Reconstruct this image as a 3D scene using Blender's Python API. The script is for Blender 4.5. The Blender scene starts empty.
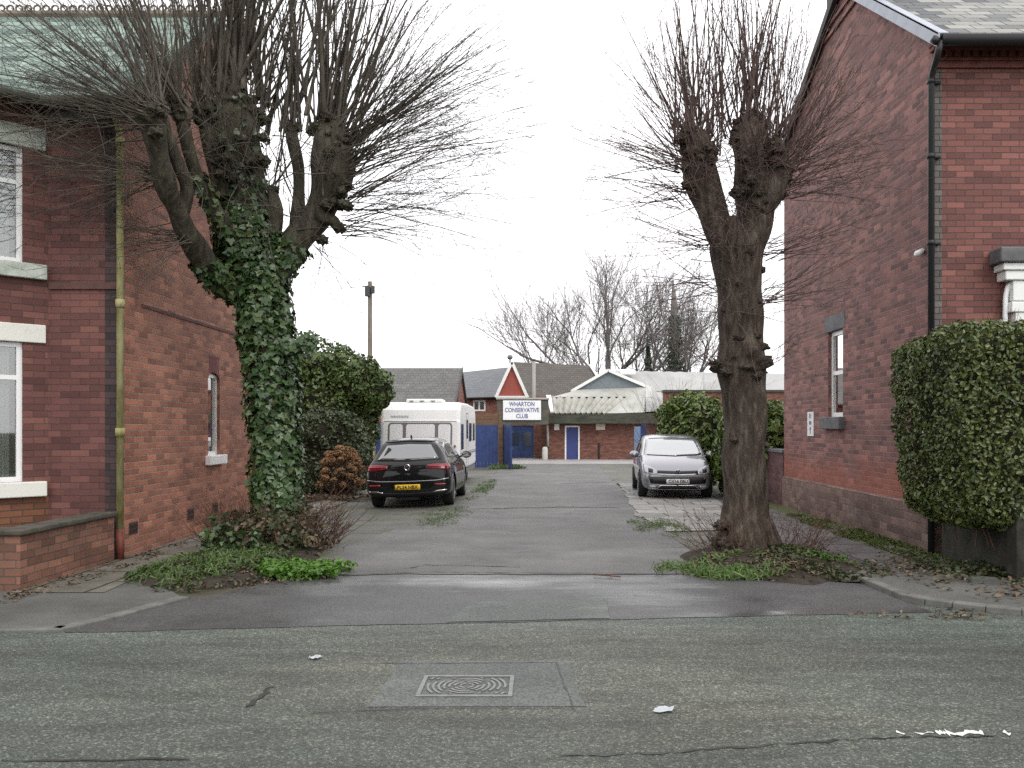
import bpy, bmesh, math, random
import numpy as np
from mathutils import Vector, Matrix, noise
from mathutils.bvhtree import BVHTree

C = bpy.context.scene.collection
S = bpy.context.scene
R = math.radians
rng = random.Random(7)

# ------------------------------------------------------------------ camera
EYE = 1.6
FOC = 820.0
PX0, PY0 = 540.0, 428.0
cam_d = bpy.data.cameras.new('camera')
cam = bpy.data.objects.new('camera', cam_d)
C.objects.link(cam)
cam.location = (0, 0, EYE)
cam.rotation_euler = (R(90), 0, 0)
cam_d.sensor_width = 36.0
cam_d.lens = FOC / 1024 * 36.0
cam_d.shift_x = -(PX0 - 512) / 1024
cam_d.shift_y = (PY0 - 384) / 1024
cam_d.clip_end = 2000
cam_d.clip_start = 0.05
S.camera = cam

# ------------------------------------------------------------------ sky
SUN_EL, SUN_AZ = R(48), R(150)          # behind the camera, to its right
w = bpy.data.worlds.new('World')
S.world = w
w.use_nodes = True
nt = w.node_tree
nt.nodes.clear()
out = nt.nodes.new('ShaderNodeOutputWorld')
bg = nt.nodes.new('ShaderNodeBackground')
bg.inputs['Strength'].default_value = 0.1
sky = nt.nodes.new('ShaderNodeTexSky')
sky.sky_type = 'NISHITA'
sky.sun_disc = False
sky.sun_elevation = SUN_EL
sky.sun_rotation = SUN_AZ
sky.dust_density = 3.0
tc = nt.nodes.new('ShaderNodeTexCoord')
sep = nt.nodes.new('ShaderNodeSeparateXYZ')
ramp = nt.nodes.new('ShaderNodeValToRGB')
ramp.color_ramp.elements[0].position = 0.0
ramp.color_ramp.elements[0].color = (1.00, 0.985, 1.00, 1)
ramp.color_ramp.elements[1].position = 1.0
ramp.color_ramp.elements[1].color = (1.0, 1.0, 1.02, 1)
cl = nt.nodes.new('ShaderNodeTexNoise')
cl.inputs['Scale'].default_value = 1.6
cl.inputs['Detail'].default_value = 5
cmul = nt.nodes.new('ShaderNodeMapRange')
cmul.inputs['From Min'].default_value = 0.3
cmul.inputs['From Max'].default_value = 0.7
cmul.inputs['To Min'].default_value = 10.2
cmul.inputs['To Max'].default_value = 11.6
mul = nt.nodes.new('ShaderNodeVectorMath')
mul.operation = 'SCALE'
mix = nt.nodes.new('ShaderNodeMix')
mix.data_type = 'RGBA'
mix.inputs[0].default_value = 0.93
L = nt.links.new
L(tc.outputs['Generated'], sep.inputs[0])
L(tc.outputs['Generated'], cl.inputs['Vector'])
L(sep.outputs['Z'], ramp.inputs[0])
L(cl.outputs['Fac'], cmul.inputs['Value'])
L(ramp.outputs[0], mul.inputs[0])
L(cmul.outputs[0], mul.inputs['Scale'])
L(sky.outputs[0], mix.inputs[6])
L(mul.outputs[0], mix.inputs[7])
L(mix.outputs[2], bg.inputs['Color'])
L(bg.outputs[0], out.inputs['Surface'])

sun_d = bpy.data.lights.new('sun', 'SUN')
sun_d.energy = 0.7
sun_d.angle = R(25)
sun_d.color = (1.0, 0.96, 0.9)
sun = bpy.data.objects.new('sun', sun_d)
C.objects.link(sun)
# direction towards the sun: azimuth measured from +Y clockwise
sd = Vector((math.sin(SUN_AZ) * math.cos(SUN_EL), math.cos(SUN_AZ) * math.cos(SUN_EL), math.sin(SUN_EL)))
sun.rotation_euler = sd.to_track_quat('Z', 'Y').to_euler()

S.view_settings.view_transform = 'Standard'
S.view_settings.look = 'None'
S.view_settings.exposure = 0.74
S.view_settings.gamma = 1.0
S.view_settings.use_curve_mapping = False
S.cycles.use_denoising = False
S.cycles.max_bounces = 5
S.cycles.diffuse_bounces = 3
S.cycles.glossy_bounces = 3
S.cycles.transmission_bounces = 4
S.cycles.transparent_max_bounces = 6
S.cycles.caustics_reflective = False
S.cycles.caustics_refractive = False


def P(px, py, Y):
    """the place, Y metres from the camera, that the photograph shows at (px, py)"""
    return Vector(((px - PX0) * Y / FOC, Y, EYE - (py - PY0) * Y / FOC))


def PX(px, Y):
    return (px - PX0) * Y / FOC


def PZ(py, Y):
    return EYE - (py - PY0) * Y / FOC


def gz(y, x=0.0):
    """height of the land: level by the road, then falling gently; the left verge leans outwards"""
    side = -0.055 * min(1, max(0, (-1.7 - x) / 1.8)) * min(1, max(0, (y - 13) / 2.5))
    if y < 12: return side
    if y < 49: return -0.25 * (y - 12) / 37 + side
    return -0.25 + side


# ------------------------------------------------------------------ materials
def nd(nt, typ, **kw):
    n = nt.nodes.new(typ)
    for k, v in kw.items():
        if k.startswith('i_'):
            n.inputs[k[2:].replace('_', ' ')].default_value = v
        else:
            setattr(n, k, v)
    return n


def base_mat(name):
    m = bpy.data.materials.new(name)
    m.use_nodes = True
    nt = m.node_tree
    b = nt.nodes['Principled BSDF']
    return m, nt, b


def c4(c):
    return (c[0], c[1], c[2], 1.0)


def plain(name, col, rough=0.6, metal=0.0, spec=0.5, coat=0.0, var=0.0, vscale=6.0, ior=1.45):
    m, nt, b = base_mat(name)
    b.inputs['Base Color'].default_value = c4(col)
    b.inputs['Roughness'].default_value = rough
    b.inputs['Metallic'].default_value = metal
    b.inputs['Specular IOR Level'].default_value = spec
    b.inputs['Coat Weight'].default_value = coat
    b.inputs['Coat Roughness'].default_value = 0.04
    b.inputs['IOR'].default_value = ior
    if var > 0:
        t = nd(nt, 'ShaderNodeTexCoord')
        n = nd(nt, 'ShaderNodeTexNoise', i_Scale=vscale, i_Detail=6.0, i_Roughness=0.65)
        r = nd(nt, 'ShaderNodeMapRange')
        r.inputs['From Min'].default_value = 0.3
        r.inputs['From Max'].default_value = 0.7
        r.inputs['To Min'].default_value = 1 - var
        r.inputs['To Max'].default_value = 1 + var
        v = nd(nt, 'ShaderNodeVectorMath', operation='SCALE')
        v.inputs[0].default_value = col[:3]
        nt.links.new(t.outputs['Object'], n.inputs['Vector'])
        nt.links.new(n.outputs['Fac'], r.inputs['Value'])
        nt.links.new(r.outputs[0], v.inputs['Scale'])
        nt.links.new(v.outputs[0], b.inputs['Base Color'])
    return m


def noisy(name, c1, c2, scale=4.0, rough=0.8, bump=0.0, bscale=30.0, stretch=(1, 1, 1), c3=None, spec=0.3, pos=(0.35, 0.65), bdist=0.01):
    m, nt, b = base_mat(name)
    t = nd(nt, 'ShaderNodeTexCoord')
    mp = nd(nt, 'ShaderNodeMapping')
    mp.inputs['Scale'].default_value = stretch
    n = nd(nt, 'ShaderNodeTexNoise', i_Scale=scale, i_Detail=8.0, i_Roughness=0.65)
    r = nd(nt, 'ShaderNodeValToRGB')
    e = r.color_ramp.elements
    e[0].position, e[1].position = pos
    e[0].color, e[1].color = c4(c1), c4(c2)
    if c3 is not None:
        x = e.new(min(0.98, pos[1] + 0.15))
        x.color = c4(c3)
    nt.links.new(t.outputs['Object'], mp.inputs['Vector'])
    nt.links.new(mp.outputs[0], n.inputs['Vector'])
    nt.links.new(n.outputs['Fac'], r.inputs[0])
    nt.links.new(r.outputs[0], b.inputs['Base Color'])
    b.inputs['Roughness'].default_value = rough
    b.inputs['Specular IOR Level'].default_value = spec
    if bump > 0:
        n2 = nd(nt, 'ShaderNodeTexNoise', i_Scale=bscale, i_Detail=6.0)
        bu = nd(nt, 'ShaderNodeBump')
        bu.inputs['Strength'].default_value = bump
        bu.inputs['Distance'].default_value = bdist
        nt.links.new(mp.outputs[0], n2.inputs['Vector'])
        nt.links.new(n2.outputs['Fac'], bu.inputs['Height'])
        nt.links.new(bu.outputs[0], b.inputs['Normal'])
    return m


def brick_mat(name, c1, c2, mortar, stain=(0.03, 0.02, 0.02), stain_amt=0.4, bw=0.232, bh=0.079, ms=0.007, bleach=None, seed=0.0,
              low=None, low_z=0.9):
    m, nt, b = base_mat(name)
    uv = nd(nt, 'ShaderNodeUVMap')
    uv.uv_map = 'UVMap'
    # slight waviness so courses are not dead straight
    nw = nd(nt, 'ShaderNodeTexNoise', i_Scale=1.7, i_Detail=2.0)
    sc = nd(nt, 'ShaderNodeVectorMath', operation='SCALE')
    sc.inputs['Scale'].default_value = 0.02
    ad = nd(nt, 'ShaderNodeVectorMath', operation='ADD')
    L = nt.links.new
    L(uv.outputs[0], nw.inputs['Vector'])
    L(nw.outputs['Color'], sc.inputs[0])
    L(uv.outputs[0], ad.inputs[0])
    L(sc.outputs[0], ad.inputs[1])
    br = nd(nt, 'ShaderNodeTexBrick')
    br.offset = 0.5
    br.inputs['Color1'].default_value = c4(c1)
    br.inputs['Color2'].default_value = c4(c2)
    br.inputs['Mortar'].default_value = c4(mortar)
    br.inputs['Scale'].default_value = 1.0
    br.inputs['Mortar Size'].default_value = ms
    br.inputs['Mortar Smooth'].default_value = 0.3
    br.inputs['Bias'].default_value = -0.1
    br.inputs['Brick Width'].default_value = bw
    br.inputs['Row Height'].default_value = bh
    L(ad.outputs[0], br.inputs['Vector'])
    # second per-brick variation
    br2 = nd(nt, 'ShaderNodeTexBrick')
    br2.offset = 0.5
    br2.inputs['Color1'].default_value = (0, 0, 0, 1)
    br2.inputs['Color2'].default_value = (1, 1, 1, 1)
    br2.inputs['Mortar'].default_value = (0.5, 0.5, 0.5, 1)
    br2.inputs['Scale'].default_value = 1.0
    br2.inputs['Mortar Size'].default_value = 0.0
    br2.inputs['Brick Width'].default_value = bw
    br2.inputs['Row Height'].default_value = bh
    sh = nd(nt, 'ShaderNodeVectorMath', operation='ADD')
    sh.inputs[1].default_value = (bw * 40, bh * 22 * 2, 0)
    L(ad.outputs[0], sh.inputs[0])
    L(sh.outputs[0], br2.inputs['Vector'])
    n1 = nd(nt, 'ShaderNodeTexNoise', i_Scale=0.9, i_Detail=8.0, i_Roughness=0.7)
    n1.noise_dimensions = '4D'
    n1.inputs['W'].default_value = seed
    L(uv.outputs[0], n1.inputs['Vector'])
    rp = nd(nt, 'ShaderNodeMapRange')
    rp.inputs['From Min'].default_value = 0.48
    rp.inputs['From Max'].default_value = 0.75
    rp.inputs['To Min'].default_value = 0.0
    rp.inputs['To Max'].default_value = stain_amt
    L(n1.outputs['Fac'], rp.inputs['Value'])
    mx = nd(nt, 'ShaderNodeMix', data_type='RGBA')
    mx.inputs[7].default_value = c4(stain)
    L(rp.outputs[0], mx.inputs[0])
    L(br.outputs['Color'], mx.inputs[6])
    cur = mx.outputs[2]
    # odd dark / light bricks
    hv = nd(nt, 'ShaderNodeHueSaturation')
    mr = nd(nt, 'ShaderNodeMapRange')
    mr.inputs['To Min'].default_value = 0.72
    mr.inputs['To Max'].default_value = 1.28
    L(br2.outputs['Color'], mr.inputs['Value'])
    L(mr.outputs[0], hv.inputs['Value'])
    L(cur, hv.inputs['Color'])
    cur = hv.outputs[0]
    if bleach is not None:
        n3 = nd(nt, 'ShaderNodeTexNoise', i_Scale=2.2, i_Detail=9.0, i_Roughness=0.75)
        n3.noise_dimensions = '4D'
        n3.inputs['W'].default_value = seed + 3.3
        L(uv.outputs[0], n3.inputs['Vector'])
        r3 = nd(nt, 'ShaderNodeMapRange')
        r3.inputs['From Min'].default_value = 0.55
        r3.inputs['From Max'].default_value = 0.8
        r3.inputs['To Max'].default_value = 0.7
        L(n3.outputs['Fac'], r3.inputs['Value'])
        m3 = nd(nt, 'ShaderNodeMix', data_type='RGBA')
        m3.inputs[7].default_value = c4(bleach)
        L(r3.outputs[0], m3.inputs[0])
        L(cur, m3.inputs[6])
        cur = m3.outputs[2]
    if low is not None:
        # newer, redder bricks in the lowest courses (repair), ragged upper edge
        sp = nd(nt, 'ShaderNodeSeparateXYZ')
        L(uv.outputs[0], sp.inputs[0])
        a = nd(nt, 'ShaderNodeMath', operation='ADD')
        n4 = nd(nt, 'ShaderNodeTexNoise', i_Scale=1.4, i_Detail=6.0)
        L(uv.outputs[0], n4.inputs['Vector'])
        L(sp.outputs['Y'], a.inputs[0])
        L(n4.outputs['Fac'], a.inputs[1])
        r4 = nd(nt, 'ShaderNodeMapRange')
        r4.inputs['From Min'].default_value = low_z + 0.35
        r4.inputs['From Max'].default_value = low_z + 0.75
        r4.inputs['To Min'].default_value = 0.5
        r4.inputs['To Max'].default_value = 0.0
        L(a.outputs[0], r4.inputs['Value'])
        m4 = nd(nt, 'ShaderNodeMix', data_type='RGBA')
        m4.inputs[7].default_value = c4(low)
        L(r4.outputs[0], m4.inputs[0])
        L(cur, m4.inputs[6])
        cur = m4.outputs[2]
    L(cur, b.inputs['Base Color'])
    n5 = nd(nt, 'ShaderNodeTexNoise', i_Scale=60.0, i_Detail=4.0)
    L(uv.outputs[0], n5.inputs['Vector'])
    ml = nd(nt, 'ShaderNodeMath', operation='MULTIPLY_ADD')
    ml.inputs[1].default_value = -1.0
    L(br.outputs['Fac'], ml.inputs[0])
    s5 = nd(nt, 'ShaderNodeMath', operation='MULTIPLY')
    s5.inputs[1].default_value = 0.6
    L(n5.outputs['Fac'], s5.inputs[0])
    L(s5.outputs[0], ml.inputs[2])
    bu = nd(nt, 'ShaderNodeBump')
    bu.inputs['Strength'].default_value = 0.7
    bu.inputs['Distance'].default_value = 0.008
    L(ml.outputs[0], bu.inputs['Height'])
    L(bu.outputs[0], b.inputs['Normal'])
    b.inputs['Roughness'].default_value = 0.75
    b.inputs['Specular IOR Level'].default_value = 0.35
    return m


def slate_mat(name, c1, c2, gap, bw=0.3, bh=0.22, moss=None, rough=0.45, spec=0.5, mossr=(0.5, 0.72), bumpd=0.02):
    m, nt, b = base_mat(name)
    L = nt.links.new
    uv = nd(nt, 'ShaderNodeUVMap')
    uv.uv_map = 'UVMap'
    br = nd(nt, 'ShaderNodeTexBrick')
    br.offset = 0.5
    br.inputs['Color1'].default_value = c4(c1)
    br.inputs['Color2'].default_value = c4(c2)
    br.inputs['Mortar'].default_value = c4(gap)
    br.inputs['Scale'].default_value = 1.0
    br.inputs['Mortar Size'].default_value = 0.008
    br.inputs['Brick Width'].default_value = bw
    br.inputs['Row Height'].default_value = bh
    L(uv.outputs[0], br.inputs['Vector'])
    cur = br.outputs['Color']
    n1 = nd(nt, 'ShaderNodeTexNoise', i_Scale=1.3, i_Detail=8.0, i_Roughness=0.7)
    L(uv.outputs[0], n1.inputs['Vector'])
    if moss is not None:
        r = nd(nt, 'ShaderNodeMapRange')
        r.inputs['From Min'].default_value = mossr[0]
        r.inputs['From Max'].default_value = mossr[1]
        r.inputs['To Max'].default_value = 0.85
        L(n1.outputs['Fac'], r.inputs['Value'])
        m3 = nd(nt, 'ShaderNodeMix', data_type='RGBA')
        m3.inputs[7].default_value = c4(moss)
        L(r.outputs[0], m3.inputs[0])
        L(cur, m3.inputs[6])
        cur = m3.outputs[2]
    L(cur, b.inputs['Base Color'])
    # each course tilts: saw-tooth height
    sp = nd(nt, 'ShaderNodeSeparateXYZ')
    L(uv.outputs[0], sp.inputs[0])
    dv = nd(nt, 'ShaderNodeMath', operation='DIVIDE')
    dv.inputs[1].default_value = bh
    L(sp.outputs['Y'], dv.inputs[0])
    fr = nd(nt, 'ShaderNodeMath', operation='FRACT')
    L(dv.outputs[0], fr.inputs[0])
    ng = nd(nt, 'ShaderNodeMath', operation='MULTIPLY')
    ng.inputs[1].default_value = -1.0
    L(fr.outputs[0], ng.inputs[0])
    sb = nd(nt, 'ShaderNodeMath', operation='SUBTRACT')
    L(ng.outputs[0], sb.inputs[0])
    L(br.outputs['Fac'], sb.inputs[1])
    bu = nd(nt, 'ShaderNodeBump')
    bu.inputs['Strength'].default_value = 0.8
    bu.inputs['Distance'].default_value = bumpd
    L(sb.outputs[0], bu.inputs['Height'])
    L(bu.outputs[0], b.inputs['Normal'])
    b.inputs['Roughness'].default_value = rough
    b.inputs['Specular IOR Level'].default_value = spec
    return m


def leaf_mat(name, cols, rough=0.45, spec=0.5, trans=0.15):
    """per-leaf colour, picked for every separate leaf"""
    m, nt, b = base_mat(name)
    L = nt.links.new
    g = nd(nt, 'ShaderNodeNewGeometry')
    r = nd(nt, 'ShaderNodeValToRGB')
    e = r.color_ramp.elements
    n = len(cols)
    e[0].position, e[0].color = 0.0, c4(cols[0])
    e[1].position, e[1].color = 1.0, c4(cols[-1])
    for i in range(1, n - 1):
        x = e.new(i / (n - 1))
        x.color = c4(cols[i])
    L(g.outputs['Random Per Island'], r.inputs[0])
    L(r.outputs[0], b.inputs['Base Color'])
    b.inputs['Roughness'].default_value = rough
    b.inputs['Specular IOR Level'].default_value = spec
    if trans > 0:
        tr = nd(nt, 'ShaderNodeBsdfTranslucent')
        L(r.outputs[0], tr.inputs['Color'])
        ms = nd(nt, 'ShaderNodeMixShader')
        ms.inputs[0].default_value = trans
        L(b.outputs[0], ms.inputs[1])
        L(tr.outputs[0], ms.inputs[2])
        L(ms.outputs[0], nt.nodes['Material Output'].inputs['Surface'])
    return m


def glass_mat(name, tint=(0.02, 0.025, 0.025), rough=0.03, ior=1.6):
    m, nt, b = base_mat(name)
    b.inputs['Base Color'].default_value = c4(tint)
    b.inputs['Roughness'].default_value = rough
    b.inputs['IOR'].default_value = ior
    b.inputs['Specular IOR Level'].default_value = 0.5
    return m


# ------------------------------------------------------------------ mesh builder
class MB:
    def __init__(s):
        s.v, s.f, s.mi, s.uvs = [], [], [], {}
        s.cm = 0

    def face(s, pts, uv=None):
        i = len(s.v)
        s.v += [tuple(p) for p in pts]
        if uv: s.uvs[len(s.f)] = uv
        s.f.append(tuple(range(i, i + len(pts))))
        s.mi.append(s.cm)

    def box(s, x0, x1, y0, y1, z0, z1):
        i = len(s.v)
        s.v += [(x0, y0, z0), (x1, y0, z0), (x1, y1, z0), (x0, y1, z0), (x0, y0, z1), (x1, y0, z1), (x1, y1, z1), (x0, y1, z1)]
        for f in ((0, 3, 2, 1), (4, 5, 6, 7), (0, 1, 5, 4), (1, 2, 6, 5), (2, 3, 7, 6), (3, 0, 4, 7)):
            s.f.append(tuple(i + k for k in f)); s.mi.append(s.cm)

    def obox(s, c, ax, ay, az):
        """oriented box: centre and three half-axis vectors"""
        c, ax, ay, az = map(Vector, (c, ax, ay, az))
        i = len(s.v)
        for k in ((-1, -1, -1), (1, -1, -1), (1, 1, -1), (-1, 1, -1), (-1, -1, 1), (1, -1, 1), (1, 1, 1), (-1, 1, 1)):
            s.v.append(tuple(c + ax * k[0] + ay * k[1] + az * k[2]))
        for f in ((0, 3, 2, 1), (4, 5, 6, 7), (0, 1, 5, 4), (1, 2, 6, 5), (2, 3, 7, 6), (3, 0, 4, 7)):
            s.f.append(tuple(i + k for k in f)); s.mi.append(s.cm)

    def prism(s, poly, z0, z1):
        """flat polygon (x, y) raised from z0 to z1"""
        a = 0
        n = len(poly)
        for k in range(n):
            a += poly[k][0] * poly[(k + 1) % n][1] - poly[(k + 1) % n][0] * poly[k][1]
        if a < 0: poly = poly[::-1]
        i = len(s.v)
        s.v += [(p[0], p[1], z0) for p in poly] + [(p[0], p[1], z1) for p in poly]
        s.f.append(tuple(i + n + k for k in range(n))); s.mi.append(s.cm)
        s.f.append(tuple(i + n - 1 - k for k in range(n))); s.mi.append(s.cm)
        for k in range(n):
            q = (k + 1) % n
            s.f.append((i + k, i + q, i + n + q, i + n + k)); s.mi.append(s.cm)

    def plate(s, pts, t):
        """planar polygon in space thickened by t against its normal"""
        pts = [Vector(p) for p in pts]
        nrm = Vector((0, 0, 0))
        for k in range(len(pts)):
            nrm += pts[k].cross(pts[(k + 1) % len(pts)])
        nrm.normalize()
        low = [p - nrm * t for p in pts]
        n = len(pts)
        s.face(pts)
        s.face(low[::-1])
        for k in range(n):
            q = (k + 1) % n
            s.face([pts[k], low[k], low[q], pts[q]])

    def tube(s, pts, rad, sides=8, cap=True, bump=0.0, bfreq=2.0, seed=0.0):
        pts = [Vector(p) for p in pts]
        n = len(pts)
        if not hasattr(rad, '__len__'): rad = [rad] * n
        t = (pts[1] - pts[0]).normalized()
        up = Vector((0, 0, 1)) if abs(t.z) < 0.9 else Vector((1, 0, 0))
        u = t.cross(up).normalized()
        i0 = len(s.v)
        cs = [(math.cos(2 * math.pi * k / sides), math.sin(2 * math.pi * k / sides)) for k in range(sides)]
        for i in range(n):
            if i == 0: t = pts[1] - pts[0]
            elif i == n - 1: t = pts[-1] - pts[-2]
            else: t = pts[i + 1] - pts[i - 1]
            if t.length < 1e-9: t = Vector((0, 0, 1))
            t.normalize()
            u = (u - t * u.dot(t))
            if u.length < 1e-6: u = t.orthogonal()
            u.normalize()
            v = t.cross(u)
            for c, sn in cs:
                d = u * c + v * sn
                r = rad[i]
                if bump:
                    q = pts[i] + d * r
                    r *= 1 + bump * noise.noise(Vector((q.x * bfreq + seed, q.y * bfreq, q.z * bfreq * 0.7)))
                s.v.append(tuple(pts[i] + d * r))
        for i in range(n - 1):
            a = i0 + i * sides
            for k in range(sides):
                q = (k + 1) % sides
                s.f.append((a + k, a + q, a + sides + q, a + sides + k)); s.mi.append(s.cm)
        if cap:
            s.f.append(tuple(i0 + sides - 1 - k for k in range(sides))); s.mi.append(s.cm)
            a = i0 + (n - 1) * sides
            s.f.append(tuple(a + k for k in range(sides))); s.mi.append(s.cm)

    def lathe(s, prof, c, axis, sides=24):
        """profile of (along, radius) turned about an axis through c"""
        c = Vector(c); ax = Vector(axis).normalized()
        u = ax.orthogonal().normalized(); v = ax.cross(u)
        i0 = len(s.v)
        for a, r in prof:
            for k in range(sides):
                th = 2 * math.pi * k / sides
                s.v.append(tuple(c + ax * a + (u * math.cos(th) + v * math.sin(th)) * r))
        for i in range(len(prof) - 1):
            for k in range(sides):
                q = (k + 1) % sides
                a = i0 + i * sides
                s.f.append((a + k, a + q, a + sides + q, a + sides + k)); s.mi.append(s.cm)
        s.f.append(tuple(i0 + sides - 1 - k for k in range(sides))); s.mi.append(s.cm)
        a = i0 + (len(prof) - 1) * sides
        s.f.append(tuple(a + k for k in range(sides))); s.mi.append(s.cm)

    def build(s, name, mats, parent=None, smooth=False, uv=True, bevel=0.0, loc=None, autosmooth=False):
        me = bpy.data.meshes.new(name)
        me.from_pydata(s.v, [], s.f)
        if not isinstance(mats, (list, tuple)): mats = [mats]
        for m in mats: me.materials.append(m)
        if len(mats) > 1: me.polygons.foreach_set('material_index', s.mi)
        if uv:
            l = me.uv_layers.new(name='UVMap')
            co = me.vertices
            for p in me.polygons:
                if p.index in s.uvs:
                    for li, q in zip(p.loop_indices, s.uvs[p.index]): l.data[li].uv = q
                    continue
                n = p.normal
                if abs(n.z) > 0.985:
                    U, V = Vector((1, 0, 0)), Vector((0, 1, 0))
                else:
                    U = Vector((-n.y, n.x, 0)).normalized()
                    V = n.cross(U)
                for li in p.loop_indices:
                    q = co[me.loops[li].vertex_index].co
                    l.data[li].uv = (q.dot(U), q.dot(V))
        if smooth:
            me.polygons.foreach_set('use_smooth', [True] * len(me.polygons))
        me.update()
        o = bpy.data.objects.new(name, me)
        C.objects.link(o)
        if parent is not None:
            o.parent = parent
        if loc is not None: o.location = loc
        if bevel > 0:
            b = o.modifiers.new('bevel', 'BEVEL')
            b.width = bevel
            b.segments = 2
            b.limit_method = 'ANGLE'
        return o


def tag(o, label=None, cat=None, group=None, kind=None):
    if label: o['label'] = label
    if cat: o['category'] = cat
    if group: o['group'] = group
    if kind: o['kind'] = kind
    return o


def thing(name, label, cat, loc=(0, 0, 0), rz=0.0, group=None):
    o = bpy.data.objects.new(name, None)
    C.objects.link(o)
    o.empty_display_size = 0.2
    o.location = loc
    o.rotation_euler = (0, 0, rz)
    return tag(o, label, cat, group)


def settle(root):
    """children were modelled in world space: keep them there while the root sits at the thing's base"""
    inv = Matrix.Translation(root.location).inverted()
    for ch in root.children:
        ch.matrix_parent_inverse = inv


def sheet(name, poly, mat, dz, kind='structure', cuts=(12, 13, 15.5, 49), wob=0.0):
    """a flat piece of ground that follows the fall of the land"""
    if wob:
        Q = []
        for i in range(len(poly)):
            a, b = Vector((*poly[i], 0)), Vector((*poly[(i + 1) % len(poly)], 0))
            k = max(1, min(60, int((b - a).length / .16)))
            for j in range(k):
                q = a.lerp(b, j / k)
                q.x += wob * (noise.noise(q * 1.7) + .6 * noise.noise(q * 6.1 + Vector((3, 1, 0))))
                q.y += wob * (noise.noise(q * 1.7 + Vector((9, 4, 2))) + .6 * noise.noise(q * 6.1 + Vector((5, 7, 1))))
                Q.append((q.x, q.y))
        poly = Q
    bm = bmesh.new()
    bm.faces.new([bm.verts.new((p[0], p[1], 0)) for p in poly])
    for x in (-1.7, -3.5):
        bmesh.ops.bisect_plane(bm, geom=bm.verts[:] + bm.edges[:] + bm.faces[:], plane_co=(x, 0, 0), plane_no=(1, 0, 0))
    for y in cuts:
        bmesh.ops.bisect_plane(bm, geom=bm.verts[:] + bm.edges[:] + bm.faces[:], plane_co=(0, y, 0), plane_no=(0, 1, 0))
    bmesh.ops.triangulate(bm, faces=bm.faces[:])
    for v in bm.verts: v.co.z = gz(v.co.y, v.co.x) + dz
    bmesh.ops.recalc_face_normals(bm, faces=bm.faces[:])
    if bm.faces and bm.faces[:][0].normal.z < 0:
        bmesh.ops.reverse_faces(bm, faces=bm.faces[:])
    me = bpy.data.meshes.new(name)
    bm.to_mesh(me); bm.free()
    me.materials.append(mat)
    o = bpy.data.objects.new(name, me)
    C.objects.link(o)
    o['kind'] = kind
    return o


def text_mesh(name, body, size, mat, parent, mw, extrude=0.002, align='CENTER', bold=0.0, space=1.0):
    cu = bpy.data.curves.new(name, 'FONT')
    cu.body = body
    cu.size = size
    cu.align_x = align
    cu.align_y = 'CENTER'
    cu.extrude = extrude
    cu.offset = bold
    cu.space_line = space
    cu.resolution_u = 3
    t = bpy.data.objects.new(name, cu)
    C.objects.link(t)
    bpy.context.view_layer.update()
    dg = bpy.context.evaluated_depsgraph_get()
    me = bpy.data.meshes.new_from_object(t.evaluated_get(dg))
    bpy.data.objects.remove(t)
    me.name = name
    me.materials.clear()
    me.materials.append(mat)
    me.transform(mw)
    o = bpy.data.objects.new(name, me)
    C.objects.link(o)
    o.parent = parent
    return o


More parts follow.
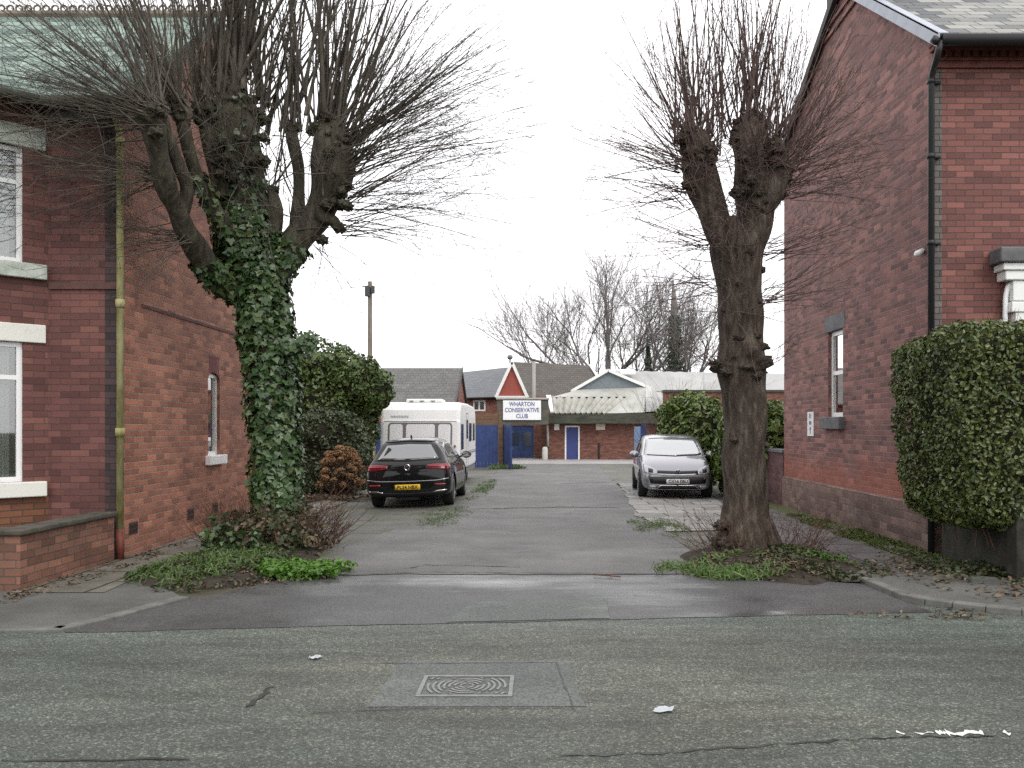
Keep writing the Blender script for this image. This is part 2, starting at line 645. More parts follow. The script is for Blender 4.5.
# ------------------------------------------------------------------ leaves
def leaves_mesh(name, pts, nrm, size, mat, parent=None, shape='diamond', jitter=0.7, seed=1, aspect=0.55, sizevar=0.35, droop=0.0):
    r = np.random.default_rng(seed)
    pts = np.asarray(pts, float); nrm = np.asarray(nrm, float)
    N = len(pts)
    n = nrm + r.normal(0, jitter, (N, 3))
    n /= np.linalg.norm(n, axis=1)[:, None] + 1e-9
    a = r.normal(0, 1, (N, 3))
    a[:, 2] -= droop
    t = a - n * (a * n).sum(1)[:, None]
    t /= np.linalg.norm(t, axis=1)[:, None] + 1e-9
    b = np.cross(n, t)
    sz = size * (1 + r.uniform(-sizevar, sizevar, N))[:, None]
    if shape == 'diamond':
        prof = [(-0.5, 0, 0), (-0.05, aspect * 0.5, 0.12), (0.5, 0, -0.05), (-0.05, -aspect * 0.5, 0.12)]
        faces = [(0, 1, 2), (0, 2, 3)]
    elif shape == 'ivy':
        prof = [(-0.35, 0, 0), (-0.5, 0.35, 0.03), (-0.1, 0.55, 0.06), (0.1, 0.28, 0.08), (0.6, 0, 0), (0.1, -0.28, 0.08), (-0.1, -0.55, 0.06), (-0.5, -0.35, 0.03)]
        faces = [(0, 1, 2), (0, 2, 3), (0, 3, 4), (0, 4, 5), (0, 5, 6), (0, 6, 7)]
    elif shape == 'oval':
        prof = [(-0.5, 0, 0), (-0.2, aspect * 0.5, 0.1), (0.2, aspect * 0.45, 0.1), (0.5, 0, -0.08), (0.2, -aspect * 0.45, 0.1), (-0.2, -aspect * 0.5, 0.1)]
        faces = [(0, 1, 2), (0, 2, 3), (0, 3, 4), (0, 4, 5)]
    elif shape == 'blade':
        prof = [(-0.5, 0.06, 0), (0.0, 0.05, 0.1), (0.5, 0, 0), (0.0, -0.05, 0.1), (-0.5, -0.06, 0)]
        faces = [(0, 1, 3), (0, 3, 4), (1, 2, 3)]
    k = len(prof)
    V = np.empty((N, k, 3))
    for i, (p, q, h) in enumerate(prof):
        V[:, i] = pts + sz * (t * p + b * q + n * h)
    F = np.array(faces)
    idx = (np.arange(N)[:, None, None] * k + F[None]).reshape(-1, 3)
    me = bpy.data.meshes.new(name)
    me.vertices.add(N * k)
    me.vertices.foreach_set('co', V.reshape(-1))
    me.loops.add(idx.size)
    me.loops.foreach_set('vertex_index', idx.reshape(-1).astype(np.int32))
    me.polygons.add(len(idx))
    me.polygons.foreach_set('loop_start', (np.arange(len(idx)) * 3).astype(np.int32))
    me.polygons.foreach_set('loop_total', np.full(len(idx), 3, np.int32))
    me.update(calc_edges=True)
    me.materials.append(mat)
    o = bpy.data.objects.new(name, me)
    C.objects.link(o)
    if parent is not None: o.parent = parent
    return o


def lumpy(p, f, seed):
    return noise.noise(Vector((p[0] * f + seed, p[1] * f, p[2] * f)))


def super_points(c, h, n, power=2.0, lump=0.12, lf=1.2, depth=0.15, seed=1, zmin=None, taper=0.0):
    """points near the surface of a lumpy super-ellipsoid, with outward normals"""
    r = random.Random(seed)
    P_, N_ = [], []
    c = Vector(c); h = Vector(h)
    A = [h.y * h.z, h.x * h.z, h.x * h.y]
    tot = sum(A)
    while len(P_) < n:
        x = r.random() * tot
        ax = 0 if x < A[0] else 1 if x < A[0] + A[1] else 2
        q = [r.uniform(-1, 1) for _ in range(3)]
        q[ax] = 1.0 if r.random() < 0.5 else -1.0
        s = sum(abs(k) ** power for k in q) ** (-1 / power)
        q = Vector(q) * s
        g = Vector([math.copysign(abs(q[k]) ** (power - 1), q[k]) / h[k] for k in range(3)]).normalized()
        tp = 1 - taper * (0.5 - q.z * 0.5)
        p = c + Vector((q.x * h.x * tp, q.y * h.y * tp, q.z * h.z))
        p += g * (lump * (lumpy(p, lf, seed) + 0.5 * lumpy(p, lf * 2.7, seed + 9)) * 1.6 - abs(r.gauss(0, depth)))
        if zmin is not None and p.z < zmin: continue
        P_.append(p); N_.append(g)
    return P_, N_


def super_core(name, c, h, mat, parent, power=2.0, lump=0.12, lf=1.2, seed=1, shrink=0.8, taper=0.0, res=14):
    c = Vector(c); h = Vector(h)
    bm = bmesh.new()
    bmesh.ops.create_cube(bm, size=2)
    bmesh.ops.subdivide_edges(bm, edges=bm.edges[:], cuts=res, use_grid_fill=True)
    for v in bm.verts:
        q = v.co.copy()
        s = sum(abs(k) ** power for k in q) ** (-1 / power)
        q *= s
        g = Vector([math.copysign(abs(q[k]) ** (power - 1), q[k]) / h[k] for k in range(3)]).normalized()
        tp = 1 - taper * (0.5 - q.z * 0.5)
        p = c + Vector((q.x * h.x * tp, q.y * h.y * tp, q.z * h.z)) * shrink
        p += g * lump * lumpy(p, lf, seed) * 1.3
        v.co = p
    me = bpy.data.meshes.new(name)
    bm.to_mesh(me); bm.free()
    me.materials.append(mat)
    o = bpy.data.objects.new(name, me)
    C.objects.link(o)
    if parent is not None: o.parent = parent
    return o

# ================================================================== ground
def road_mat():
    m, nt, b = base_mat('road_surface')
    L = nt.links.new
    t = nd(nt, 'ShaderNodeTexCoord')
    big = nd(nt, 'ShaderNodeTexNoise', i_Scale=0.45, i_Detail=6.0, i_Roughness=0.6)
    mp = nd(nt, 'ShaderNodeMapping')
    mp.inputs['Scale'].default_value = (0.5, 1.4, 1)
    L(t.outputs['Object'], mp.inputs['Vector'])
    L(mp.outputs[0], big.inputs['Vector'])
    r = nd(nt, 'ShaderNodeValToRGB')
    e = r.color_ramp.elements
    e[0].position, e[0].color = 0.3, c4((0.056, 0.067, 0.059))
    e[1].position, e[1].color = 0.7, c4((0.105, 0.112, 0.097))
    x = e.new(0.52); x.color = c4((0.082, 0.092, 0.079))
    L(big.outputs['Fac'], r.inputs[0])
    vo = nd(nt, 'ShaderNodeTexVoronoi', i_Scale=95.0)
    L(t.outputs['Object'], vo.inputs['Vector'])
    # chippings: some pale, most grey
    ss = nd(nt, 'ShaderNodeSeparateColor')
    L(vo.outputs['Color'], ss.inputs[0])
    cr = nd(nt, 'ShaderNodeValToRGB')
    ce = cr.color_ramp.elements
    ce[0].position, ce[0].color = 0.0, (0.5, 0.5, 0.5, 1)
    ce[1].position, ce[1].color = 1.0, (3.0, 3.0, 2.7, 1)
    q = ce.new(0.55); q.color = (0.95, 0.95, 0.95, 1)
    q = ce.new(0.86); q.color = (1.5, 1.5, 1.45, 1)
    L(ss.outputs[0], cr.inputs[0])
    mu = nd(nt, 'ShaderNodeMix', data_type='RGBA', blend_type='MULTIPLY')
    mu.inputs[0].default_value = 0.9
    L(r.outputs[0], mu.inputs[6]); L(cr.outputs[0], mu.inputs[7])
    # oily wear lines
    n2 = nd(nt, 'ShaderNodeTexNoise', i_Scale=1.6, i_Detail=10.0, i_Roughness=0.72)
    mp2 = nd(nt, 'ShaderNodeMapping')
    mp2.inputs['Scale'].default_value = (0.5, 2.2, 1)
    L(t.outputs['Object'], mp2.inputs['Vector']); L(mp2.outputs[0], n2.inputs['Vector'])
    r2 = nd(nt, 'ShaderNodeMapRange')
    r2.inputs['From Min'].default_value = 0.42
    r2.inputs['From Max'].default_value = 0.66
    r2.inputs['To Min'].default_value = 1.15
    r2.inputs['To Max'].default_value = 0.6
    L(n2.outputs['Fac'], r2.inputs['Value'])
    hn = nd(nt, 'ShaderNodeTexNoise', i_Scale=0.33, i_Detail=4.0)
    mp3 = nd(nt, 'ShaderNodeMapping')
    mp3.inputs['Location'].default_value = (7.3, 2.2, 0)
    mp3.inputs['Scale'].default_value = (0.6, 1.6, 1)
    L(t.outputs['Object'], mp3.inputs['Vector']); L(mp3.outputs[0], hn.inputs['Vector'])
    hr = nd(nt, 'ShaderNodeValToRGB')
    he = hr.color_ramp.elements
    he[0].position, he[0].color = 0.36, (1.07, 0.99, 0.94, 1)
    he[1].position, he[1].color = 0.64, (0.93, 1.01, 1.02, 1)
    hx = he.new(0.5); hx.color = (1.0, 1.01, 0.98, 1)
    L(hn.outputs['Fac'], hr.inputs[0])
    hm = nd(nt, 'ShaderNodeMix', data_type='RGBA', blend_type='MULTIPLY')
    hm.inputs[0].default_value = 1.0
    L(mu.outputs[2], hm.inputs[6]); L(hr.outputs[0], hm.inputs[7])
    # two polished wheel tracks along the carriageway
    sy = nd(nt, 'ShaderNodeSeparateXYZ')
    L(t.outputs['Object'], sy.inputs[0])
    yn = nd(nt, 'ShaderNodeMath', operation='MULTIPLY_ADD')
    yn.inputs[1].default_value = 1.2
    L(hn.outputs['Fac'], yn.inputs[0]); L(sy.outputs['Y'], yn.inputs[2])
    cs = nd(nt, 'ShaderNodeMath', operation='MULTIPLY')
    cs.inputs[1].default_value = 2 * math.pi / 1.7
    L(yn.outputs[0], cs.inputs[0])
    sn = nd(nt, 'ShaderNodeMath', operation='SINE')
    L(cs.outputs[0], sn.inputs[0])
    tk = nd(nt, 'ShaderNodeMapRange')
    tk.inputs['From Min'].default_value = -1.0
    tk.inputs['From Max'].default_value = 1.0
    tk.inputs['To Min'].default_value = 0.86
    tk.inputs['To Max'].default_value = 1.08
    L(sn.outputs[0], tk.inputs['Value'])
    tm = nd(nt, 'ShaderNodeMath', operation='MULTIPLY')
    L(tk.outputs[0], tm.inputs[0]); L(r2.outputs[0], tm.inputs[1])
    sc = nd(nt, 'ShaderNodeVectorMath', operation='SCALE')
    L(hm.outputs[2], sc.inputs[0]); L(tm.outputs[0], sc.inputs['Scale'])
    L(sc.outputs[0], b.inputs['Base Color'])
    rr = nd(nt, 'ShaderNodeMapRange')
    rr.inputs['From Min'].default_value = 0.35
    rr.inputs['From Max'].default_value = 0.65
    rr.inputs['To Min'].default_value = 0.48
    rr.inputs['To Max'].default_value = 0.7
    L(big.outputs['Fac'], rr.inputs['Value'])
    L(rr.outputs[0], b.inputs['Roughness'])
    bu = nd(nt, 'ShaderNodeBump')
    bu.inputs['Strength'].default_value = 0.9
    bu.inputs['Distance'].default_value = 0.010
    iv = nd(nt, 'ShaderNodeMath', operation='SUBTRACT')
    iv.inputs[0].default_value = 1.0
    L(vo.outputs['Distance'], iv.inputs[1])
    L(iv.outputs[0], bu.inputs['Height'])
    L(bu.outputs[0], b.inputs['Normal'])
    return m


def tarmac_mat(name, c1, c2, wet=0.0, fine=90.0, specks=0.5, wets=0.9, wpos=(0.5, 0.62), rough=(0.75, 0.16), moss=None):
    m, nt, b = base_mat(name)
    L = nt.links.new
    t = nd(nt, 'ShaderNodeTexCoord')
    n1 = nd(nt, 'ShaderNodeTexNoise', i_Scale=0.8, i_Detail=10.0, i_Roughness=0.68)
    L(t.outputs['Object'], n1.inputs['Vector'])
    r = nd(nt, 'ShaderNodeValToRGB')
    e = r.color_ramp.elements
    e[0].position, e[0].color = 0.34, c4(c1)
    e[1].position, e[1].color = 0.68, c4(c2)
    L(n1.outputs['Fac'], r.inputs[0])
    vo = nd(nt, 'ShaderNodeTexNoise', i_Scale=fine, i_Detail=3.0)
    L(t.outputs['Object'], vo.inputs['Vector'])
    mr = nd(nt, 'ShaderNodeMapRange')
    mr.inputs['From Min'].default_value = 0.3
    mr.inputs['From Max'].default_value = 0.7
    mr.inputs['To Min'].default_value = 1 - specks
    mr.inputs['To Max'].default_value = 1 + specks
    L(vo.outputs['Fac'], mr.inputs['Value'])
    sc = nd(nt, 'ShaderNodeVectorMath', operation='SCALE')
    L(r.outputs[0], sc.inputs[0]); L(mr.outputs[0], sc.inputs['Scale'])
    cur = sc.outputs[0]
    if moss is not None:
        n5 = nd(nt, 'ShaderNodeTexNoise', i_Scale=1.3, i_Detail=9.0, i_Roughness=0.72)
        L(t.outputs['Object'], n5.inputs['Vector'])
        r5 = nd(nt, 'ShaderNodeMapRange')
        r5.inputs['From Min'].default_value = moss[1]
        r5.inputs['From Max'].default_value = moss[1] + 0.12
        r5.inputs['To Max'].default_value = 0.8
        L(n5.outputs['Fac'], r5.inputs['Value'])
        m5 = nd(nt, 'ShaderNodeMix', data_type='RGBA')
        m5.inputs[7].default_value = c4(moss[0])
        L(r5.outputs[0], m5.inputs[0]); L(cur, m5.inputs[6])
        cur = m5.outputs[2]
    L(cur, b.inputs['Base Color'])
    n2 = nd(nt, 'ShaderNodeTexNoise', i_Scale=wets, i_Detail=7.0, i_Roughness=0.6)
    mp = nd(nt, 'ShaderNodeMapping')
    mp.inputs['Scale'].default_value = (0.55, 1.5, 1)
    mp.inputs['Location'].default_value = (3.1, 1.7, 0)
    L(t.outputs['Object'], mp.inputs['Vector']); L(mp.outputs[0], n2.inputs['Vector'])
    r2 = nd(nt, 'ShaderNodeMapRange')
    r2.inputs['From Min'].default_value = wpos[0]
    r2.inputs['From Max'].default_value = wpos[1]
    r2.inputs['To Min'].default_value = rough[0]
    r2.inputs['To Max'].default_value = rough[0] + (rough[1] - rough[0]) * wet
    L(n2.outputs['Fac'], r2.inputs['Value'])
    L(r2.outputs[0], b.inputs['Roughness'])
    bu = nd(nt, 'ShaderNodeBump')
    bs = nd(nt, 'ShaderNodeMapRange')
    bs.inputs['From Min'].default_value = wpos[0]
    bs.inputs['From Max'].default_value = wpos[1]
    bs.inputs['To Min'].default_value = 0.6
    bs.inputs['To Max'].default_value = 0.6 - 0.5 * wet
    L(n2.outputs['Fac'], bs.inputs['Value'])
    L(bs.outputs[0], bu.inputs['Strength'])
    bu.inputs['Distance'].default_value = 0.006
    L(vo.outputs['Fac'], bu.inputs['Height'])
    L(bu.outputs[0], b.inputs['Normal'])
    return m


def flag_mat(name, c1, c2, gap, bw, bh, moss=None, mossx=None, rot=0.0):
    """concrete paving flags with dirty joints"""
    m, nt, b = base_mat(name)
    L = nt.links.new
    t = nd(nt, 'ShaderNodeTexCoord')
    mp = nd(nt, 'ShaderNodeMapping')
    mp.inputs['Rotation'].default_value = (0, 0, rot)
    L(t.outputs['Object'], mp.inputs['Vector'])
    nw = nd(nt, 'ShaderNodeTexNoise', i_Scale=1.2, i_Detail=3.0)
    L(mp.outputs[0], nw.inputs['Vector'])
    s0 = nd(nt, 'ShaderNodeVectorMath', operation='SCALE')
    s0.inputs['Scale'].default_value = 0.1
    L(nw.outputs['Color'], s0.inputs[0])
    ad = nd(nt, 'ShaderNodeVectorMath', operation='ADD')
    L(mp.outputs[0], ad.inputs[0]); L(s0.outputs[0], ad.inputs[1])
    br = nd(nt, 'ShaderNodeTexBrick')
    br.offset = 0.5
    br.inputs['Color1'].default_value = c4(c1)
    br.inputs['Color2'].default_value = c4(c2)
    br.inputs['Mortar'].default_value = c4(gap)
    br.inputs['Scale'].default_value = 1.0
    br.inputs['Mortar Size'].default_value = 0.022
    br.inputs['Mortar Smooth'].default_value = 0.4
    br.inputs['Brick Width'].default_value = bw
    br.inputs['Row Height'].default_value = bh
    L(ad.outputs[0], br.inputs['Vector'])
    n1 = nd(nt, 'ShaderNodeTexNoise', i_Scale=2.5, i_Detail=9.0, i_Roughness=0.7)
    L(t.outputs['Object'], n1.inputs['Vector'])
    mr = nd(nt, 'ShaderNodeMapRange')
    mr.inputs['From Min'].default_value = 0.3
    mr.inputs['From Max'].default_value = 0.7
    mr.inputs['To Min'].default_value = 0.6
    mr.inputs['To Max'].default_value = 1.25
    L(n1.outputs['Fac'], mr.inputs['Value'])
    sc = nd(nt, 'ShaderNodeVectorMath', operation='SCALE')
    L(br.outputs['Color'], sc.inputs[0]); L(mr.outputs[0], sc.inputs['Scale'])
    cur = sc.outputs[0]
    if moss is not None:
        sp = nd(nt, 'ShaderNodeSeparateXYZ')
        L(t.outputs['Object'], sp.inputs[0])
        g = nd(nt, 'ShaderNodeMapRange')
        g.inputs['From Min'].default_value = mossx[0]
        g.inputs['From Max'].default_value = mossx[1]
        g.inputs['To Min'].default_value = -0.25
        g.inputs['To Max'].default_value = 0.3
        L(sp.outputs['X'], g.inputs['Value'])
        n3 = nd(nt, 'ShaderNodeTexNoise', i_Scale=2.2, i_Detail=9.0, i_Roughness=0.75)
        L(t.outputs['Object'], n3.inputs['Vector'])
        a = nd(nt, 'ShaderNodeMath', operation='ADD')
        L(g.outputs[0], a.inputs[0]); L(n3.outputs['Fac'], a.inputs[1])
        r3 = nd(nt, 'ShaderNodeMapRange')
        r3.inputs['From Min'].default_value = 0.55
        r3.inputs['From Max'].default_value = 0.72
        r3.inputs['To Max'].default_value = 0.9
        L(a.outputs[0], r3.inputs['Value'])
        mm = nd(nt, 'ShaderNodeMix', data_type='RGBA')
        mm.inputs[7].default_value = c4(moss)
        L(r3.outputs[0], mm.inputs[0]); L(cur, mm.inputs[6])
        cur = mm.outputs[2]
    L(cur, b.inputs['Base Color'])
    b.inputs['Roughness'].default_value = 0.7
    b.inputs['Specular IOR Level'].default_value = 0.35
    bu = nd(nt, 'ShaderNodeBump')
    bu.inputs['Strength'].default_value = 0.6
    bu.inputs['Distance'].default_value = 0.012
    ng = nd(nt, 'ShaderNodeMath', operation='SUBTRACT')
    L(n1.outputs['Fac'], ng.inputs[0]); L(br.outputs['Fac'], ng.inputs[1])
    L(ng.outputs[0], bu.inputs['Height'])
    L(bu.outputs[0], b.inputs['Normal'])
    return m


M_road = road_mat()
M_apron = tarmac_mat('apron_tarmac', (0.044, 0.043, 0.043), (0.085, 0.083, 0.082), wet=1.0, wets=0.6, wpos=(0.47, 0.64), rough=(0.6, 0.17), specks=0.5)
M_patch = tarmac_mat('patch_tarmac', (0.07, 0.078, 0.073), (0.115, 0.12, 0.11), wet=0.5, specks=0.55, fine=70)
M_lane = tarmac_mat('lane_tarmac', (0.07, 0.066, 0.063), (0.135, 0.13, 0.124), wet=0.35, specks=0.4, wets=0.5, rough=(0.7, 0.35))
M_hard = tarmac_mat('mossy_hardstanding', (0.07, 0.068, 0.058), (0.14, 0.135, 0.12), wet=0.3, specks=0.5, moss=((0.06, 0.075, 0.028), 0.5))
M_pave = tarmac_mat('pavement_tarmac', (0.06, 0.06, 0.055), (0.12, 0.12, 0.108), wet=0.4, specks=0.4)
M_flagL = flag_mat('left_flags', (0.13, 0.122, 0.10), (0.17, 0.16, 0.135), (0.035, 0.035, 0.026), 1.2, 0.62, rot=R(90))
M_flagR = flag_mat('right_flags', (0.115, 0.105, 0.10), (0.15, 0.14, 0.135), (0.03, 0.03, 0.024), 1.3, 0.75, moss=(0.07, 0.095, 0.02), mossx=(3.9, 5.0))
M_flagP = flag_mat('parking_flags', (0.21, 0.20, 0.185), (0.32, 0.31, 0.295), (0.05, 0.05, 0.036), 0.95, 0.62)
M_conc = noisy('concrete', (0.24, 0.235, 0.225), (0.36, 0.35, 0.34), scale=0.7, rough=0.6, bump=0.2)
M_kerb = noisy('kerb_concrete', (0.10, 0.10, 0.09), (0.17, 0.168, 0.155), scale=5, rough=0.7, bump=0.4)
M_soil = noisy('soil', (0.022, 0.017, 0.012), (0.055, 0.043, 0.032), scale=7, rough=0.95, bump=1.0, bscale=40, bdist=0.03)
M_earth = noisy('earth', (0.04, 0.038, 0.022), (0.085, 0.08, 0.05), scale=0.6, rough=0.95, bump=0.6)

sheet('ground', [(-400, -150), (400, -150), (400, 900), (-400, 900)], M_earth, -0.012)
sheet('road', [(-80, -2.5), (80, -2.5), (80, 7.2), (5, 7.2), (4.2, 7.3), (3.4, 7.4), (0, 7.05), (-4.2, 6.65), (-6, 6.45), (-80, 5.9)], M_road, 0.002)
sheet('driveway_apron', [(-3.72, 6.39), (0, 6.77), (3.4, 7.11), (3.36, 7.6), (3.3, 8.4), (1.65, 9.05), (-2.4, 9.05), (-2.9, 8.3), (-3.28, 7.66)], M_apron, 0.006, wob=0.035)
sheet('lane', [(-2.4, 8.92), (1.68, 8.92), (1.95, 10), (2.02, 13), (1.9, 16), (2.22, 22), (2.5, 32), (2.9, 41), (-1.7, 41), (-1.72, 20), (-1.78, 17.2), (-2.1, 14), (-2.6, 11)], M_lane, 0.012, wob=0.07)
sheet('hardstanding', [(-5.0, 12.4), (-2.0, 12.4), (-1.6, 18), (-1.6, 36), (-8, 36), (-8, 20.3), (-5.0, 20.3)], M_hard, 0.004, wob=0.12)
sheet('verge', [(-4.4, 8.6), (-2.2, 8.6), (-1.6, 12.5), (-5.0, 12.5), (-5.0, 11)], M_hard, 0.002, wob=0.1)
sheet('hardstanding', [(2.3, 24.9), (9, 24.9), (9, 41), (2.7, 41)], M_hard, 0.004, wob=0.12)
sheet('forecourt', [(-4, 41), (14, 41), (14, 52), (-4, 52)], M_conc, 0.006)
sheet('footpath', [(-5.1, 7.9), (-4.2, 7.9), (-4.3, 9), (-4.38, 11), (-4.4, 24), (-5.1, 24)], M_flagL, 0.018)
sheet('side_path', [(3.1, 8.5), (5.06, 8.3), (5.06, 26), (3.6, 26), (3.4, 17), (2.9, 12)], M_flagR, 0.010, wob=0.04)
sheet('parking_bay', [(1.95, 13.2), (2.0, 12.6), (3.3, 12.9), (3.9, 14.5), (4.2, 25), (2.4, 25), (2.2, 22), (1.92, 17), (1.75, 15.2)], M_flagP, 0.022, wob=0.1)
sheet('verge', [(1.5, 9.1), (3.3, 8.9), (3.3, 14.5), (1.8, 14.5), (1.85, 12), (1.75, 10)], M_hard, 0.0065, wob=0.08)
sheet('apron_patch', [(-0.78, 6.72), (0.58, 6.86), (0.62, 7.6), (-0.62, 7.5)], M_patch, 0.010, wob=0.015)
sheet('road_patch', [(-0.98, 4.7), (0.26, 4.7), (0.2, 5.62), (-0.95, 5.62)], M_patch, 0.0045, wob=0.012)

mb = MB()
mb.prism([(-80, 5.65), (-6, 6.2), (-3.78, 6.44), (-3.3, 7.62), (-3.6, 8.0), (-4.28, 8.6), (-5.1, 8.6), (-5.1, 7.99), (-80, 7.99)], -0.3, 0.012)
tag(mb.build('pavement', M_pave), kind='structure')
mb = MB()
mb.prism([(3.34, 8.45), (3.37, 7.63), (3.66, 7.28), (4.1, 6.99), (5, 6.9), (80, 6.88), (80, 8.36), (5, 8.36), (4.2, 8.8)], -0.3, 0.052)
tag(mb.build('pavement', M_pave), kind='structure')


def kerb(pts, wid, z0, z1):
    mb = MB()
    pts = [Vector((p[0], p[1], 0)) for p in pts]
    for i in range(len(pts) - 1):
        d = (pts[i + 1] - pts[i]).normalized()
        n = Vector((-d.y, d.x, 0)) * wid
        a, b = pts[i] - d * 0.0, pts[i + 1] - d * 0.006
        mb.prism([(a.x, a.y), (b.x, b.y), (b.x + n.x, b.y + n.y), (a.x + n.x, a.y + n.y)], z0, z1)
    return mb


tag(kerb([(3.31, 8.5), (3.33, 7.98), (3.35, 7.62), (3.48, 7.42), (3.65, 7.26), (3.86, 7.1), (4.1, 6.97), (4.5, 6.91), (5, 6.88), (6, 6.87), (8, 6.865), (20, 6.86), (60, 6.86)], 0.12, -0.2, 0.058).build('kerb', M_kerb, bevel=0.012), kind='structure')
tag(kerb([(-5, 6.31), (-4.3, 6.39), (-3.75, 6.42), (-3.55, 6.85), (-3.4, 7.3), (-3.27, 7.66)], 0.12, -0.2, 0.028).build('kerb', M_kerb, bevel=0.01), kind='structure')

# trench seams, cracks and worn markings
M_seam = noisy('seam', (0.022, 0.022, 0.021), (0.045, 0.045, 0.042), scale=8, rough=0.5)
M_line = noisy('worn_line_paint', (0.5, 0.5, 0.47), (0.78, 0.78, 0.76), scale=14, rough=0.6)


def streak(mb, pts, wid, z, jit=0.4, seed=0, seg=9):
    """thin ragged strip along a ground line"""
    r = random.Random(seed)
    Q = []
    for i in range(len(pts) - 1):
        a, b = Vector((*pts[i], 0)), Vector((*pts[i + 1], 0))
        for k in range(seg):
            Q.append(a.lerp(b, k / seg))
    Q.append(Vector((*pts[-1], 0)))
    Lf, Rt = [], []
    for i, q in enumerate(Q):
        d = (Q[min(i + 1, len(Q) - 1)] - Q[max(i - 1, 0)]).normalized()
        n = Vector((-d.y, d.x, 0))
        ws = wid * (1 + r.uniform(-jit, jit)) * (0.35 if i in (0, len(Q) - 1) else 1)
        o = n * wid * r.uniform(-jit, jit)
        zz = gz(q.y) + z
        Lf.append((q + n * ws * 0.5 + o) + Vector((0, 0, zz))); Rt.append((q - n * ws * 0.5 + o) + Vector((0, 0, zz)))
    for i in range(len(Q) - 1):
        mb.face([Rt[i], Rt[i + 1], Lf[i + 1], Lf[i]])


def G(px, py):
    Y = EYE * FOC / (py - PY0)
    return ((px - PX0) * Y / FOC, Y)


mb = MB()
streak(mb, [G(247, 708), G(272, 687)], 0.03, 0.0065, 0.5, 1)
streak(mb, [G(0, 762), G(190, 760)], 0.016, 0.0065, 0.8, 2)
streak(mb, [G(300, 714), G(420, 709), G(505, 709), G(570, 709)], 0.007, 0.008, 0.8, 3)
streak(mb, [G(355, 664), G(450, 664), G(556, 663), G(575, 712)], 0.008, 0.008, 0.8, 4)
streak(mb, [G(560, 757), G(680, 753), G(820, 742), G(920, 738), G(1010, 737)], 0.016, 0.0065, 0.9, 5, 14)
streak(mb, [G(330, 576), G(430, 573), G(520, 574), G(690, 575)], 0.016, 0.018, 0.8, 7, 14)
streak(mb, [G(405, 570), G(425, 566), G(520, 568)], 0.03, 0.018, 0.9, 8)
streak(mb, [G(470, 508), G(560, 506), G(620, 507)], 0.12, 0.018, 0.6, 9)
streak(mb, [G(560, 481), G(610, 480)], 0.10, 0.018, 0.6, 10)
tag(mb.build('road_seams', M_seam), kind='structure')
mb = MB()
streak(mb, [G(936, 733.5), G(950, 734), G(984, 733.5)], 0.05, 0.0065, 0.5, 11)
streak(mb, [G(915, 734), G(934, 734)], 0.022, 0.0065, 0.9, 12, 4)
streak(mb, [G(897, 734), G(904, 734)], 0.035, 0.0065, 0.7, 13, 3)
streak(mb, [G(1003, 734), G(1011, 735)], 0.05, 0.0065, 0.6, 14, 3)
tag(mb.build('road_marking', M_line), kind='structure')

# cast iron cover in the road
M_iron = plain('cast_iron', (0.065, 0.066, 0.062), rough=0.45, metal=0.35, var=0.35, vscale=14)
M_iron2 = plain('worn_iron', (0.17, 0.17, 0.165), rough=0.4, metal=0.4, var=0.3, vscale=20)
mc = thing('manhole_cover', 'rectangular cast iron manhole cover with concentric ribs set in the road', 'manhole cover', (-0.42, 5.15, 0))
x0, y1 = G(415, 677.5); x1, y0 = G(511, 699.5)
x0 = -0.74; x1 = -0.165; y0 = 4.86; y1 = 5.27
mb = MB()
for a, b_, c, d in ((x0, x1, y0, y0 + 0.025), (x0, x1, y1 - 0.025, y1), (x0, x0 + 0.025, y0 + 0.027, y1 - 0.027), (x1 - 0.025, x1, y0 + 0.027, y1 - 0.027)):
    mb.box(a, b_, c, d, -0.05, 0.012)
mb.build('frame', M_iron2, mc)
mb = MB()
mb.box(x0 + 0.033, x1 - 0.033, y0 + 0.033, y1 - 0.033, -0.05, 0.003)
mb.build('plate', M_iron, mc)
mb = MB()
cx, cy = (x0 + x1) / 2, (y0 + y1) / 2
for k in range(1, 9):
    rx = 0.033 * k
    seg = 48
    for i in range(seg):
        if (i // 3) % 4 == 3: continue
        a0, a1 = 2 * math.pi * i / seg + k * 0.2, 2 * math.pi * (i + 0.97) / seg + k * 0.2
        pts = []
        ok = True
        for a, rr in ((a0, rx), (a1, rx), (a1, rx + 0.015), (a0, rx + 0.015)):
            X, Yy = cx + rr * math.cos(a), cy + rr * math.sin(a)
            if not (x0 + 0.04 < X < x1 - 0.04 and y0 + 0.04 < Yy < y1 - 0.04): ok = False
            pts.append((X, Yy))
        if ok: mb.prism(pts, 0.003, 0.011)
mb.build('ribs', M_iron2, mc)
settle(mc)

# ================================================================== houses
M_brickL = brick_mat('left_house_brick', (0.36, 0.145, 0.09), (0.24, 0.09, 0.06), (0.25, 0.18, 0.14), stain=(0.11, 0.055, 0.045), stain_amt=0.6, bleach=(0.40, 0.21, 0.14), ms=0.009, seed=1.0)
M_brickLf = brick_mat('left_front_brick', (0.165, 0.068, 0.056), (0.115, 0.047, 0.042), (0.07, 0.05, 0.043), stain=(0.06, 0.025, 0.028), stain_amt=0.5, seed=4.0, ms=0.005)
M_brickR = brick_mat('right_side_brick', (0.27, 0.115, 0.097), (0.12, 0.055, 0.052), (0.20, 0.155, 0.145), stain=(0.085, 0.05, 0.05), stain_amt=0.6, ms=0.009, bleach=(0.26, 0.15, 0.13), seed=7.0, low=(0.33, 0.10, 0.06), low_z=0.95)
M_brickRf = brick_mat('right_front_brick', (0.225, 0.09, 0.073), (0.15, 0.06, 0.053), (0.085, 0.06, 0.055), stain=(0.10, 0.04, 0.04), stain_amt=0.35, seed=9.0)
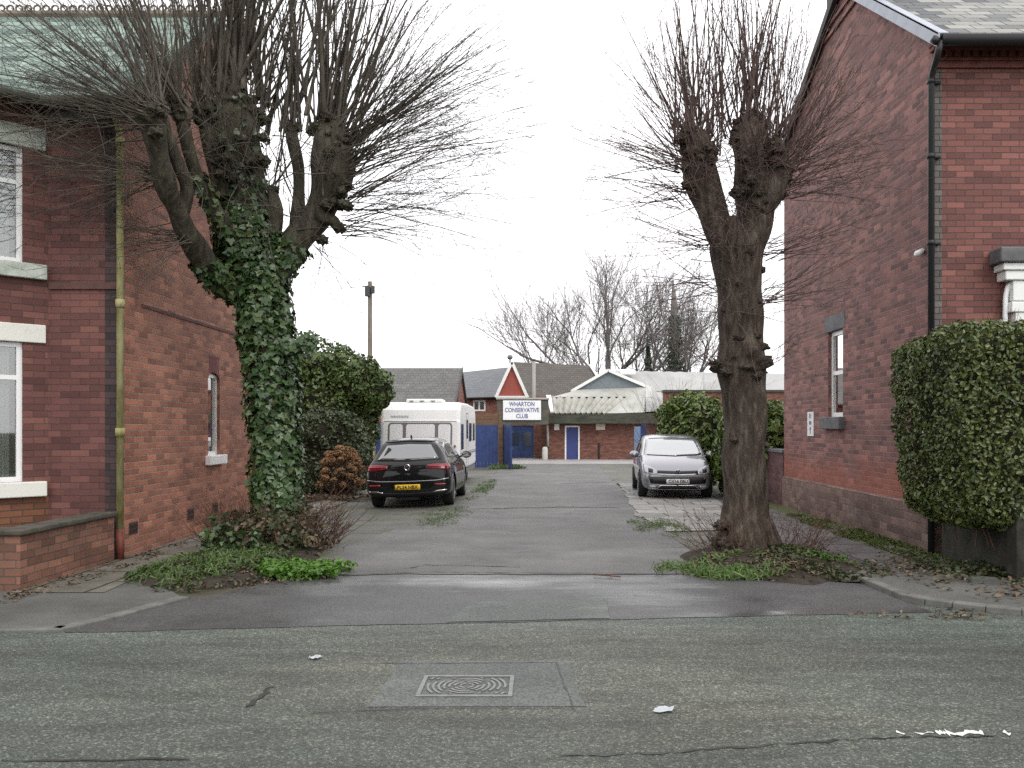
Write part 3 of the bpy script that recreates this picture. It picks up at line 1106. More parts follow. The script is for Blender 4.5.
M_brickW = brick_mat('garden_wall_brick', (0.26, 0.12, 0.08), (0.17, 0.08, 0.056), (0.11, 0.085, 0.066), stain=(0.07, 0.05, 0.038), stain_amt=0.7, seed=12.0)
M_blue = brick_mat('quoin_brick', (0.06, 0.036, 0.036), (0.04, 0.028, 0.03), (0.03, 0.025, 0.024), stain_amt=0.3)
M_quoinR = brick_mat('grey_quoin_brick', (0.15, 0.135, 0.12), (0.10, 0.092, 0.09), (0.05, 0.045, 0.04), stain_amt=0.3)
M_brickDk = brick_mat('bay_brick', (0.20, 0.085, 0.04), (0.15, 0.06, 0.035), (0.07, 0.05, 0.04), stain_amt=0.4, seed=5.0)
M_stone = noisy('painted_stone', (0.5, 0.5, 0.44), (0.72, 0.72, 0.66), scale=7, rough=0.7, bump=0.2, pos=(0.25, 0.45))
M_stoneG = noisy('green_stained_stone', (0.30, 0.35, 0.29), (0.52, 0.56, 0.50), scale=6, rough=0.8, bump=0.25, pos=(0.3, 0.55))
M_stoneD = noisy('grey_stone', (0.10, 0.10, 0.105), (0.17, 0.17, 0.175), scale=5, rough=0.8, bump=0.3)
M_plinth = brick_mat('stone_plinth', (0.21, 0.13, 0.11), (0.125, 0.075, 0.065), (0.15, 0.115, 0.10), stain=(0.04, 0.024, 0.02), stain_amt=1.0, bw=0.27, bh=0.115, ms=0.012, bleach=(0.34, 0.30, 0.28), seed=3.0)
M_slateL = slate_mat('mossy_slate', (0.25, 0.33, 0.285), (0.085, 0.125, 0.11), (0.02, 0.026, 0.022), bw=0.32, bh=0.24, moss=(0.34, 0.44, 0.37), rough=0.75, spec=0.2)
M_slateR = slate_mat('grey_slate', (0.30, 0.30, 0.275), (0.085, 0.09, 0.10), (0.015, 0.015, 0.015), bw=0.34, bh=0.24, moss=(0.40, 0.42, 0.35), rough=0.75, spec=0.2, mossr=(0.58, 0.75))
M_white = plain('white_paint', (0.78, 0.79, 0.77), rough=0.35, var=0.06)
M_upvc = plain('white_upvc', (0.8, 0.81, 0.8), rough=0.3)
M_black = plain('black_iron_pipe', (0.02, 0.02, 0.022), rough=0.45)
M_gut = plain('green_stained_gutter', (0.085, 0.10, 0.075), rough=0.6, var=0.3)
M_yellow = noisy('mossy_yellow_pipe', (0.22, 0.20, 0.07), (0.46, 0.44, 0.24), scale=9, rough=0.6, stretch=(1, 1, 0.35))
M_redpaint = noisy('red_brown_paint', (0.12, 0.035, 0.025), (0.20, 0.06, 0.04), scale=8, rough=0.6)
M_curtain = noisy('net_curtain', (0.45, 0.47, 0.45), (0.62, 0.64, 0.61), scale=10, rough=0.9, stretch=(6, 6, 0.25))
M_dark = plain('dark_void', (0.012, 0.012, 0.012), rough=0.9)
M_ridge = noisy('ridge_clay', (0.12, 0.10, 0.08), (0.22, 0.19, 0.15), scale=6, rough=0.8)
M_lead = plain('lead_grey', (0.34, 0.37, 0.42), rough=0.45, var=0.15)
M_bluefade = noisy('blue_gate_paint', (0.025, 0.045, 0.14), (0.042, 0.075, 0.21), scale=3, rough=0.5, c3=(0.13, 0.19, 0.29))


def seethrough_glass(name, refl=0.12):
    m, nt, b = base_mat(name)
    L = nt.links.new
    tr = nd(nt, 'ShaderNodeBsdfTransparent')
    tr.inputs['Color'].default_value = (0.86, 0.9, 0.88, 1)
    gl = nd(nt, 'ShaderNodeBsdfGlossy')
    gl.inputs['Roughness'].default_value = 0.02
    fr = nd(nt, 'ShaderNodeFresnel')
    fr.inputs['IOR'].default_value = 1.55
    ad = nd(nt, 'ShaderNodeMath', operation='ADD')
    ad.inputs[1].default_value = refl
    ad.use_clamp = True
    mx = nd(nt, 'ShaderNodeMixShader')
    L(fr.outputs[0], ad.inputs[0]); L(ad.outputs[0], mx.inputs[0])
    L(tr.outputs[0], mx.inputs[1]); L(gl.outputs[0], mx.inputs[2])
    L(mx.outputs[0], nt.nodes['Material Output'].inputs['Surface'])
    return m


M_pane = seethrough_glass('window_glass')


def wall_face(mb, o, u, W, z0, z1, holes=()):
    """upright wall: origin (x, y), direction u; outward normal is to the right of u; holes (s0, s1, za, zb, depth)"""
    o = Vector((o[0], o[1], 0)); u = Vector((u[0], u[1], 0)).normalized()
    nrm = Vector((u.y, -u.x, 0))
    ss = sorted({0.0, W, *[h[0] for h in holes], *[h[1] for h in holes]})
    zs = sorted({z0, z1, *[h[2] for h in holes], *[h[3] for h in holes]})
    Q = lambda s, z, d=0.0: o + u * s + Vector((0, 0, z)) - nrm * d
    for i in range(len(ss) - 1):
        for j in range(len(zs) - 1):
            sm, zm = (ss[i] + ss[i + 1]) / 2, (zs[j] + zs[j + 1]) / 2
            if any(h[0] < sm < h[1] and h[2] < zm < h[3] for h in holes): continue
            mb.face([Q(ss[i], zs[j]), Q(ss[i + 1], zs[j]), Q(ss[i + 1], zs[j + 1]), Q(ss[i], zs[j + 1])])
    for h in holes:
        a, b, c, d, dep = h
        mb.face([Q(a, c), Q(a, c, dep), Q(a, d, dep), Q(a, d)][::-1])
        mb.face([Q(b, c), Q(b, d), Q(b, d, dep), Q(b, c, dep)][::-1])
        mb.face([Q(a, d), Q(a, d, dep), Q(b, d, dep), Q(b, d)][::-1])
        mb.face([Q(a, c), Q(b, c), Q(b, c, dep), Q(a, c, dep)][::-1])


def ubox(mb, o, u, s0, s1, d0, d1, z0, z1):
    """box along a wall: s along it, d outwards from its face"""
    o = Vector((o[0], o[1], 0)); u = Vector((u[0], u[1], 0)).normalized(); n = Vector((u.y, -u.x, 0))
    c = o + u * (s0 + s1) / 2 + n * (d0 + d1) / 2 + Vector((0, 0, (z0 + z1) / 2))
    mb.obox(c, u * (s1 - s0) / 2, n * (d1 - d0) / 2, Vector((0, 0, (z1 - z0) / 2)))


def window(parent, o, u, s0, s1, z0, z1, dep, rails=(), muls=(), fw=0.06, mat=None, curtain=True, cdep=0.12, curt=None, blind=None):
    mat = mat or M_upvc
    mb = MB()
    ubox(mb, o, u, s0, s0 + fw, -dep - 0.03, -dep + 0.03, z0, z1)
    ubox(mb, o, u, s1 - fw, s1, -dep - 0.03, -dep + 0.03, z0, z1)
    ubox(mb, o, u, s0 + fw, s1 - fw, -dep - 0.03, -dep + 0.03, z0, z0 + fw)
    ubox(mb, o, u, s0 + fw, s1 - fw, -dep - 0.03, -dep + 0.03, z1 - fw, z1)
    for z in rails: ubox(mb, o, u, s0 + fw, s1 - fw, -dep - 0.028, -dep + 0.028, z - fw * 0.45, z + fw * 0.45)
    for s in muls: ubox(mb, o, u, s - fw * 0.5, s + fw * 0.5, -dep - 0.026, -dep + 0.026, z0 + fw, z1 - fw)
    f = mb.build('window', mat, parent)
    mb = MB()
    ubox(mb, o, u, s0 + fw * 0.9, s1 - fw * 0.9, -dep - 0.008, -dep + 0.004, z0 + fw * 0.9, z1 - fw * 0.9)
    mb.build('pane', M_pane, f)
    if curtain:
        oo = Vector((o[0], o[1], 0)); uu = Vector((u[0], u[1], 0)).normalized(); nn = Vector((uu.y, -uu.x, 0))
        mb = MB()
        N = 28
        spans = curt or [(s0 - .15, s1 + .15)]
        for (a, b) in spans:
            row = []
            for i in range(N + 1):
                s = a + (b - a) * i / N
                d = -dep - cdep + 0.02 * math.sin(i * 2.1) + 0.008 * math.sin(i * 5.3)
                row.append(oo + uu * s + nn * d)
            for i in range(N):
                mb.face([row[i] + Vector((0, 0, z0 - 0.05)), row[i + 1] + Vector((0, 0, z0 - 0.05)), row[i + 1] + Vector((0, 0, z1 + 0.05)), row[i] + Vector((0, 0, z1 + 0.05))])
        mb.build('curtain', M_curtain, f, smooth=False)
        mb = MB()
        ubox(mb, o, u, s0 - 0.2, s1 + 0.2, -dep - 0.9, -dep - 0.88, z0 - 0.3, z1 + 0.3)
        mb.build('room_wall', M_dark, f)
    return f


# ---------------- left house
hL = thing('brick_house', 'left brick house with a mossy slate roof, pale stone lintels and a yellow drainpipe', 'house', (-7.5, 12.6, 0), group='brick houses either side of the lane')
XL, YL = -5.1, 9.94
A_, B_, C_, D_ = (-5.96, YL), (-6.61, YL - 0.65), (-8.3, YL - 0.65), (-8.95, YL)
EV = 5.5
mb = MB()
mb.cm = 0
wall_face(mb, (XL, YL), (0, 1), 5.36, 0, EV, [(2.66, 3.12, 1.18, 2.46, 0.13)])
mb.face([(XL, YL, EV), (XL, 15.3, EV), (XL, 12.8, 7.98)])
# round off the head of the side window
for sgn in (0, 1):
    for k in range(4):
        f0, f1 = k / 4, (k + 1) / 4
        ya = YL + 2.66 + 0.46 * (f0 * 0.5 if sgn == 0 else 1 - f0 * 0.5)
        yb = YL + 2.66 + 0.46 * (f1 * 0.5 if sgn == 0 else 1 - f1 * 0.5)
        za = 2.36 + 0.10 * math.sqrt(1 - (1 - f0) ** 2); zb = 2.36 + 0.10 * math.sqrt(1 - (1 - f1) ** 2)
        mb.face([(XL - 0.002, ya, za), (XL - 0.002, yb, zb), (XL - 0.002, yb, 2.46), (XL - 0.002, ya, 2.46)])
wall_face(mb, (XL, 15.3), (-1, 0), 12, 0, EV)
wall_face(mb, (-17.1, 15.3), (0, -1), 5.36, 0, EV)
mb.face([(-17.1, 15.3, EV), (-17.1, YL, EV), (-17.1, 12.8, 7.98)])
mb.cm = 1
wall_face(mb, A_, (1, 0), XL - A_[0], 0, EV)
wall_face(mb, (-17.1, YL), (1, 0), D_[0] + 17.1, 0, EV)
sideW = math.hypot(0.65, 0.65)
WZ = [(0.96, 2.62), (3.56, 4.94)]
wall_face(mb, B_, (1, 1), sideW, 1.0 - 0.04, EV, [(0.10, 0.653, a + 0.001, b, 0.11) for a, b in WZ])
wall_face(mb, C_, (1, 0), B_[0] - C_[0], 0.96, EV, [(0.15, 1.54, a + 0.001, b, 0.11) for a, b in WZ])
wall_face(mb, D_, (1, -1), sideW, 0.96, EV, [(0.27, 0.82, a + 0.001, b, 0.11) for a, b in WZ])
mb.cm = 2
wall_face(mb, B_, (1, 1), sideW, 0, 0.96)
wall_face(mb, C_, (1, 0), B_[0] - C_[0], 0, 0.96)
wall_face(mb, D_, (1, -1), sideW, 0, 0.96)
mb.build('wall', [M_brickL, M_brickLf, M_brickDk], hL)
for (za, zb) in WZ:
    window(hL, B_, (1, 1), 0.10, 0.653, za, zb, 0.07, rails=(zb - 0.42,), curt=[(0.05, 0.55)])
    window(hL, C_, (1, 0), 0.15, 1.54, za, zb, 0.07, rails=(zb - 0.42,), muls=(0.85,), curt=[(0.1, 0.5), (1.2, 1.6)])
    window(hL, D_, (1, -1), 0.27, 0.82, za, zb, 0.07, rails=(zb - 0.42,))
for (z0, z1, d, nm) in ((2.62, 2.84, 0.03, 'lintel'), (4.94, 5.2, 0.03, 'lintel'), (0.78, 0.96, 0.08, 'sill'), (3.38, 3.56, 0.08, 'sill')):
    mb = MB()
    pl = []
    n1 = (0.7071, -0.7071)
    outl = [A_, (A_[0] - 0.02 + n1[0] * d, A_[1] - 0.02 + n1[1] * d), (B_[0] + d * 0.414, B_[1] - d), (C_[0] - d * 0.414, C_[1] - d), (D_[0] + 0.02 - n1[0] * d, D_[1] - 0.02 + n1[1] * d), D_]
    inner = [(D_[0] + 0.1, D_[1] - 0.012), (C_[0] + 0.06, C_[1] + 0.05), (B_[0] - 0.06, B_[1] + 0.05), (A_[0] - 0.1, A_[1] - 0.012)]
    mb.prism(outl[1:5] + [(D_[0] + 0.06, D_[1] - 0.0), (C_[0] + 0.03, C_[1] + 0.06), (B_[0] - 0.03, B_[1] + 0.06), (A_[0] - 0.06, A_[1] - 0.0)], z0, z1)
    mb.build(nm, M_stone if z0 < 3 else M_stoneG, hL, bevel=0.012)
# side window, sill, arch, air bricks, string courses, quoin
window(hL, (XL, YL), (0, 1), 2.66, 3.12, 1.18, 2.44, 0.075, fw=0.055, curtain=True, cdep=0.06)
mb = MB(); ubox(mb, (XL, YL), (0, 1), 2.56, 3.22, -0.1, 0.09, 1.03, 1.18); mb.build('sill', M_white, hL, bevel=0.015)
mb = MB(); ubox(mb, (XL, YL), (0, 1), 2.70, 3.08, -0.01, 0.004, 2.462, 2.72)
mb.build('window_arch', brick_mat('arch_brick', (0.19, 0.06, 0.055), (0.16, 0.05, 0.05), (0.13, 0.05, 0.045), bw=0.079, bh=0.3, ms=0.004), hL)
for y in (10.28, 11.97, 12.86, 14.55):
    mb = MB()
    ubox(mb, (XL, 0), (0, 1), y - 0.11, y + 0.11, -0.02, 0.006, 0.27, 0.42)
    a = mb.build('air_brick', plain('airbrick_clay', (0.06, 0.03, 0.025), rough=0.9) if y == 10.28 else bpy.data.materials['airbrick_clay'], hL)
    mb = MB()
    for i in range(4):
        for j in range(2):
            ubox(mb, (XL, 0), (0, 1), y - 0.09 + i * 0.05, y - 0.06 + i * 0.05, 0.0, 0.009, 0.29 + j * 0.06, 0.33 + j * 0.06)
    mb.build('vent', M_dark, a)
mb = MB()
ubox(mb, (XL, 0), (0, 1), 10.5, 15.28, 0.0, 0.014, 3.15, 3.19)
ubox(mb, A_, (1, 0), 0.02, XL - A_[0] - 0.02, 0.0, 0.03, 3.28, 3.36)
mb.build('string_course', plain('dark_string_brick', (0.10, 0.05, 0.042), rough=0.8, var=0.3), hL)
mb = MB()
ubox(mb, (XL, YL), (1, 0), -0.17, 0.006, -0.01, 0.006, 0.0, EV)
mb.build('quoin', M_blue, hL)
# roof
mb = MB()
e0, r0, b0 = (9.66, 5.5), (12.8, 8.03), (15.6, 5.5)
mb.plate([(-17.3, e0[0], e0[1]), (-4.98, e0[0], e0[1]), (-4.98, r0[0], r0[1]), (-17.3, r0[0], r0[1])], 0.07)
mb.plate([(-4.98, b0[0], b0[1]), (-17.3, b0[0], b0[1]), (-17.3, r0[0], r0[1]), (-4.98, r0[0], r0[1])], 0.07)
ap = Vector((-7.45, 11.1, 5.5 + (11.1 - 9.66) * 0.806 + 0.03))
a1, a2, a3, a4 = Vector((-5.78, 9.60, 5.48)), Vector((-6.5, 9.05, 5.5)), Vector((-8.4, 9.05, 5.5)), Vector((-9.12, 9.60, 5.48))
mb.face([a2, a1, ap]); mb.face([a3, a2, ap]); mb.face([a4, a3, ap])
roofL = mb.build('roof', M_slateL, hL)
mb = MB()
for a in (a1, a2):
    pass
mb.tube([a2, ap], 0.05, 6); mb.tube([a3, ap], 0.05, 6)
mb.build('hip_tiles', noisy('mossy_hip', (0.25, 0.2, 0.15), (0.36, 0.33, 0.27), scale=6), roofL)
mb = MB()
mb.tube([(-17.3, 12.8, 8.03), (-4.97, 12.8, 8.03)], 0.085, 8)
k = 0
x = -5.05
while x > -12.5:
    c = Vector((x, 12.8, 8.145))
    ring = [c + Vector((0.052 * math.cos(t * math.pi / 5), 0, 0.052 * math.sin(t * math.pi / 5))) for t in range(11)]
    mb.tube(ring, 0.016, 5, cap=False)
    x -= 0.14
mb.build('ridge_tiles', M_ridge, roofL)
mb = MB()
mb.tube([(-17, 9.6, 5.44), (-9.1, 9.6, 5.44)], 0.06, 8)
mb.tube([(-6.45, 9.0, 5.44), (-8.45, 9.0, 5.44)], 0.06, 8)
mb.tube([(-8.45, 9.0, 5.44), (-9.1, 9.6, 5.44)], 0.06, 8)
mb.tube([(-6.45, 9.0, 5.44), (-5.85, 9.6, 5.44)], 0.06, 8)
mb.tube([(-5.85, 9.6, 5.44), (-4.99, 9.6, 5.44)], 0.06, 8)
mb.build('gutter', M_gut, hL, smooth=True)
mb = MB()
ubox(mb, (-5.9, YL), (1, 0), 0, 0.8, 0.0, 0.16, 5.3, 5.44)
mb.plate([(-5.02, 9.7, 5.42), (-5.02, 12.8, 8.0), (-5.02, 12.8, 7.85), (-5.02, 9.7, 5.27)], 0.06)
mb.build('eaves_board', plain('dark_eaves', (0.06, 0.055, 0.045), rough=0.7, var=0.2), hL)
mb = MB()
mb.tube([(-5.03, 9.62, 5.4), (-5.06, 9.82, 5.25), (-5.07, 9.9, 5.1), (-5.07, 9.9, 0.38)], 0.042, 10)
for z in (5.05, 3.1, 1.55):
    mb.lathe([(-0.05, 0.05), (-0.05, 0.055), (0.05, 0.055), (0.05, 0.05)], (-5.07, 9.9, z), (0, 0, 1), 10)
dp = mb.build('drainpipe', M_yellow, hL, smooth=True)
mb = MB()
mb.tube([(-5.07, 9.9, 0.38), (-5.07, 9.9, 0.02)], 0.046, 10)
mb.build('pipe_foot', M_redpaint, dp, smooth=True)
settle(hL)

# ---------------- right house
hR = thing('brick_house', 'right brick house with a stone plinth, gable chimney and black corner drainpipe', 'house', (8.0, 13.7, 0), group='brick houses either side of the lane')
XR, YR = 5.06, 10.5
mb = MB()
wall_face(mb, (XR, 17.0), (0, -1), 6.5, 0.58, 6.5, [(2.6, 3.3, 1.79, 3.27, 0.16)])
mb.face([(XR, 17, 6.5), (XR, 10.5, 6.5), (XR, 13.7, 8.93), (XR, 17, 7.15)])
wall_face(mb, (16, 17), (-1, 0), 16 - XR, 0.0, 7.15)
wall_face(mb, (16, 10.5), (0, 1), 6.5, 0.0, 6.5)
mb.cm = 1
wall_face(mb, (XR, YR), (1, 0), 16 - XR, 0.58, 6.24)
mb.build('wall', [M_brickR, M_brickRf], hR)
mb = MB()
wall_face(mb, (XR - 0.03, 17.03), (0, -1), 6.56, -0.3, 0.58)
wall_face(mb, (XR - 0.03, YR - 0.03), (1, 0), 11, -0.3, 0.58)
mb.face([(XR - 0.03, 17.03, 0.58), (XR - 0.03, YR - 0.03, 0.58), (XR + 0.01, YR - 0.03, 0.61), (XR + 0.01, 17.03, 0.61)])
mb.build('plinth', M_plinth, hR)
window(hR, (XR, 17.0), (0, -1), 2.6, 3.3, 1.79, 3.27, 0.09, rails=(2.55,), fw=0.075, curtain=True, cdep=0.05)
mb = MB(); ubox(mb, (XR, 17.0), (0, -1), 2.45, 3.4, -0.1, 0.012, 3.272, 3.55); mb.build('lintel', M_stoneD, hR, bevel=0.01)
mb = MB(); ubox(mb, (XR, 17.0), (0, -1), 2.45, 3.4, -0.15, 0.11, 1.58, 1.788); mb.build('sill', M_stoneD, hR, bevel=0.012)
mb = MB()
ubox(mb, (XR, YR), (1, 0), -0.005, 0.085, -0.01, 0.005, 0.585, 6.2)
mb.build('quoin', M_quoinR, hR)
mb = MB()
for i, (z0, z1, d) in enumerate(((6.2, 6.25, 0.04), (6.25, 6.29, 0.02), (6.29, 6.33, 0.045), (6.40, 6.46, 0.12), (6.46, 6.5, 0.15))):
    ubox(mb, (XR, YR), (1, 0), -0.02 - d * 0.4, 11, -0.01, d, z0, z1 - 0.002)
for i in range(95):
    ubox(mb, (XR, YR), (1, 0), -0.02 + i * 0.115, 0.045 + i * 0.115, 0.0, 0.095, 6.331, 6.398)
ubox(mb, (XR, YR), (1, 0), -0.03, 11, -0.01, 0.05, 6.331, 6.398)
mb.build('eaves_corbel', plain('corbel_brick', (0.16, 0.055, 0.045), rough=0.8, var=0.35, vscale=9), hR)
mb = MB()
rs = 0.738
zr = 6.46 + (13.7 - 10.17) * rs
mb.plate([(4.95, 10.17, 6.46), (16.2, 10.17, 6.46), (16.2, 13.7, zr), (4.95, 13.7, zr)], 0.06)
mb.plate([(16.2, 17.3, 7.15), (4.95, 17.3, 7.15), (4.95, 13.7, zr), (16.2, 13.7, zr)], 0.06)
roofR = mb.build('roof', M_slateR, hR)
mb = MB()
q0, q1 = Vector((0, 10.12, 6.43)), Vector((0, 13.7, zr + 0.02))
mb.plate([(4.915, q0.y, q0.z + 0.05), (5.05, q0.y, q0.z + 0.05), (5.05, q1.y, q1.z + 0.03), (4.915, q1.y, q1.z + 0.03)], 0.02)
mb.plate([(4.915, q0.y, q0.z + 0.05), (4.915, q1.y, q1.z + 0.03), (4.915, q1.y, q1.z - 0.16), (4.915, q0.y, q0.z - 0.14)], 0.02)
mb.build('verge_trim', M_lead, roofR)
mb = MB()
mb.plate([(4.93, 17.3, 7.12), (4.93, 13.7, zr - 0.03), (4.93, 13.7, zr - 0.2), (4.93, 17.3, 6.95)][::-1], 0.08)
mb.build('verge_board', plain('weathered_board', (0.05, 0.045, 0.045), rough=0.7, var=0.3), roofR)
mb = MB()
mb.box(5.062, 5.65, 12.95, 14.48, 7.6, 10.6)
mb.box(5.02, 5.69, 12.6, 14.52, 8.40, 8.46)
mb.box(5.02, 5.69, 12.7, 14.52, 8.58, 8.64)
mb.box(4.97, 5.71, 12.89, 14.54, 10.3, 10.5)
mb.build('chimney', M_brickR, roofR)
mb = MB()
mb.tube([(4.97, 10.13, 6.40), (16.2, 10.13, 6.40)], 0.072, 10)
mb.build('gutter', M_black, hR, smooth=True)
mb = MB()
mb.tube([(4.96, 10.13, 6.38), (4.93, 10.15, 6.27), (4.935, 10.2, 6.2), (4.96, 10.36, 6.1), (4.965, 10.41, 6.0), (4.965, 10.41, 0.0)], 0.04, 10)
for z in (6.0, 5.05, 3.95, 2.1):
    mb.lathe([(-0.03, 0.042), (-0.03, 0.05), (0.03, 0.05), (0.03, 0.042)], (4.965, 10.41, z), (0, 0, 1), 10)
    mb.box(4.965, 5.1, 10.43, 10.5, z - 0.015, z + 0.015)
mb.tube([(4.9, 10.12, 6.42), (4.86, 10.14, 6.36)], 0.05, 8)
mb.build('drainpipe', M_black, hR, smooth=True)
mb = MB()
mb.lathe([(0, 0.0), (0, 0.035), (0.1, 0.045), (0.13, 0.03), (0.14, 0.0)], (5.05, 10.8, 3.94), (-0.8, -0.1, -0.45), 10)
mb.build('wall_light', M_upvc, hR, smooth=True)
# stone hood over the front bay
mb = MB()
mb.box(5.74, 9.2, 10.2, 10.49, 3.67, 3.86)
hood = mb.build('bay_hood', M_stoneD, hR, bevel=0.02)
mb = MB()
mb.box(5.80, 9.2, 10.25, 10.49, 3.58, 3.668)
mb.box(5.84, 9.2, 10.28, 10.49, 3.46, 3.578)
mb.box(5.95, 9.2, 10.31, 10.49, 3.2, 3.458)
mb.build('cornice', M_white, hood, bevel=0.012)
mb = MB()
mb.box(5.93, 6.2, 10.30, 10.49, 3.06, 3.19)
mb.box(5.99, 6.15, 10.32, 10.49, 0.58, 3.058)
mb.build('pilaster', M_white, hood, bevel=0.01)
mb = MB()
mb.box(6.152, 9.2, 10.36, 10.49, 0.58, 3.19)
mb.build('bay_wall', M_brickRf, hR)
mb = MB()
mb.tube([(5.98, 10.40, 3.44), (5.93, 10.40, 3.38), (5.905, 10.40, 3.26), (5.90, 10.40, 3.0), (5.90, 10.40, 0.6)], 0.032, 8)
mb.build('waste_pipe', M_upvc, hR, smooth=True)
settle(hR)

# little notice on the side wall
ns = thing('notice_sign', 'small white notice plate with grey symbols fixed to the side wall of the right house', 'sign', (5.05, 15.3, 1.45))
mb = MB(); ubox(mb, (XR, 17.0), (0, -1), 1.52, 1.86, 0.002, 0.014, 1.45, 1.9); mb.build('board', M_upvc, ns)
M_ink = plain('sign_grey', (0.16, 0.16, 0.2), rough=0.6)
mb = MB()
ubox(mb, (XR, 17.0), (0, -1), 1.62, 1.66, 0.012, 0.016, 1.78, 1.87)
ubox(mb, (XR, 17.0), (0, -1), 1.70, 1.74, 0.012, 0.016, 1.78, 1.87)
ubox(mb, (XR, 17.0), (0, -1), 1.62, 1.75, 0.012, 0.016, 1.665, 1.73)
ubox(mb, (XR, 17.0), (0, -1), 1.67, 1.71, 0.012, 0.016, 1.48, 1.57)
ubox(mb, (XR, 17.0), (0, -1), 1.64, 1.74, 0.012, 0.016, 1.57, 1.60)
ubox(mb, (XR, 17.0), (0, -1), 1.665, 1.715, 0.012, 0.016, 1.602, 1.625)
mb.build('symbols', M_ink, ns)
settle(ns)

# ---------------- garden wall, left
gw = thing('garden_wall', 'low red brick garden wall with a dark stone coping in front of the left house', 'wall', (-5.2, 8.9, 0), group='low front garden walls')
mb = MB()
mb.box(-5.29, -5.07, 8.0, 9.76, -0.1, 0.55)
mb.box(-10.5, -5.292, 8.0, 8.22, -0.1, 0.548)
mb.build('brickwork', M_brickW, gw)
mb = MB()
mb.box(-5.32, -5.035, 8.24, 9.78, 0.55, 0.605)
mb.box(-10.5, -5.035, 7.965, 8.238, 0.55, 0.607)
mb.build('coping', noisy('mossy_coping', (0.05, 0.045, 0.035), (0.095, 0.088, 0.07), scale=6, rough=0.9, bump=0.5), gw, bevel=0.015)
settle(gw)

yw = thing('yard_wall', 'dark brick yard wall running on from the rear corner of the right house', 'wall', (5.15, 19, 0))
mb = MB(); mb.box(5.06, 5.26, 17.06, 21, -0.4, 1.08); mb.build('brickwork', brick_mat('yard_brick', (0.14, 0.066, 0.066), (0.09, 0.045, 0.05), (0.09, 0.07, 0.066), stain_amt=0.6, seed=40), yw)
mb = MB(); mb.box(5.03, 5.29, 17.06, 21.02, 1.08, 1.15); mb.build('coping', M_stoneD, yw, bevel=0.01)
settle(yw)

# ---------------- garden wall, right, under the hedge
gw = thing('garden_wall', 'dark mossy rendered garden wall under the clipped hedge on the right', 'wall', (5.1, 9.3, 0), group='low front garden walls')
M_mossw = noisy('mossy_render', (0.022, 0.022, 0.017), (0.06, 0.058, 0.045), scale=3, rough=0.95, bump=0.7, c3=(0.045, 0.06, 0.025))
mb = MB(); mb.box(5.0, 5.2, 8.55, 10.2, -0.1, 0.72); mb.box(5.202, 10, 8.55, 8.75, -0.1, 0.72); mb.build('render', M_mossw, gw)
mb = MB(); mb.box(4.86, 5.06, 8.36, 8.54, -0.1, 0.86); mb.build('gate_post', M_mossw, gw, bevel=0.01)
settle(gw)

# ================================================================== trees and plants
def bark_mat(name, c1, c2, c3, stretch=(3, 3, 0.6), bump=1.0, bd=0.03):
    m, nt, b = base_mat(name)
    L = nt.links.new
    t = nd(nt, 'ShaderNodeTexCoord')
    mp = nd(nt, 'ShaderNodeMapping')
    mp.inputs['Scale'].default_value = stretch
    L(t.outputs['Object'], mp.inputs['Vector'])
    n = nd(nt, 'ShaderNodeTexNoise', i_Scale=3.5, i_Detail=10.0, i_Roughness=0.7)
    L(mp.outputs[0], n.inputs['Vector'])
    r = nd(nt, 'ShaderNodeValToRGB')
    e = r.color_ramp.elements
    e[0].position, e[0].color = 0.32, c4(c1)
    e[1].position, e[1].color = 0.66, c4(c3)
    x = e.new(0.5); x.color = c4(c2)
    L(n.outputs['Fac'], r.inputs[0])
    L(r.outputs[0], b.inputs['Base Color'])
    b.inputs['Roughness'].default_value = 0.85
    b.inputs['Specular IOR Level'].default_value = 0.25
    n2 = nd(nt, 'ShaderNodeTexNoise', i_Scale=9.0, i_Detail=8.0, i_Roughness=0.7)
    L(mp.outputs[0], n2.inputs['Vector'])
    ad = nd(nt, 'ShaderNodeMath', operation='ADD')
    L(n.outputs['Fac'], ad.inputs[0]); L(n2.outputs['Fac'], ad.inputs[1])
    bu = nd(nt, 'ShaderNodeBump')
    bu.inputs['Strength'].default_value = bump
    bu.inputs['Distance'].default_value = bd
    L(ad.outputs[0], bu.inputs['Height'])
    L(bu.outputs[0], b.inputs['Normal'])
    return m


M_barkL = bark_mat('green_bark', (0.026, 0.022, 0.016), (0.066, 0.058, 0.042), (0.12, 0.112, 0.082))
M_barkR = bark_mat('fissured_bark', (0.026, 0.018, 0.015), (0.07, 0.052, 0.041), (0.15, 0.13, 0.10), stretch=(4.2, 4.2, 1.0), bd=0.04)
M_twigL = bark_mat('twig_bark', (0.05, 0.042, 0.033), (0.09, 0.078, 0.062), (0.15, 0.135, 0.11), bump=0.3)
M_twigR = bark_mat('brown_twig_bark', (0.06, 0.038, 0.034), (0.11, 0.075, 0.066), (0.17, 0.125, 0.11), bump=0.3)
M_sucker = bark_mat('red_brown_stems', (0.05, 0.025, 0.018), (0.10, 0.055, 0.04), (0.16, 0.10, 0.07), bump=0.2)
M_ivy = leaf_mat('ivy_leaf', [(0.018, 0.038, 0.012), (0.034, 0.07, 0.021), (0.054, 0.10, 0.032), (0.04, 0.082, 0.024), (0.10, 0.15, 0.066), (0.07, 0.09, 0.028)], rough=0.38, trans=0.06)


def rdir(d, spread, r):
    d = Vector(d).normalized()
    v = Vector((r.gauss(0, 1), r.gauss(0, 1), r.gauss(0, 1)))
    return (d + v * spread).normalized()


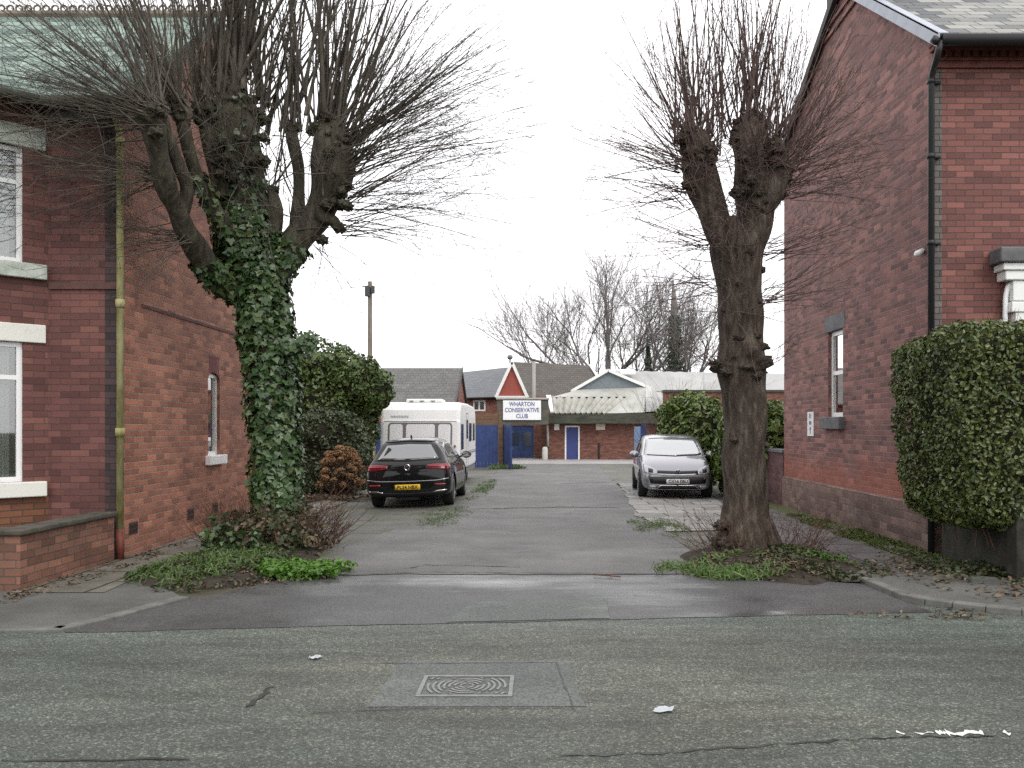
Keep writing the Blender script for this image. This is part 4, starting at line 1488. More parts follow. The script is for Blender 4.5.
def shoot(mb, p, d, length, r0, up, wob, r, sides=4, nseg=8, twigs=4, tw_len=0.5, depth=0, tip=0.22):
    pts = [Vector(p)]
    d = Vector(d).normalized()
    st = length / nseg
    for i in range(nseg):
        d = (d + Vector((0, 0, up * (0.5 + i / nseg))) + Vector((r.gauss(0, wob), r.gauss(0, wob), r.gauss(0, wob)))).normalized()
        pts.append(pts[-1] + d * st)
    rad = [max(0.0022, r0 * (1 - (1 - tip) * (i / nseg) ** 0.8)) for i in range(nseg + 1)]
    mb.tube(pts, rad, sides, cap=False)
    for k in range(twigs):
        f = r.uniform(0.3, 0.97)
        i = min(nseg - 1, int(f * nseg))
        q = pts[i].lerp(pts[i + 1], f * nseg - i)
        ax = (pts[i + 1] - pts[i]).normalized()
        side = rdir(ax, 0.55, r)
        shoot(mb, q, side, tw_len * r.uniform(0.4, 1.2), max(0.0026, rad[i] * 0.5), up * 0.8, wob * 1.2, r, 3, 5,
              (1 if depth == 0 and r.random() < 0.35 else 0), tw_len * 0.5, depth + 1, 0.4)


def cluster(mb, c, R_, n, d, spread, ln, rd, up, wob, r, twigs=(2, 6), tw=0.45):
    for _ in range(n):
        off = Vector((r.gauss(0, 1), r.gauss(0, 1), r.gauss(0, 1))) * R_ * 0.6
        dd = rdir(d, spread, r)
        L_ = r.uniform(*ln)
        x = r.random() ** 1.8
        shoot(mb, Vector(c) + off, dd, L_, rd[0] + (rd[1] - rd[0]) * x, up, wob, r, 5 if rd[1] > 0.02 else 4, 8, r.randint(*twigs), tw)


def limb(mb, path, Y, sides=16, bump=0.28, bfreq=2.2, seed=0.0, dy=None, sub=6):
    """path of (px, py, radius m [, dy])"""
    pts, rad = [], []
    n = len(path)
    ctrl = []
    for q in path:
        dyy = q[3] if len(q) > 3 else 0.0
        ctrl.append((P(q[0], q[1], Y + dyy), q[2]))
    for i in range(n - 1):
        p0 = ctrl[max(i - 1, 0)]; p1 = ctrl[i]; p2 = ctrl[i + 1]; p3 = ctrl[min(i + 2, n - 1)]
        for k in range(sub):
            t = k / sub
            cr = lambda a, b, c, d: 0.5 * ((2 * b) + (-a + c) * t + (2 * a - 5 * b + 4 * c - d) * t * t + (-a + 3 * b - 3 * c + d) * t ** 3)
            pts.append(Vector([cr(p0[0][j], p1[0][j], p2[0][j], p3[0][j]) for j in range(3)]))
            rad.append(cr(p0[1], p1[1], p2[1], p3[1]))
    pts.append(ctrl[-1][0]); rad.append(ctrl[-1][1])
    mb.tube(pts, rad, sides, True, bump, bfreq, seed)
    return pts, rad


def burr(mb, c, r, rr, seed):
    """knobbly swelling"""
    i0 = len(mb.v)
    N, K = 22, 16
    c = Vector(c)
    for j in range(K + 1):
        th = math.pi * j / K
        for k in range(N):
            ph = 2 * math.pi * k / N
            d = Vector((math.sin(th) * math.cos(ph), math.sin(th) * math.sin(ph), math.cos(th)))
            f = 0.92 + 0.5 * noise.noise(d * 1.9 + Vector((seed, 0, 0))) + 0.4 * noise.noise(d * 4.4 + Vector((0, seed, 0))) + 0.18 * noise.noise(d * 9 + Vector((0, 0, seed)))
            mb.v.append(tuple(c + Vector((d.x * r[0], d.y * r[1], d.z * r[2])) * f))
    for j in range(K):
        for k in range(N):
            q = (k + 1) % N
            a = i0 + j * N
            mb.f.append((a + k, a + N + k, a + N + q, a + q)); mb.mi.append(mb.cm)


# ---------------- left tree: ivy-clad pollard
YT1 = 11.2
t1 = thing('lime_tree', 'left pollarded tree, its trunk wrapped in ivy, with long bare shoots fanning upwards', 'tree', (PX(280, YT1), YT1, 0), group='pollarded trees either side of the lane')
rL = random.Random(11)
mb = MB()
skel = []
skel.append(limb(mb, [(284, 566, .50), (282, 548, .36), (279, 515, .26), (277, 470, .235), (273, 410, .235), (269, 350, .25), (262, 300, .275), (255, 262, .31), (249, 235, .31), (243, 215, .28)], YT1, 20, 0.25, 2.5, 1.0))
skel.append(limb(mb, [(248, 275, .3, 0), (230, 284, .23, -.15), (208, 264, .16, -.5), (188, 236, .13, -.9), (174, 205, .115, -1.25), (164, 180, .115, -1.5), (158, 150, .115, -1.7), (152, 120, .12, -1.85), (149, 110, .06, -1.9)], YT1, 12, 0.3, 3, 2.0))
skel.append(limb(mb, [(180, 216, .10, -1.1), (187, 190, .075, -1.2), (179, 165, .07, -1.35), (168, 135, .065, -1.5), (161, 110, .06, -1.6)], YT1, 10, 0.25, 3, 3.0))
skel.append(limb(mb, [(243, 245, .2, -.2), (224, 225, .13, -.4), (208, 200, .095, -.6), (197, 175, .085, -.75), (189, 150, .08, -.9), (182, 122, .08, -1.0), (176, 104, .05, -1.1)], YT1, 12, 0.25, 3, 4.0))
skel.append(limb(mb, [(247, 250, .31), (244, 215, .29), (241, 180, .30), (239, 150, .32), (237, 120, .31), (236, 98, .2)], YT1, 18, 0.35, 2.2, 5.0))
skel.append(limb(mb, [(226, 200, .15), (218, 170, .14), (211, 140, .14), (205, 112, .10)], YT1 - 0.2, 12, 0.3, 3, 6.0))
skel.append(limb(mb, [(262, 262, .22), (272, 238, .13), (276, 212, .105), (272, 190, .07)], YT1 - 0.12, 12, 0.35, 3, 7.0))
skel.append(limb(mb, [(260, 290, .26), (278, 266, .21), (299, 240, .19), (318, 215, .205), (330, 185, .245), (333, 155, .25), (330, 130, .21), (328, 116, .12)], YT1, 16, 0.35, 2.4, 8.0))
skel.append(limb(mb, [(296, 243, .12), (298, 205, .09), (299, 170, .085), (294, 145, .10), (290, 128, .07)], YT1 + 0.15, 10, 0.3, 3, 9.0))
skel.append(limb(mb, [(318, 215, .12), (333, 221, .09), (338, 230, .055)], YT1 - 0.05, 10, 0.4, 4, 10.0))
for i, (px, py, dy, s) in enumerate(((152, 118, -1.85, .15), (182, 118, -1.0, .11), (161, 108, -1.6, .08), (207, 112, -.2, .15), (236, 102, -.1, .20), (258, 118, 0, .14), (222, 145, -.25, .10), (252, 160, -.26, .10),
                                     (273, 190, -.12, .08), (292, 130, .15, .10), (322, 130, 0, .13), (338, 140, -.1, .13), (346, 172, 0, .09), (341, 205, -.1, .09), (322, 240, -.1, .08), (340, 228, -.1, .08))):
    burr(mb, P(px, py, YT1 + dy), (s, s, s * 0.9), 0, i * 3.1)
for (px, py, dy, w_, h_, nn) in ((236, 105, -.15, 26, 14, 18), (205, 116, -.25, 12, 12, 8), (152, 120, -1.85, 9, 14, 10), (328, 128, -.1, 18, 14, 14), (338, 170, -.25, 14, 40, 16), (240, 160, -.4, 26, 30, 14)):
    for _ in range(nn):
        s = rL.uniform(.035, .09)
        burr(mb, P(px + rL.uniform(-w_, w_), py + rL.uniform(-h_, h_), YT1 + dy + rL.uniform(-.12, .08)), (s, s, s * .8), 0, rL.uniform(0, 90))
trunk1 = mb.build('trunk', M_barkL, t1, smooth=True, uv=False)

mb = MB()
CL = lambda px, py, dy=0.0: P(px, py, YT1 + dy)
cluster(mb, CL(152, 116, -1.85), .13, 54, (-.78, -.12, .55), .30, (1.2, 2.6), (.005, .016), -.006, .05, rL, (4, 9), .6)
cluster(mb, CL(152, 122, -1.85), .13, 36, (-.96, -.15, .22), .28, (1.1, 2.2), (.004, .011), -.012, .06, rL, (4, 8), .6)
cluster(mb, CL(156, 108, -1.75), .13, 34, (-.30, 0, 1), .24, (1.3, 2.4), (.006, .020), .02, .04, rL)
cluster(mb, CL(166, 178, -1.5), .11, 44, (-1, -.2, .02), .30, (.8, 2.2), (.0035, .009), -.006, .08, rL, (3, 8), .6)
cluster(mb, CL(188, 236, -.95), .11, 30, (-1, -.3, -.12), .35, (.6, 2.0), (.0035, .008), .01, .08, rL)
cluster(mb, CL(180, 112, -1.0), .12, 36, (-.40, -.1, 1), .28, (1.4, 2.8), (.008, .03), .03, .04, rL)
cluster(mb, CL(207, 110, -.2), .16, 34, (-.14, 0, 1), .22, (1.8, 3.2), (.008, .030), .03, .035, rL)
cluster(mb, CL(234, 98), .30, 62, (.0, 0, 1), .20, (2.0, 3.4), (.012, .052), .03, .03, rL)
cluster(mb, CL(262, 112), .2, 26, (.12, 0, 1), .22, (1.8, 3.2), (.008, .03), .03, .035, rL)
cluster(mb, CL(272, 185, -.2), .14, 16, (.15, -.1, 1), .3, (1.0, 2.4), (.006, .016), .03, .05, rL)
cluster(mb, CL(292, 126, .15), .12, 24, (.02, 0, 1), .18, (1.8, 3.2), (.008, .03), .03, .03, rL)
cluster(mb, CL(326, 122), .24, 58, (.12, 0, 1), .22, (1.8, 3.3), (.010, .042), .03, .03, rL)
cluster(mb, CL(342, 142), .16, 56, (.70, -.05, .80), .25, (1.6, 3.2), (.006, .022), -.008, .045, rL, (4, 9), .6)
cluster(mb, CL(349, 168), .18, 70, (1, -.1, .66), .27, (1.3, 3.0), (.004, .014), -.022, .05, rL, (4, 9), .6)
cluster(mb, CL(348, 198), .18, 46, (1, -.1, .30), .24, (1.1, 2.9), (.004, .010), -.022, .055, rL, (4, 8), .6)
cluster(mb, CL(343, 227), .14, 30, (1, -.2, .0), .26, (.9, 2.5), (.0035, .009), -.016, .06, rL, (3, 7), .5)
cluster(mb, CL(320, 245), .14, 12, (.4, -.3, -.8), .4, (.5, 1.6), (.004, .008), .02, .09, rL)
# tangled growth round the knuckles
for px, py, dy, n in ((240, 180, -.45, 30), (225, 140, -.45, 26), (255, 130, -.4, 22), (330, 180, -.35, 30), (172, 170, -1.4, 18), (265, 225, -.4, 16), (300, 220, -.3, 16)):
    cluster(mb, CL(px, py, dy), .2, n, (0, -.35, .25), .9, (.4, 1.3), (.004, .011), .02, .13, rL, (1, 4), .35)
mb.build('crown', M_twigL, t1, smooth=True, uv=False)
# thin suckers round the foot
mb = MB()
for _ in range(260):
    a = rL.uniform(0, 2 * math.pi); q = rL.uniform(.3, .8)
    p = Vector((PX(280, YT1) + q * math.cos(a) * 1.1, YT1 - 0.25 + q * math.sin(a) * .7, 0.02))
    shoot(mb, p, rdir((math.cos(a) * .5, math.sin(a) * .4, 1), .25, rL), rL.uniform(.3, .85), .007, .0, .09, rL, 3, 5, rL.randint(1, 4), .22)
for _ in range(12):
    p = Vector((PX(300, YT1) + rL.uniform(-.1, .2), YT1 - 0.3, 0.05))
    shoot(mb, p, rdir((.8, -.2, .7), .25, rL), rL.uniform(.6, 1.3), .005, .0, .05, rL, 3, 6, 2, .3)
mb.build('suckers', M_sucker, t1, smooth=True, uv=False)['kind'] = 'stuff'
settle(t1)

# ivy on the trunk: a plant of its own
iv = thing('ivy', 'dense dark green ivy covering the trunk of the left pollarded tree', 'climbing plant', (PX(280, YT1), YT1 - 0.4, 0))
ip, inr = [], []
bv = BVHTree.FromPolygons([v.co[:] for v in trunk1.data.vertices], [p.vertices[:] for p in trunk1.data.polygons])


def ivy_on(pts, rad, n, t0, t1_, thick, back=0.5):
    for _ in range(n):
        f = rL.uniform(t0, t1_) * (len(pts) - 1)
        i = min(int(f), len(pts) - 2)
        c = pts[i].lerp(pts[i + 1], f - i); rr = rad[i] + (rad[i + 1] - rad[i]) * (f - i)
        a = rL.uniform(0, 2 * math.pi)
        if math.sin(a) > 0 and rL.random() > back: a = -a
        t = (pts[i + 1] - pts[i]).normalized()
        u = t.cross(Vector((0, 1, 0)))
        u = (u if u.length > .1 else t.cross(Vector((1, 0, 0)))).normalized(); v = u.cross(t)
        d = u * math.cos(a) - v * math.sin(a)
        if d.y > 0.3 and rL.random() > back: d = -d
        h = 0.5 + 0.7 * noise.noise(c * 2.1 + d * 1.7)
        ip.append(c + d * (rr + max(0.0, rL.uniform(0.0, thick) * (0.6 + h)))); inr.append(d + Vector((0, 0, .35)))


ivy_on(*skel[0], 9800, 0.17, 0.98, 0.12, 0.6)
ivy_on(*skel[0], 500, 0.10, 0.22, 0.08, 0.6)
ivy_on(*skel[1], 480, 0.0, 0.28, 0.06)
ivy_on(*skel[4], 420, 0.0, 0.38, 0.06)
ivy_on(*skel[7], 560, 0.0, 0.27, 0.07)
ivy_on(*skel[3], 160, 0.0, 0.5, 0.05)
ivy_on(*skel[4], 160, 0.4, 0.95, 0.10)
# a loose tendril standing out to the right at shoulder height, as on the trunk
for k in range(170):
    f = rL.random()
    c = P(288 + 26 * f, 352 - 10 * f + rL.gauss(0, 5), YT1 - 0.28)
    ip.append(c + Vector((rL.gauss(0, .03), rL.gauss(0, .08), rL.gauss(0, .03)))); inr.append(Vector((.4, -1, .5)))
leaves_mesh('leaves', ip, inr, 0.076, M_ivy, iv, 'ivy', 0.45, 5, sizevar=0.5, droop=0.9)
mb = MB()
for _ in range(16):
    a = rL.uniform(math.pi, 2 * math.pi)
    pts_, rad_ = skel[0]
    st = []
    for i in range(8, len(pts_) - 4, 3):
        a += rL.gauss(0, .2)
        st.append(pts_[i] + Vector((math.cos(a), math.sin(a), 0)) * (rad_[i] + .015))
    mb.tube(st, .012, 5, cap=False)
mb.build('stems', M_sucker, iv, smooth=True, uv=False)
settle(iv)

# ---------------- right tree: bare pollard
YT2 = 10.3
t2 = thing('lime_tree', 'right pollarded tree with a bare knobbly trunk and two stubby limbs bristling with shoots', 'tree', (PX(745, YT2), YT2, 0), group='pollarded trees either side of the lane')
rR = random.Random(23)
mb = MB()
sk2 = []
sk2.append(limb(mb, [(748, 578, .54), (747, 562, .43), (745, 540, .33), (745, 505, .28), (745, 450, .27), (744, 400, .265), (741, 368, .285), (740, 330, .28), (739, 300, .28), (738, 270, .30), (737, 248, .34), (736, 236, .31)], YT2, 22, 0.2, 3.0, 31.0))
sk2.append(limb(mb, [(732, 262, .20), (719, 232, .19), (709, 205, .195), (702, 180, .205), (699, 158, .20), (698, 140, .18), (698, 132, .10)], YT2, 16, 0.25, 3.2, 32.0))
sk2.append(limb(mb, [(744, 262, .25), (752, 230, .235), (756, 205, .24), (756, 180, .245), (752, 155, .23), (749, 132, .215), (748, 120, .14)], YT2, 16, 0.25, 3.2, 33.0))
sk2.append(limb(mb, [(756, 210, .16), (770, 192, .15), (777, 172, .14), (777, 150, .12), (775, 138, .07)], YT2 - 0.12, 14, 0.3, 3.2, 34.0))
sk2.append(limb(mb, [(733, 248, .12), (733, 228, .10), (732, 216, .05)], YT2 - 0.15, 10, 0.4, 4, 35.0))
for i, (px, py, dy, s) in enumerate(((741, 365, -.04, .31), (717, 364, -.1, .09), (766, 362, -.05, .085), (762, 347, -.12, .085), (726, 372, -.22, .08), (757, 375, -.22, .08), (763, 415, -.1, .06), (765, 445, -.1, .06),
                                     (734, 440, -.22, .05), (757, 300, -.15, .08), (759, 270, -.1, .08), (686, 150, 0, .09), (698, 137, 0, .14), (708, 148, -.1, .09), (687, 185, 0, .08),
                                     (748, 124, 0, .15), (770, 144, -.1, .11), (785, 172, -.1, .10), (780, 195, -.1, .09), (726, 545, -.28, .16), (768, 545, -.2, .15), (748, 552, -.35, .17), (722, 525, -.2, .09))):
    burr(mb, P(px, py, YT2 + dy), (s, s * .9, s * .7), 0, 50 + i * 2.3)
for (px, py, dy, w_, h_, nn) in ((696, 142, 0, 17, 14, 16), (700, 170, -.15, 18, 22, 12), (752, 130, 0, 20, 14, 16), (778, 168, -.12, 14, 26, 16), (757, 175, -.28, 22, 30, 12), (738, 300, -.24, 20, 60, 10)):
    for _ in range(nn):
        s = rR.uniform(.035, .085)
        burr(mb, P(px + rR.uniform(-w_, w_), py + rR.uniform(-h_, h_), YT2 + dy + rR.uniform(-.12, .08)), (s, s, s * .8), 0, rR.uniform(0, 90))
for k in range(9):
    a = math.pi + math.pi * (k + .5) / 9 + rR.uniform(-.12, .12)
    c0 = P(746, 540, YT2)
    ln = rR.uniform(.4, .58)
    mb.tube([c0 + Vector((math.cos(a) * .22, math.sin(a) * .22, .25)), Vector((c0.x + math.cos(a) * .36, c0.y + math.sin(a) * .34, .16)), Vector((c0.x + math.cos(a) * ln, c0.y + math.sin(a) * ln * .8, .06)), Vector((c0.x + math.cos(a) * (ln + .25), c0.y + math.sin(a) * (ln + .25) * .8, -.05))], [.10, .08, .05, .02], 9, True, .3, 5, k)
trunk2 = mb.build('trunk', M_barkR, t2, smooth=True, uv=False)
mb = MB()
CR = lambda px, py, dy=0.0: P(px, py, YT2 + dy)
cluster(mb, CR(697, 136), .20, 54, (-.03, 0, 1), .20, (1.2, 2.2), (.006, .020), .03, .04, rR, (2, 6), .35)
cluster(mb, CR(688, 140), .16, 36, (-.45, 0, .9), .24, (1.0, 2.0), (.005, .015), .03, .045, rR, (2, 6), .35)
cluster(mb, CR(684, 165), .14, 40, (-1, -.1, .45), .26, (.8, 1.6), (.004, .010), .004, .05, rR, (2, 5), .35)
cluster(mb, CR(686, 195), .14, 30, (-1, -.1, .1), .28, (.6, 1.5), (.004, .009), .002, .055, rR, (2, 5), .3)
cluster(mb, CR(708, 146), .14, 14, (.3, -.1, 1), .25, (.7, 1.6), (.005, .013), .03, .05, rR, (2, 5), .3)
cluster(mb, CR(748, 122), .22, 60, (-.02, 0, 1), .19, (1.1, 2.1), (.006, .020), .03, .035, rR, (2, 6), .35)
cluster(mb, CR(776, 140, -.1), .18, 52, (.22, 0, 1), .24, (1.1, 2.1), (.005, .016), .03, .04, rR, (2, 6), .35)
cluster(mb, CR(788, 165, -.1), .18, 50, (.85, -.1, .65), .28, (.8, 1.6), (.004, .012), .006, .05, rR, (2, 6), .35)
cluster(mb, CR(788, 190, -.1), .16, 34, (1, -.15, .25), .3, (.7, 1.5), (.004, .010), .003, .055, rR, (2, 5), .3)
cluster(mb, CR(712, 240), .12, 24, (-1, -.25, .05), .3, (.6, 1.7), (.004, .009), .015, .06, rR, (1, 5), .3)
cluster(mb, CR(716, 285), .14, 18, (-1, -.35, .05), .3, (.6, 1.6), (.004, .009), .02, .06, rR, (1, 5), .3)
cluster(mb, CR(768, 250), .12, 22, (1, -.3, .25), .3, (.6, 1.5), (.004, .010), .02, .06, rR, (1, 5), .3)
cluster(mb, CR(766, 300), .12, 20, (1, -.35, .2), .32, (.5, 1.5), (.004, .010), .02, .06, rR, (1, 5), .3)
cluster(mb, CR(712, 362, -.1), .08, 14, (-1, -.3, .4), .35, (.25, .8), (.003, .006), .03, .08, rR, (1, 3), .2)
cluster(mb, CR(772, 360, -.1), .08, 12, (1, -.3, .5), .35, (.25, .7), (.003, .006), .03, .08, rR, (1, 3), .2)
for px, py, dy, n in ((697, 170, -.2, 44), (750, 160, -.25, 46), (774, 170, -.2, 40), (738, 250, -.3, 40), (742, 310, -.29, 24), (735, 205, -.2, 22)):
    cluster(mb, CR(px, py, dy), .16, n, (0, -.3, .2), .9, (.35, 1.25), (.004, .009), .0, .12, rR, (1, 4), .3)
mb.build('crown', M_twigR, t2, smooth=True, uv=False)
mb = MB()
for _ in range(170):
    a = rR.uniform(0, 2 * math.pi); q = rR.uniform(.28, .6)
    p = Vector((PX(755, YT2) + q * math.cos(a) * 1.3, YT2 - 0.1 + q * math.sin(a) * .7, 0.05))
    shoot(mb, p, rdir((math.cos(a) * .6, math.sin(a) * .4, .8), .35, rR), rR.uniform(.2, .75), .005, .0, .09, rR, 3, 5, rR.randint(0, 3), .2)
mb.build('suckers', M_sucker, t2, smooth=True, uv=False)['kind'] = 'stuff'
settle(t2)

# ---------------- soil beds, weeds and grass at the feet
def mound(name, cx, cy, rx, ry, h, seed, mat):
    bm = bmesh.new()
    N, K = 48, 12
    c = bm.verts.new((cx, cy, h))
    rings = []
    for j in range(1, K + 1):
        f = j / K
        ring = []
        for k in range(N):
            a = 2 * math.pi * k / N
            e = 1 + 0.16 * noise.noise(Vector((math.cos(a) * 1.5 + seed, math.sin(a) * 1.5, 0))) + 0.06 * noise.noise(Vector((math.cos(a) * 5 + seed, math.sin(a) * 5, 3)))
            x, y = cx + rx * f * e * math.cos(a), cy + ry * f * e * math.sin(a)
            z = h * (1 - f ** 2) + 0.03 * noise.noise(Vector((x * 3, y * 3, seed))) * (1 - f ** 4) + 0.012 * noise.noise(Vector((x * 11, y * 11, seed)))
            if j == K: z = -0.03
            ring.append(bm.verts.new((x, y, z + 0.016)))
        rings.append(ring)
    for k in range(N): bm.faces.new((c, rings[0][k], rings[0][(k + 1) % N]))
    for j in range(K - 1):
        for k in range(N):
            q = (k + 1) % N
            bm.faces.new((rings[j][k], rings[j + 1][k], rings[j + 1][q], rings[j][q]))
    me = bpy.data.meshes.new(name); bm.to_mesh(me); bm.free()
    me.materials.append(mat)
    for p in me.polygons: p.use_smooth = True
    o = bpy.data.objects.new(name, me); C.objects.link(o)
    o['kind'] = 'structure'
    return BVHTree.FromPolygons([v.co[:] for v in me.vertices], [p.vertices[:] for p in me.polygons])


bedL = mound('soil_bed', -3.6, 9.7, 1.02, 1.65, 0.09, 3.0, M_soil)
bedR = mound('soil_bed', 2.65, 9.7, .95, 1.3, 0.14, 8.0, M_soil)
M_grass = leaf_mat('grass_blade', [(0.035, 0.075, 0.012), (0.055, 0.115, 0.016), (0.085, 0.16, 0.025), (0.10, 0.14, 0.04), (0.05, 0.06, 0.02)], rough=0.5, trans=0.2)
M_weed = leaf_mat('weed_leaf', [(0.05, 0.12, 0.015), (0.08, 0.18, 0.02), (0.11, 0.23, 0.03), (0.07, 0.14, 0.02)], rough=0.5, trans=0.25)
M_dullweed = leaf_mat('dull_weed_leaf', [(0.02, 0.035, 0.012), (0.035, 0.06, 0.018), (0.055, 0.085, 0.025), (0.045, 0.05, 0.022), (0.07, 0.055, 0.03)], rough=0.55, trans=0.15)
M_litter = leaf_mat('dead_leaf', [(0.06, 0.04, 0.022), (0.10, 0.065, 0.035), (0.15, 0.105, 0.06), (0.05, 0.05, 0.03), (0.20, 0.16, 0.10)], rough=0.7, trans=0.1)


def on_ground(x, y, beds):
    z = gz(y) + 0.015
    for b in beds:
        h = b.ray_cast(Vector((x, y, 2)), Vector((0, 0, -1)))
        if h[0] is not None: z = max(z, h[0].z)
    return z


def patch_stuff(name, label, n, gen, size, mat, shape, lift, jit, seed, upn=(0, 0, 1), beds=(), **kw):
    r = random.Random(seed)
    pts, nr = [], []
    while len(pts) < n:
        q = gen(r)
        if q is None: continue
        x, y = q
        pts.append((x, y, on_ground(x, y, beds) + r.uniform(0, lift))); nr.append(upn)
    o = leaves_mesh(name, pts, nr, size, mat, None, shape, jit, seed, **kw)
    o['kind'] = 'stuff'
    return o


def g_ell(cx, cy, rx, ry, dens=0.5):
    def f(r):
        x, y = cx + r.uniform(-rx, rx), cy + r.uniform(-ry, ry)
        d = ((x - cx) / rx) ** 2 + ((y - cy) / ry) ** 2
        if d > 1: return None
        if r.random() > (1 - d) ** .6 * min(1, max(0.03, dens + 1.5 * noise.noise(Vector((x * 1.9, y * 1.9, cx))) + .7 * noise.noise(Vector((x * 6, y * 6, cy))))): return None
        return x, y
    return f


patch_stuff('weeds', None, 1700, g_ell(-2.55, 8.95, .55, .42, .85), .06, M_weed, 'oval', .10, .5, 1, beds=[bedL])
patch_stuff('grass', None, 3800, g_ell(-3.8, 9.5, .7, 1.4, .55), .085, M_grass, 'blade', .04, .9, 2, upn=(0, -.8, .3), beds=[bedL])
patch_stuff('weeds', None, 1700, g_ell(-3.65, 9.2, .85, 1.3, .5), .05, M_dullweed, 'oval', .05, .6, 3, beds=[bedL])
for (cc, hh, n_, mt, sd_) in (((-3.6, 10.75, .06), (.8, .55, .52), 1300, M_dullweed, 31), ((-3.35, 10.6, .05), (.75, .5, .50), 700, M_litter, 32), ((-3.9, 10.5, .05), (.5, .5, .33), 500, M_ivy, 33)):
    pp, pn = super_points(cc, hh, n_, 2, .16, 2.6, .14, sd_, 0.03)
    leaves_mesh('ground_ivy', pp, pn, .062, mt, None, 'ivy' if mt is not M_litter else 'oval', .9, sd_, sizevar=.5)['kind'] = 'stuff'
patch_stuff('grass', None, 620, g_ell(1.95, 9.15, .75, .62, .4), .10, M_grass, 'blade', .04, .8, 4, upn=(0, -.8, .3), beds=[bedR])
patch_stuff('grass', None, 700, g_ell(2.1, 8.75, .6, .22, .6), .11, M_grass, 'blade', .05, .8, 14, upn=(0, -.8, .3), beds=[bedR])
patch_stuff('weeds', None, 1200, g_ell(3.25, 9.6, .7, 1.3, .4), .045, M_dullweed, 'oval', .05, .6, 5, beds=[bedR])
patch_stuff('weeds', None, 450, g_ell(3.35, 10.0, .5, .9, .5), .05, M_weed, 'oval', .04, .6, 15, beds=[bedR])
patch_stuff('leaf_litter', None, 1500, g_ell(2.75, 9.2, 1.2, .85, .5), .05, M_litter, 'oval', .02, .35, 6, beds=[bedR])
patch_stuff('leaf_litter', None, 900, g_ell(4.5, 8.6, .9, 1.5, .4), .055, M_litter, 'oval', .09, .3, 7)
patch_stuff('weeds', None, 700, g_ell(4.6, 8.9, .5, 1.0, .5), .05, M_dullweed, 'oval', .10, .5, 8)
patch_stuff('leaf_litter', None, 500, g_ell(-4.9, 9.2, .25, 2.2, .4), .04, M_litter, 'oval', .02, .3, 9)
patch_stuff('leaf_litter', None, 260, g_ell(4.0, 7.0, 1.4, .25, .5), .045, M_litter, 'oval', .012, .25, 10)
patch_stuff('leaf_litter', None, 700, g_ell(-3.3, 8.9, 1.1, 1.0, .5), .045, M_litter, 'oval', .02, .35, 11, beds=[bedL])
patch_stuff('grass', None, 1300, g_ell(-1.75, 15.0, .5, 2.3, .35), .05, M_grass, 'blade', .02, .9, 12, upn=(0, -.8, .3))
patch_stuff('grass', None, 1100, g_ell(-1.55, 22.5, .3, 4.5, .4), .07, M_grass, 'blade', .03, .9, 13, upn=(0, -.8, .3))
patch_stuff('grass', None, 1600, g_ell(1.9, 13.3, .5, 1.4, .4), .05, M_grass, 'blade', .02, .9, 17, upn=(0, -.8, .3))
patch_stuff('grass', None, 900, g_ell(-1.4, 35.2, .9, .5, .7), .22, M_grass, 'blade', .1, .8, 18, upn=(0, -.8, .3))
patch_stuff('moss', None, 5200, g_ell(4.72, 12.2, .34, 3.6, .5), .035, leaf_mat('moss_tuft', [(0.06, 0.085, 0.015), (0.09, 0.12, 0.02), (0.05, 0.06, 0.02)], rough=0.9, trans=0), 'oval', .012, .5, 19)

# ---------------- hedges and shrubs
M_privet = leaf_mat('privet_leaf', [(0.026, 0.046, 0.012), (0.048, 0.076, 0.017), (0.075, 0.106, 0.026), (0.11, 0.14, 0.036), (0.165, 0.18, 0.058), (0.062, 0.08, 0.022)], rough=0.35, trans=0.1)
M_core = noisy('dark_twig_core', (0.012, 0.012, 0.007), (0.03, 0.028, 0.016), scale=14, rough=0.95, bump=1.0)  # twig brown kept dark so gaps between leaves read as shade


def hedge_part(parent, name, c, h, n, size, mat, power=2.0, lump=.12, lf=1.2, depth=.1, seed=1, taper=0.0, shape='oval', core=True, jit=.6, shrink=.86, zmin=0.02, aspect=.55):
    p, nr = super_points(c, h, n, power, lump, lf, depth, seed, zmin, taper)
    lv = leaves_mesh(name, p, nr, size, mat, parent, shape, jit, seed, sizevar=.62, aspect=aspect)
    if core: super_core('branches', c, h, M_core, parent, power, lump, lf, seed, shrink, taper)  # one solid mass, not separate branches; its dark colour stands in for inner shade
    return lv


hd = thing('privet_hedge', 'tall clipped green hedge standing above the dark garden wall at the right edge', 'hedge', (5.6, 9.3, 0))
hedge_part(hd, 'foliage', (5.62, 9.25, 1.64), (1.40, 1.0, 1.10), 56000, .042, M_privet, 7.0, .09, 1.6, .07, 61, .09, jit=.75)
mb = MB()
rH = random.Random(5)
for _ in range(60):
    p = Vector((rH.uniform(4.8, 6.6), rH.uniform(8.7, 10), .3))
    shoot(mb, p, rdir((0, 0, 1), .2, rH), rH.uniform(.6, 1.2), .012, 0, .08, rH, 4, 5, 2, .3)
# young shoots on top
for _ in range(260):
    p = Vector((rH.uniform(4.6, 6.9), rH.uniform(8.4, 10.1), 2.66))
    shoot(mb, p, rdir((0, 0, 1), .3, rH), rH.uniform(.08, .2), .003, 0, .08, rH, 3, 3, 0)
mb.build('twigs', M_sucker, hd, uv=False)['kind'] = 'stuff'
settle(hd)

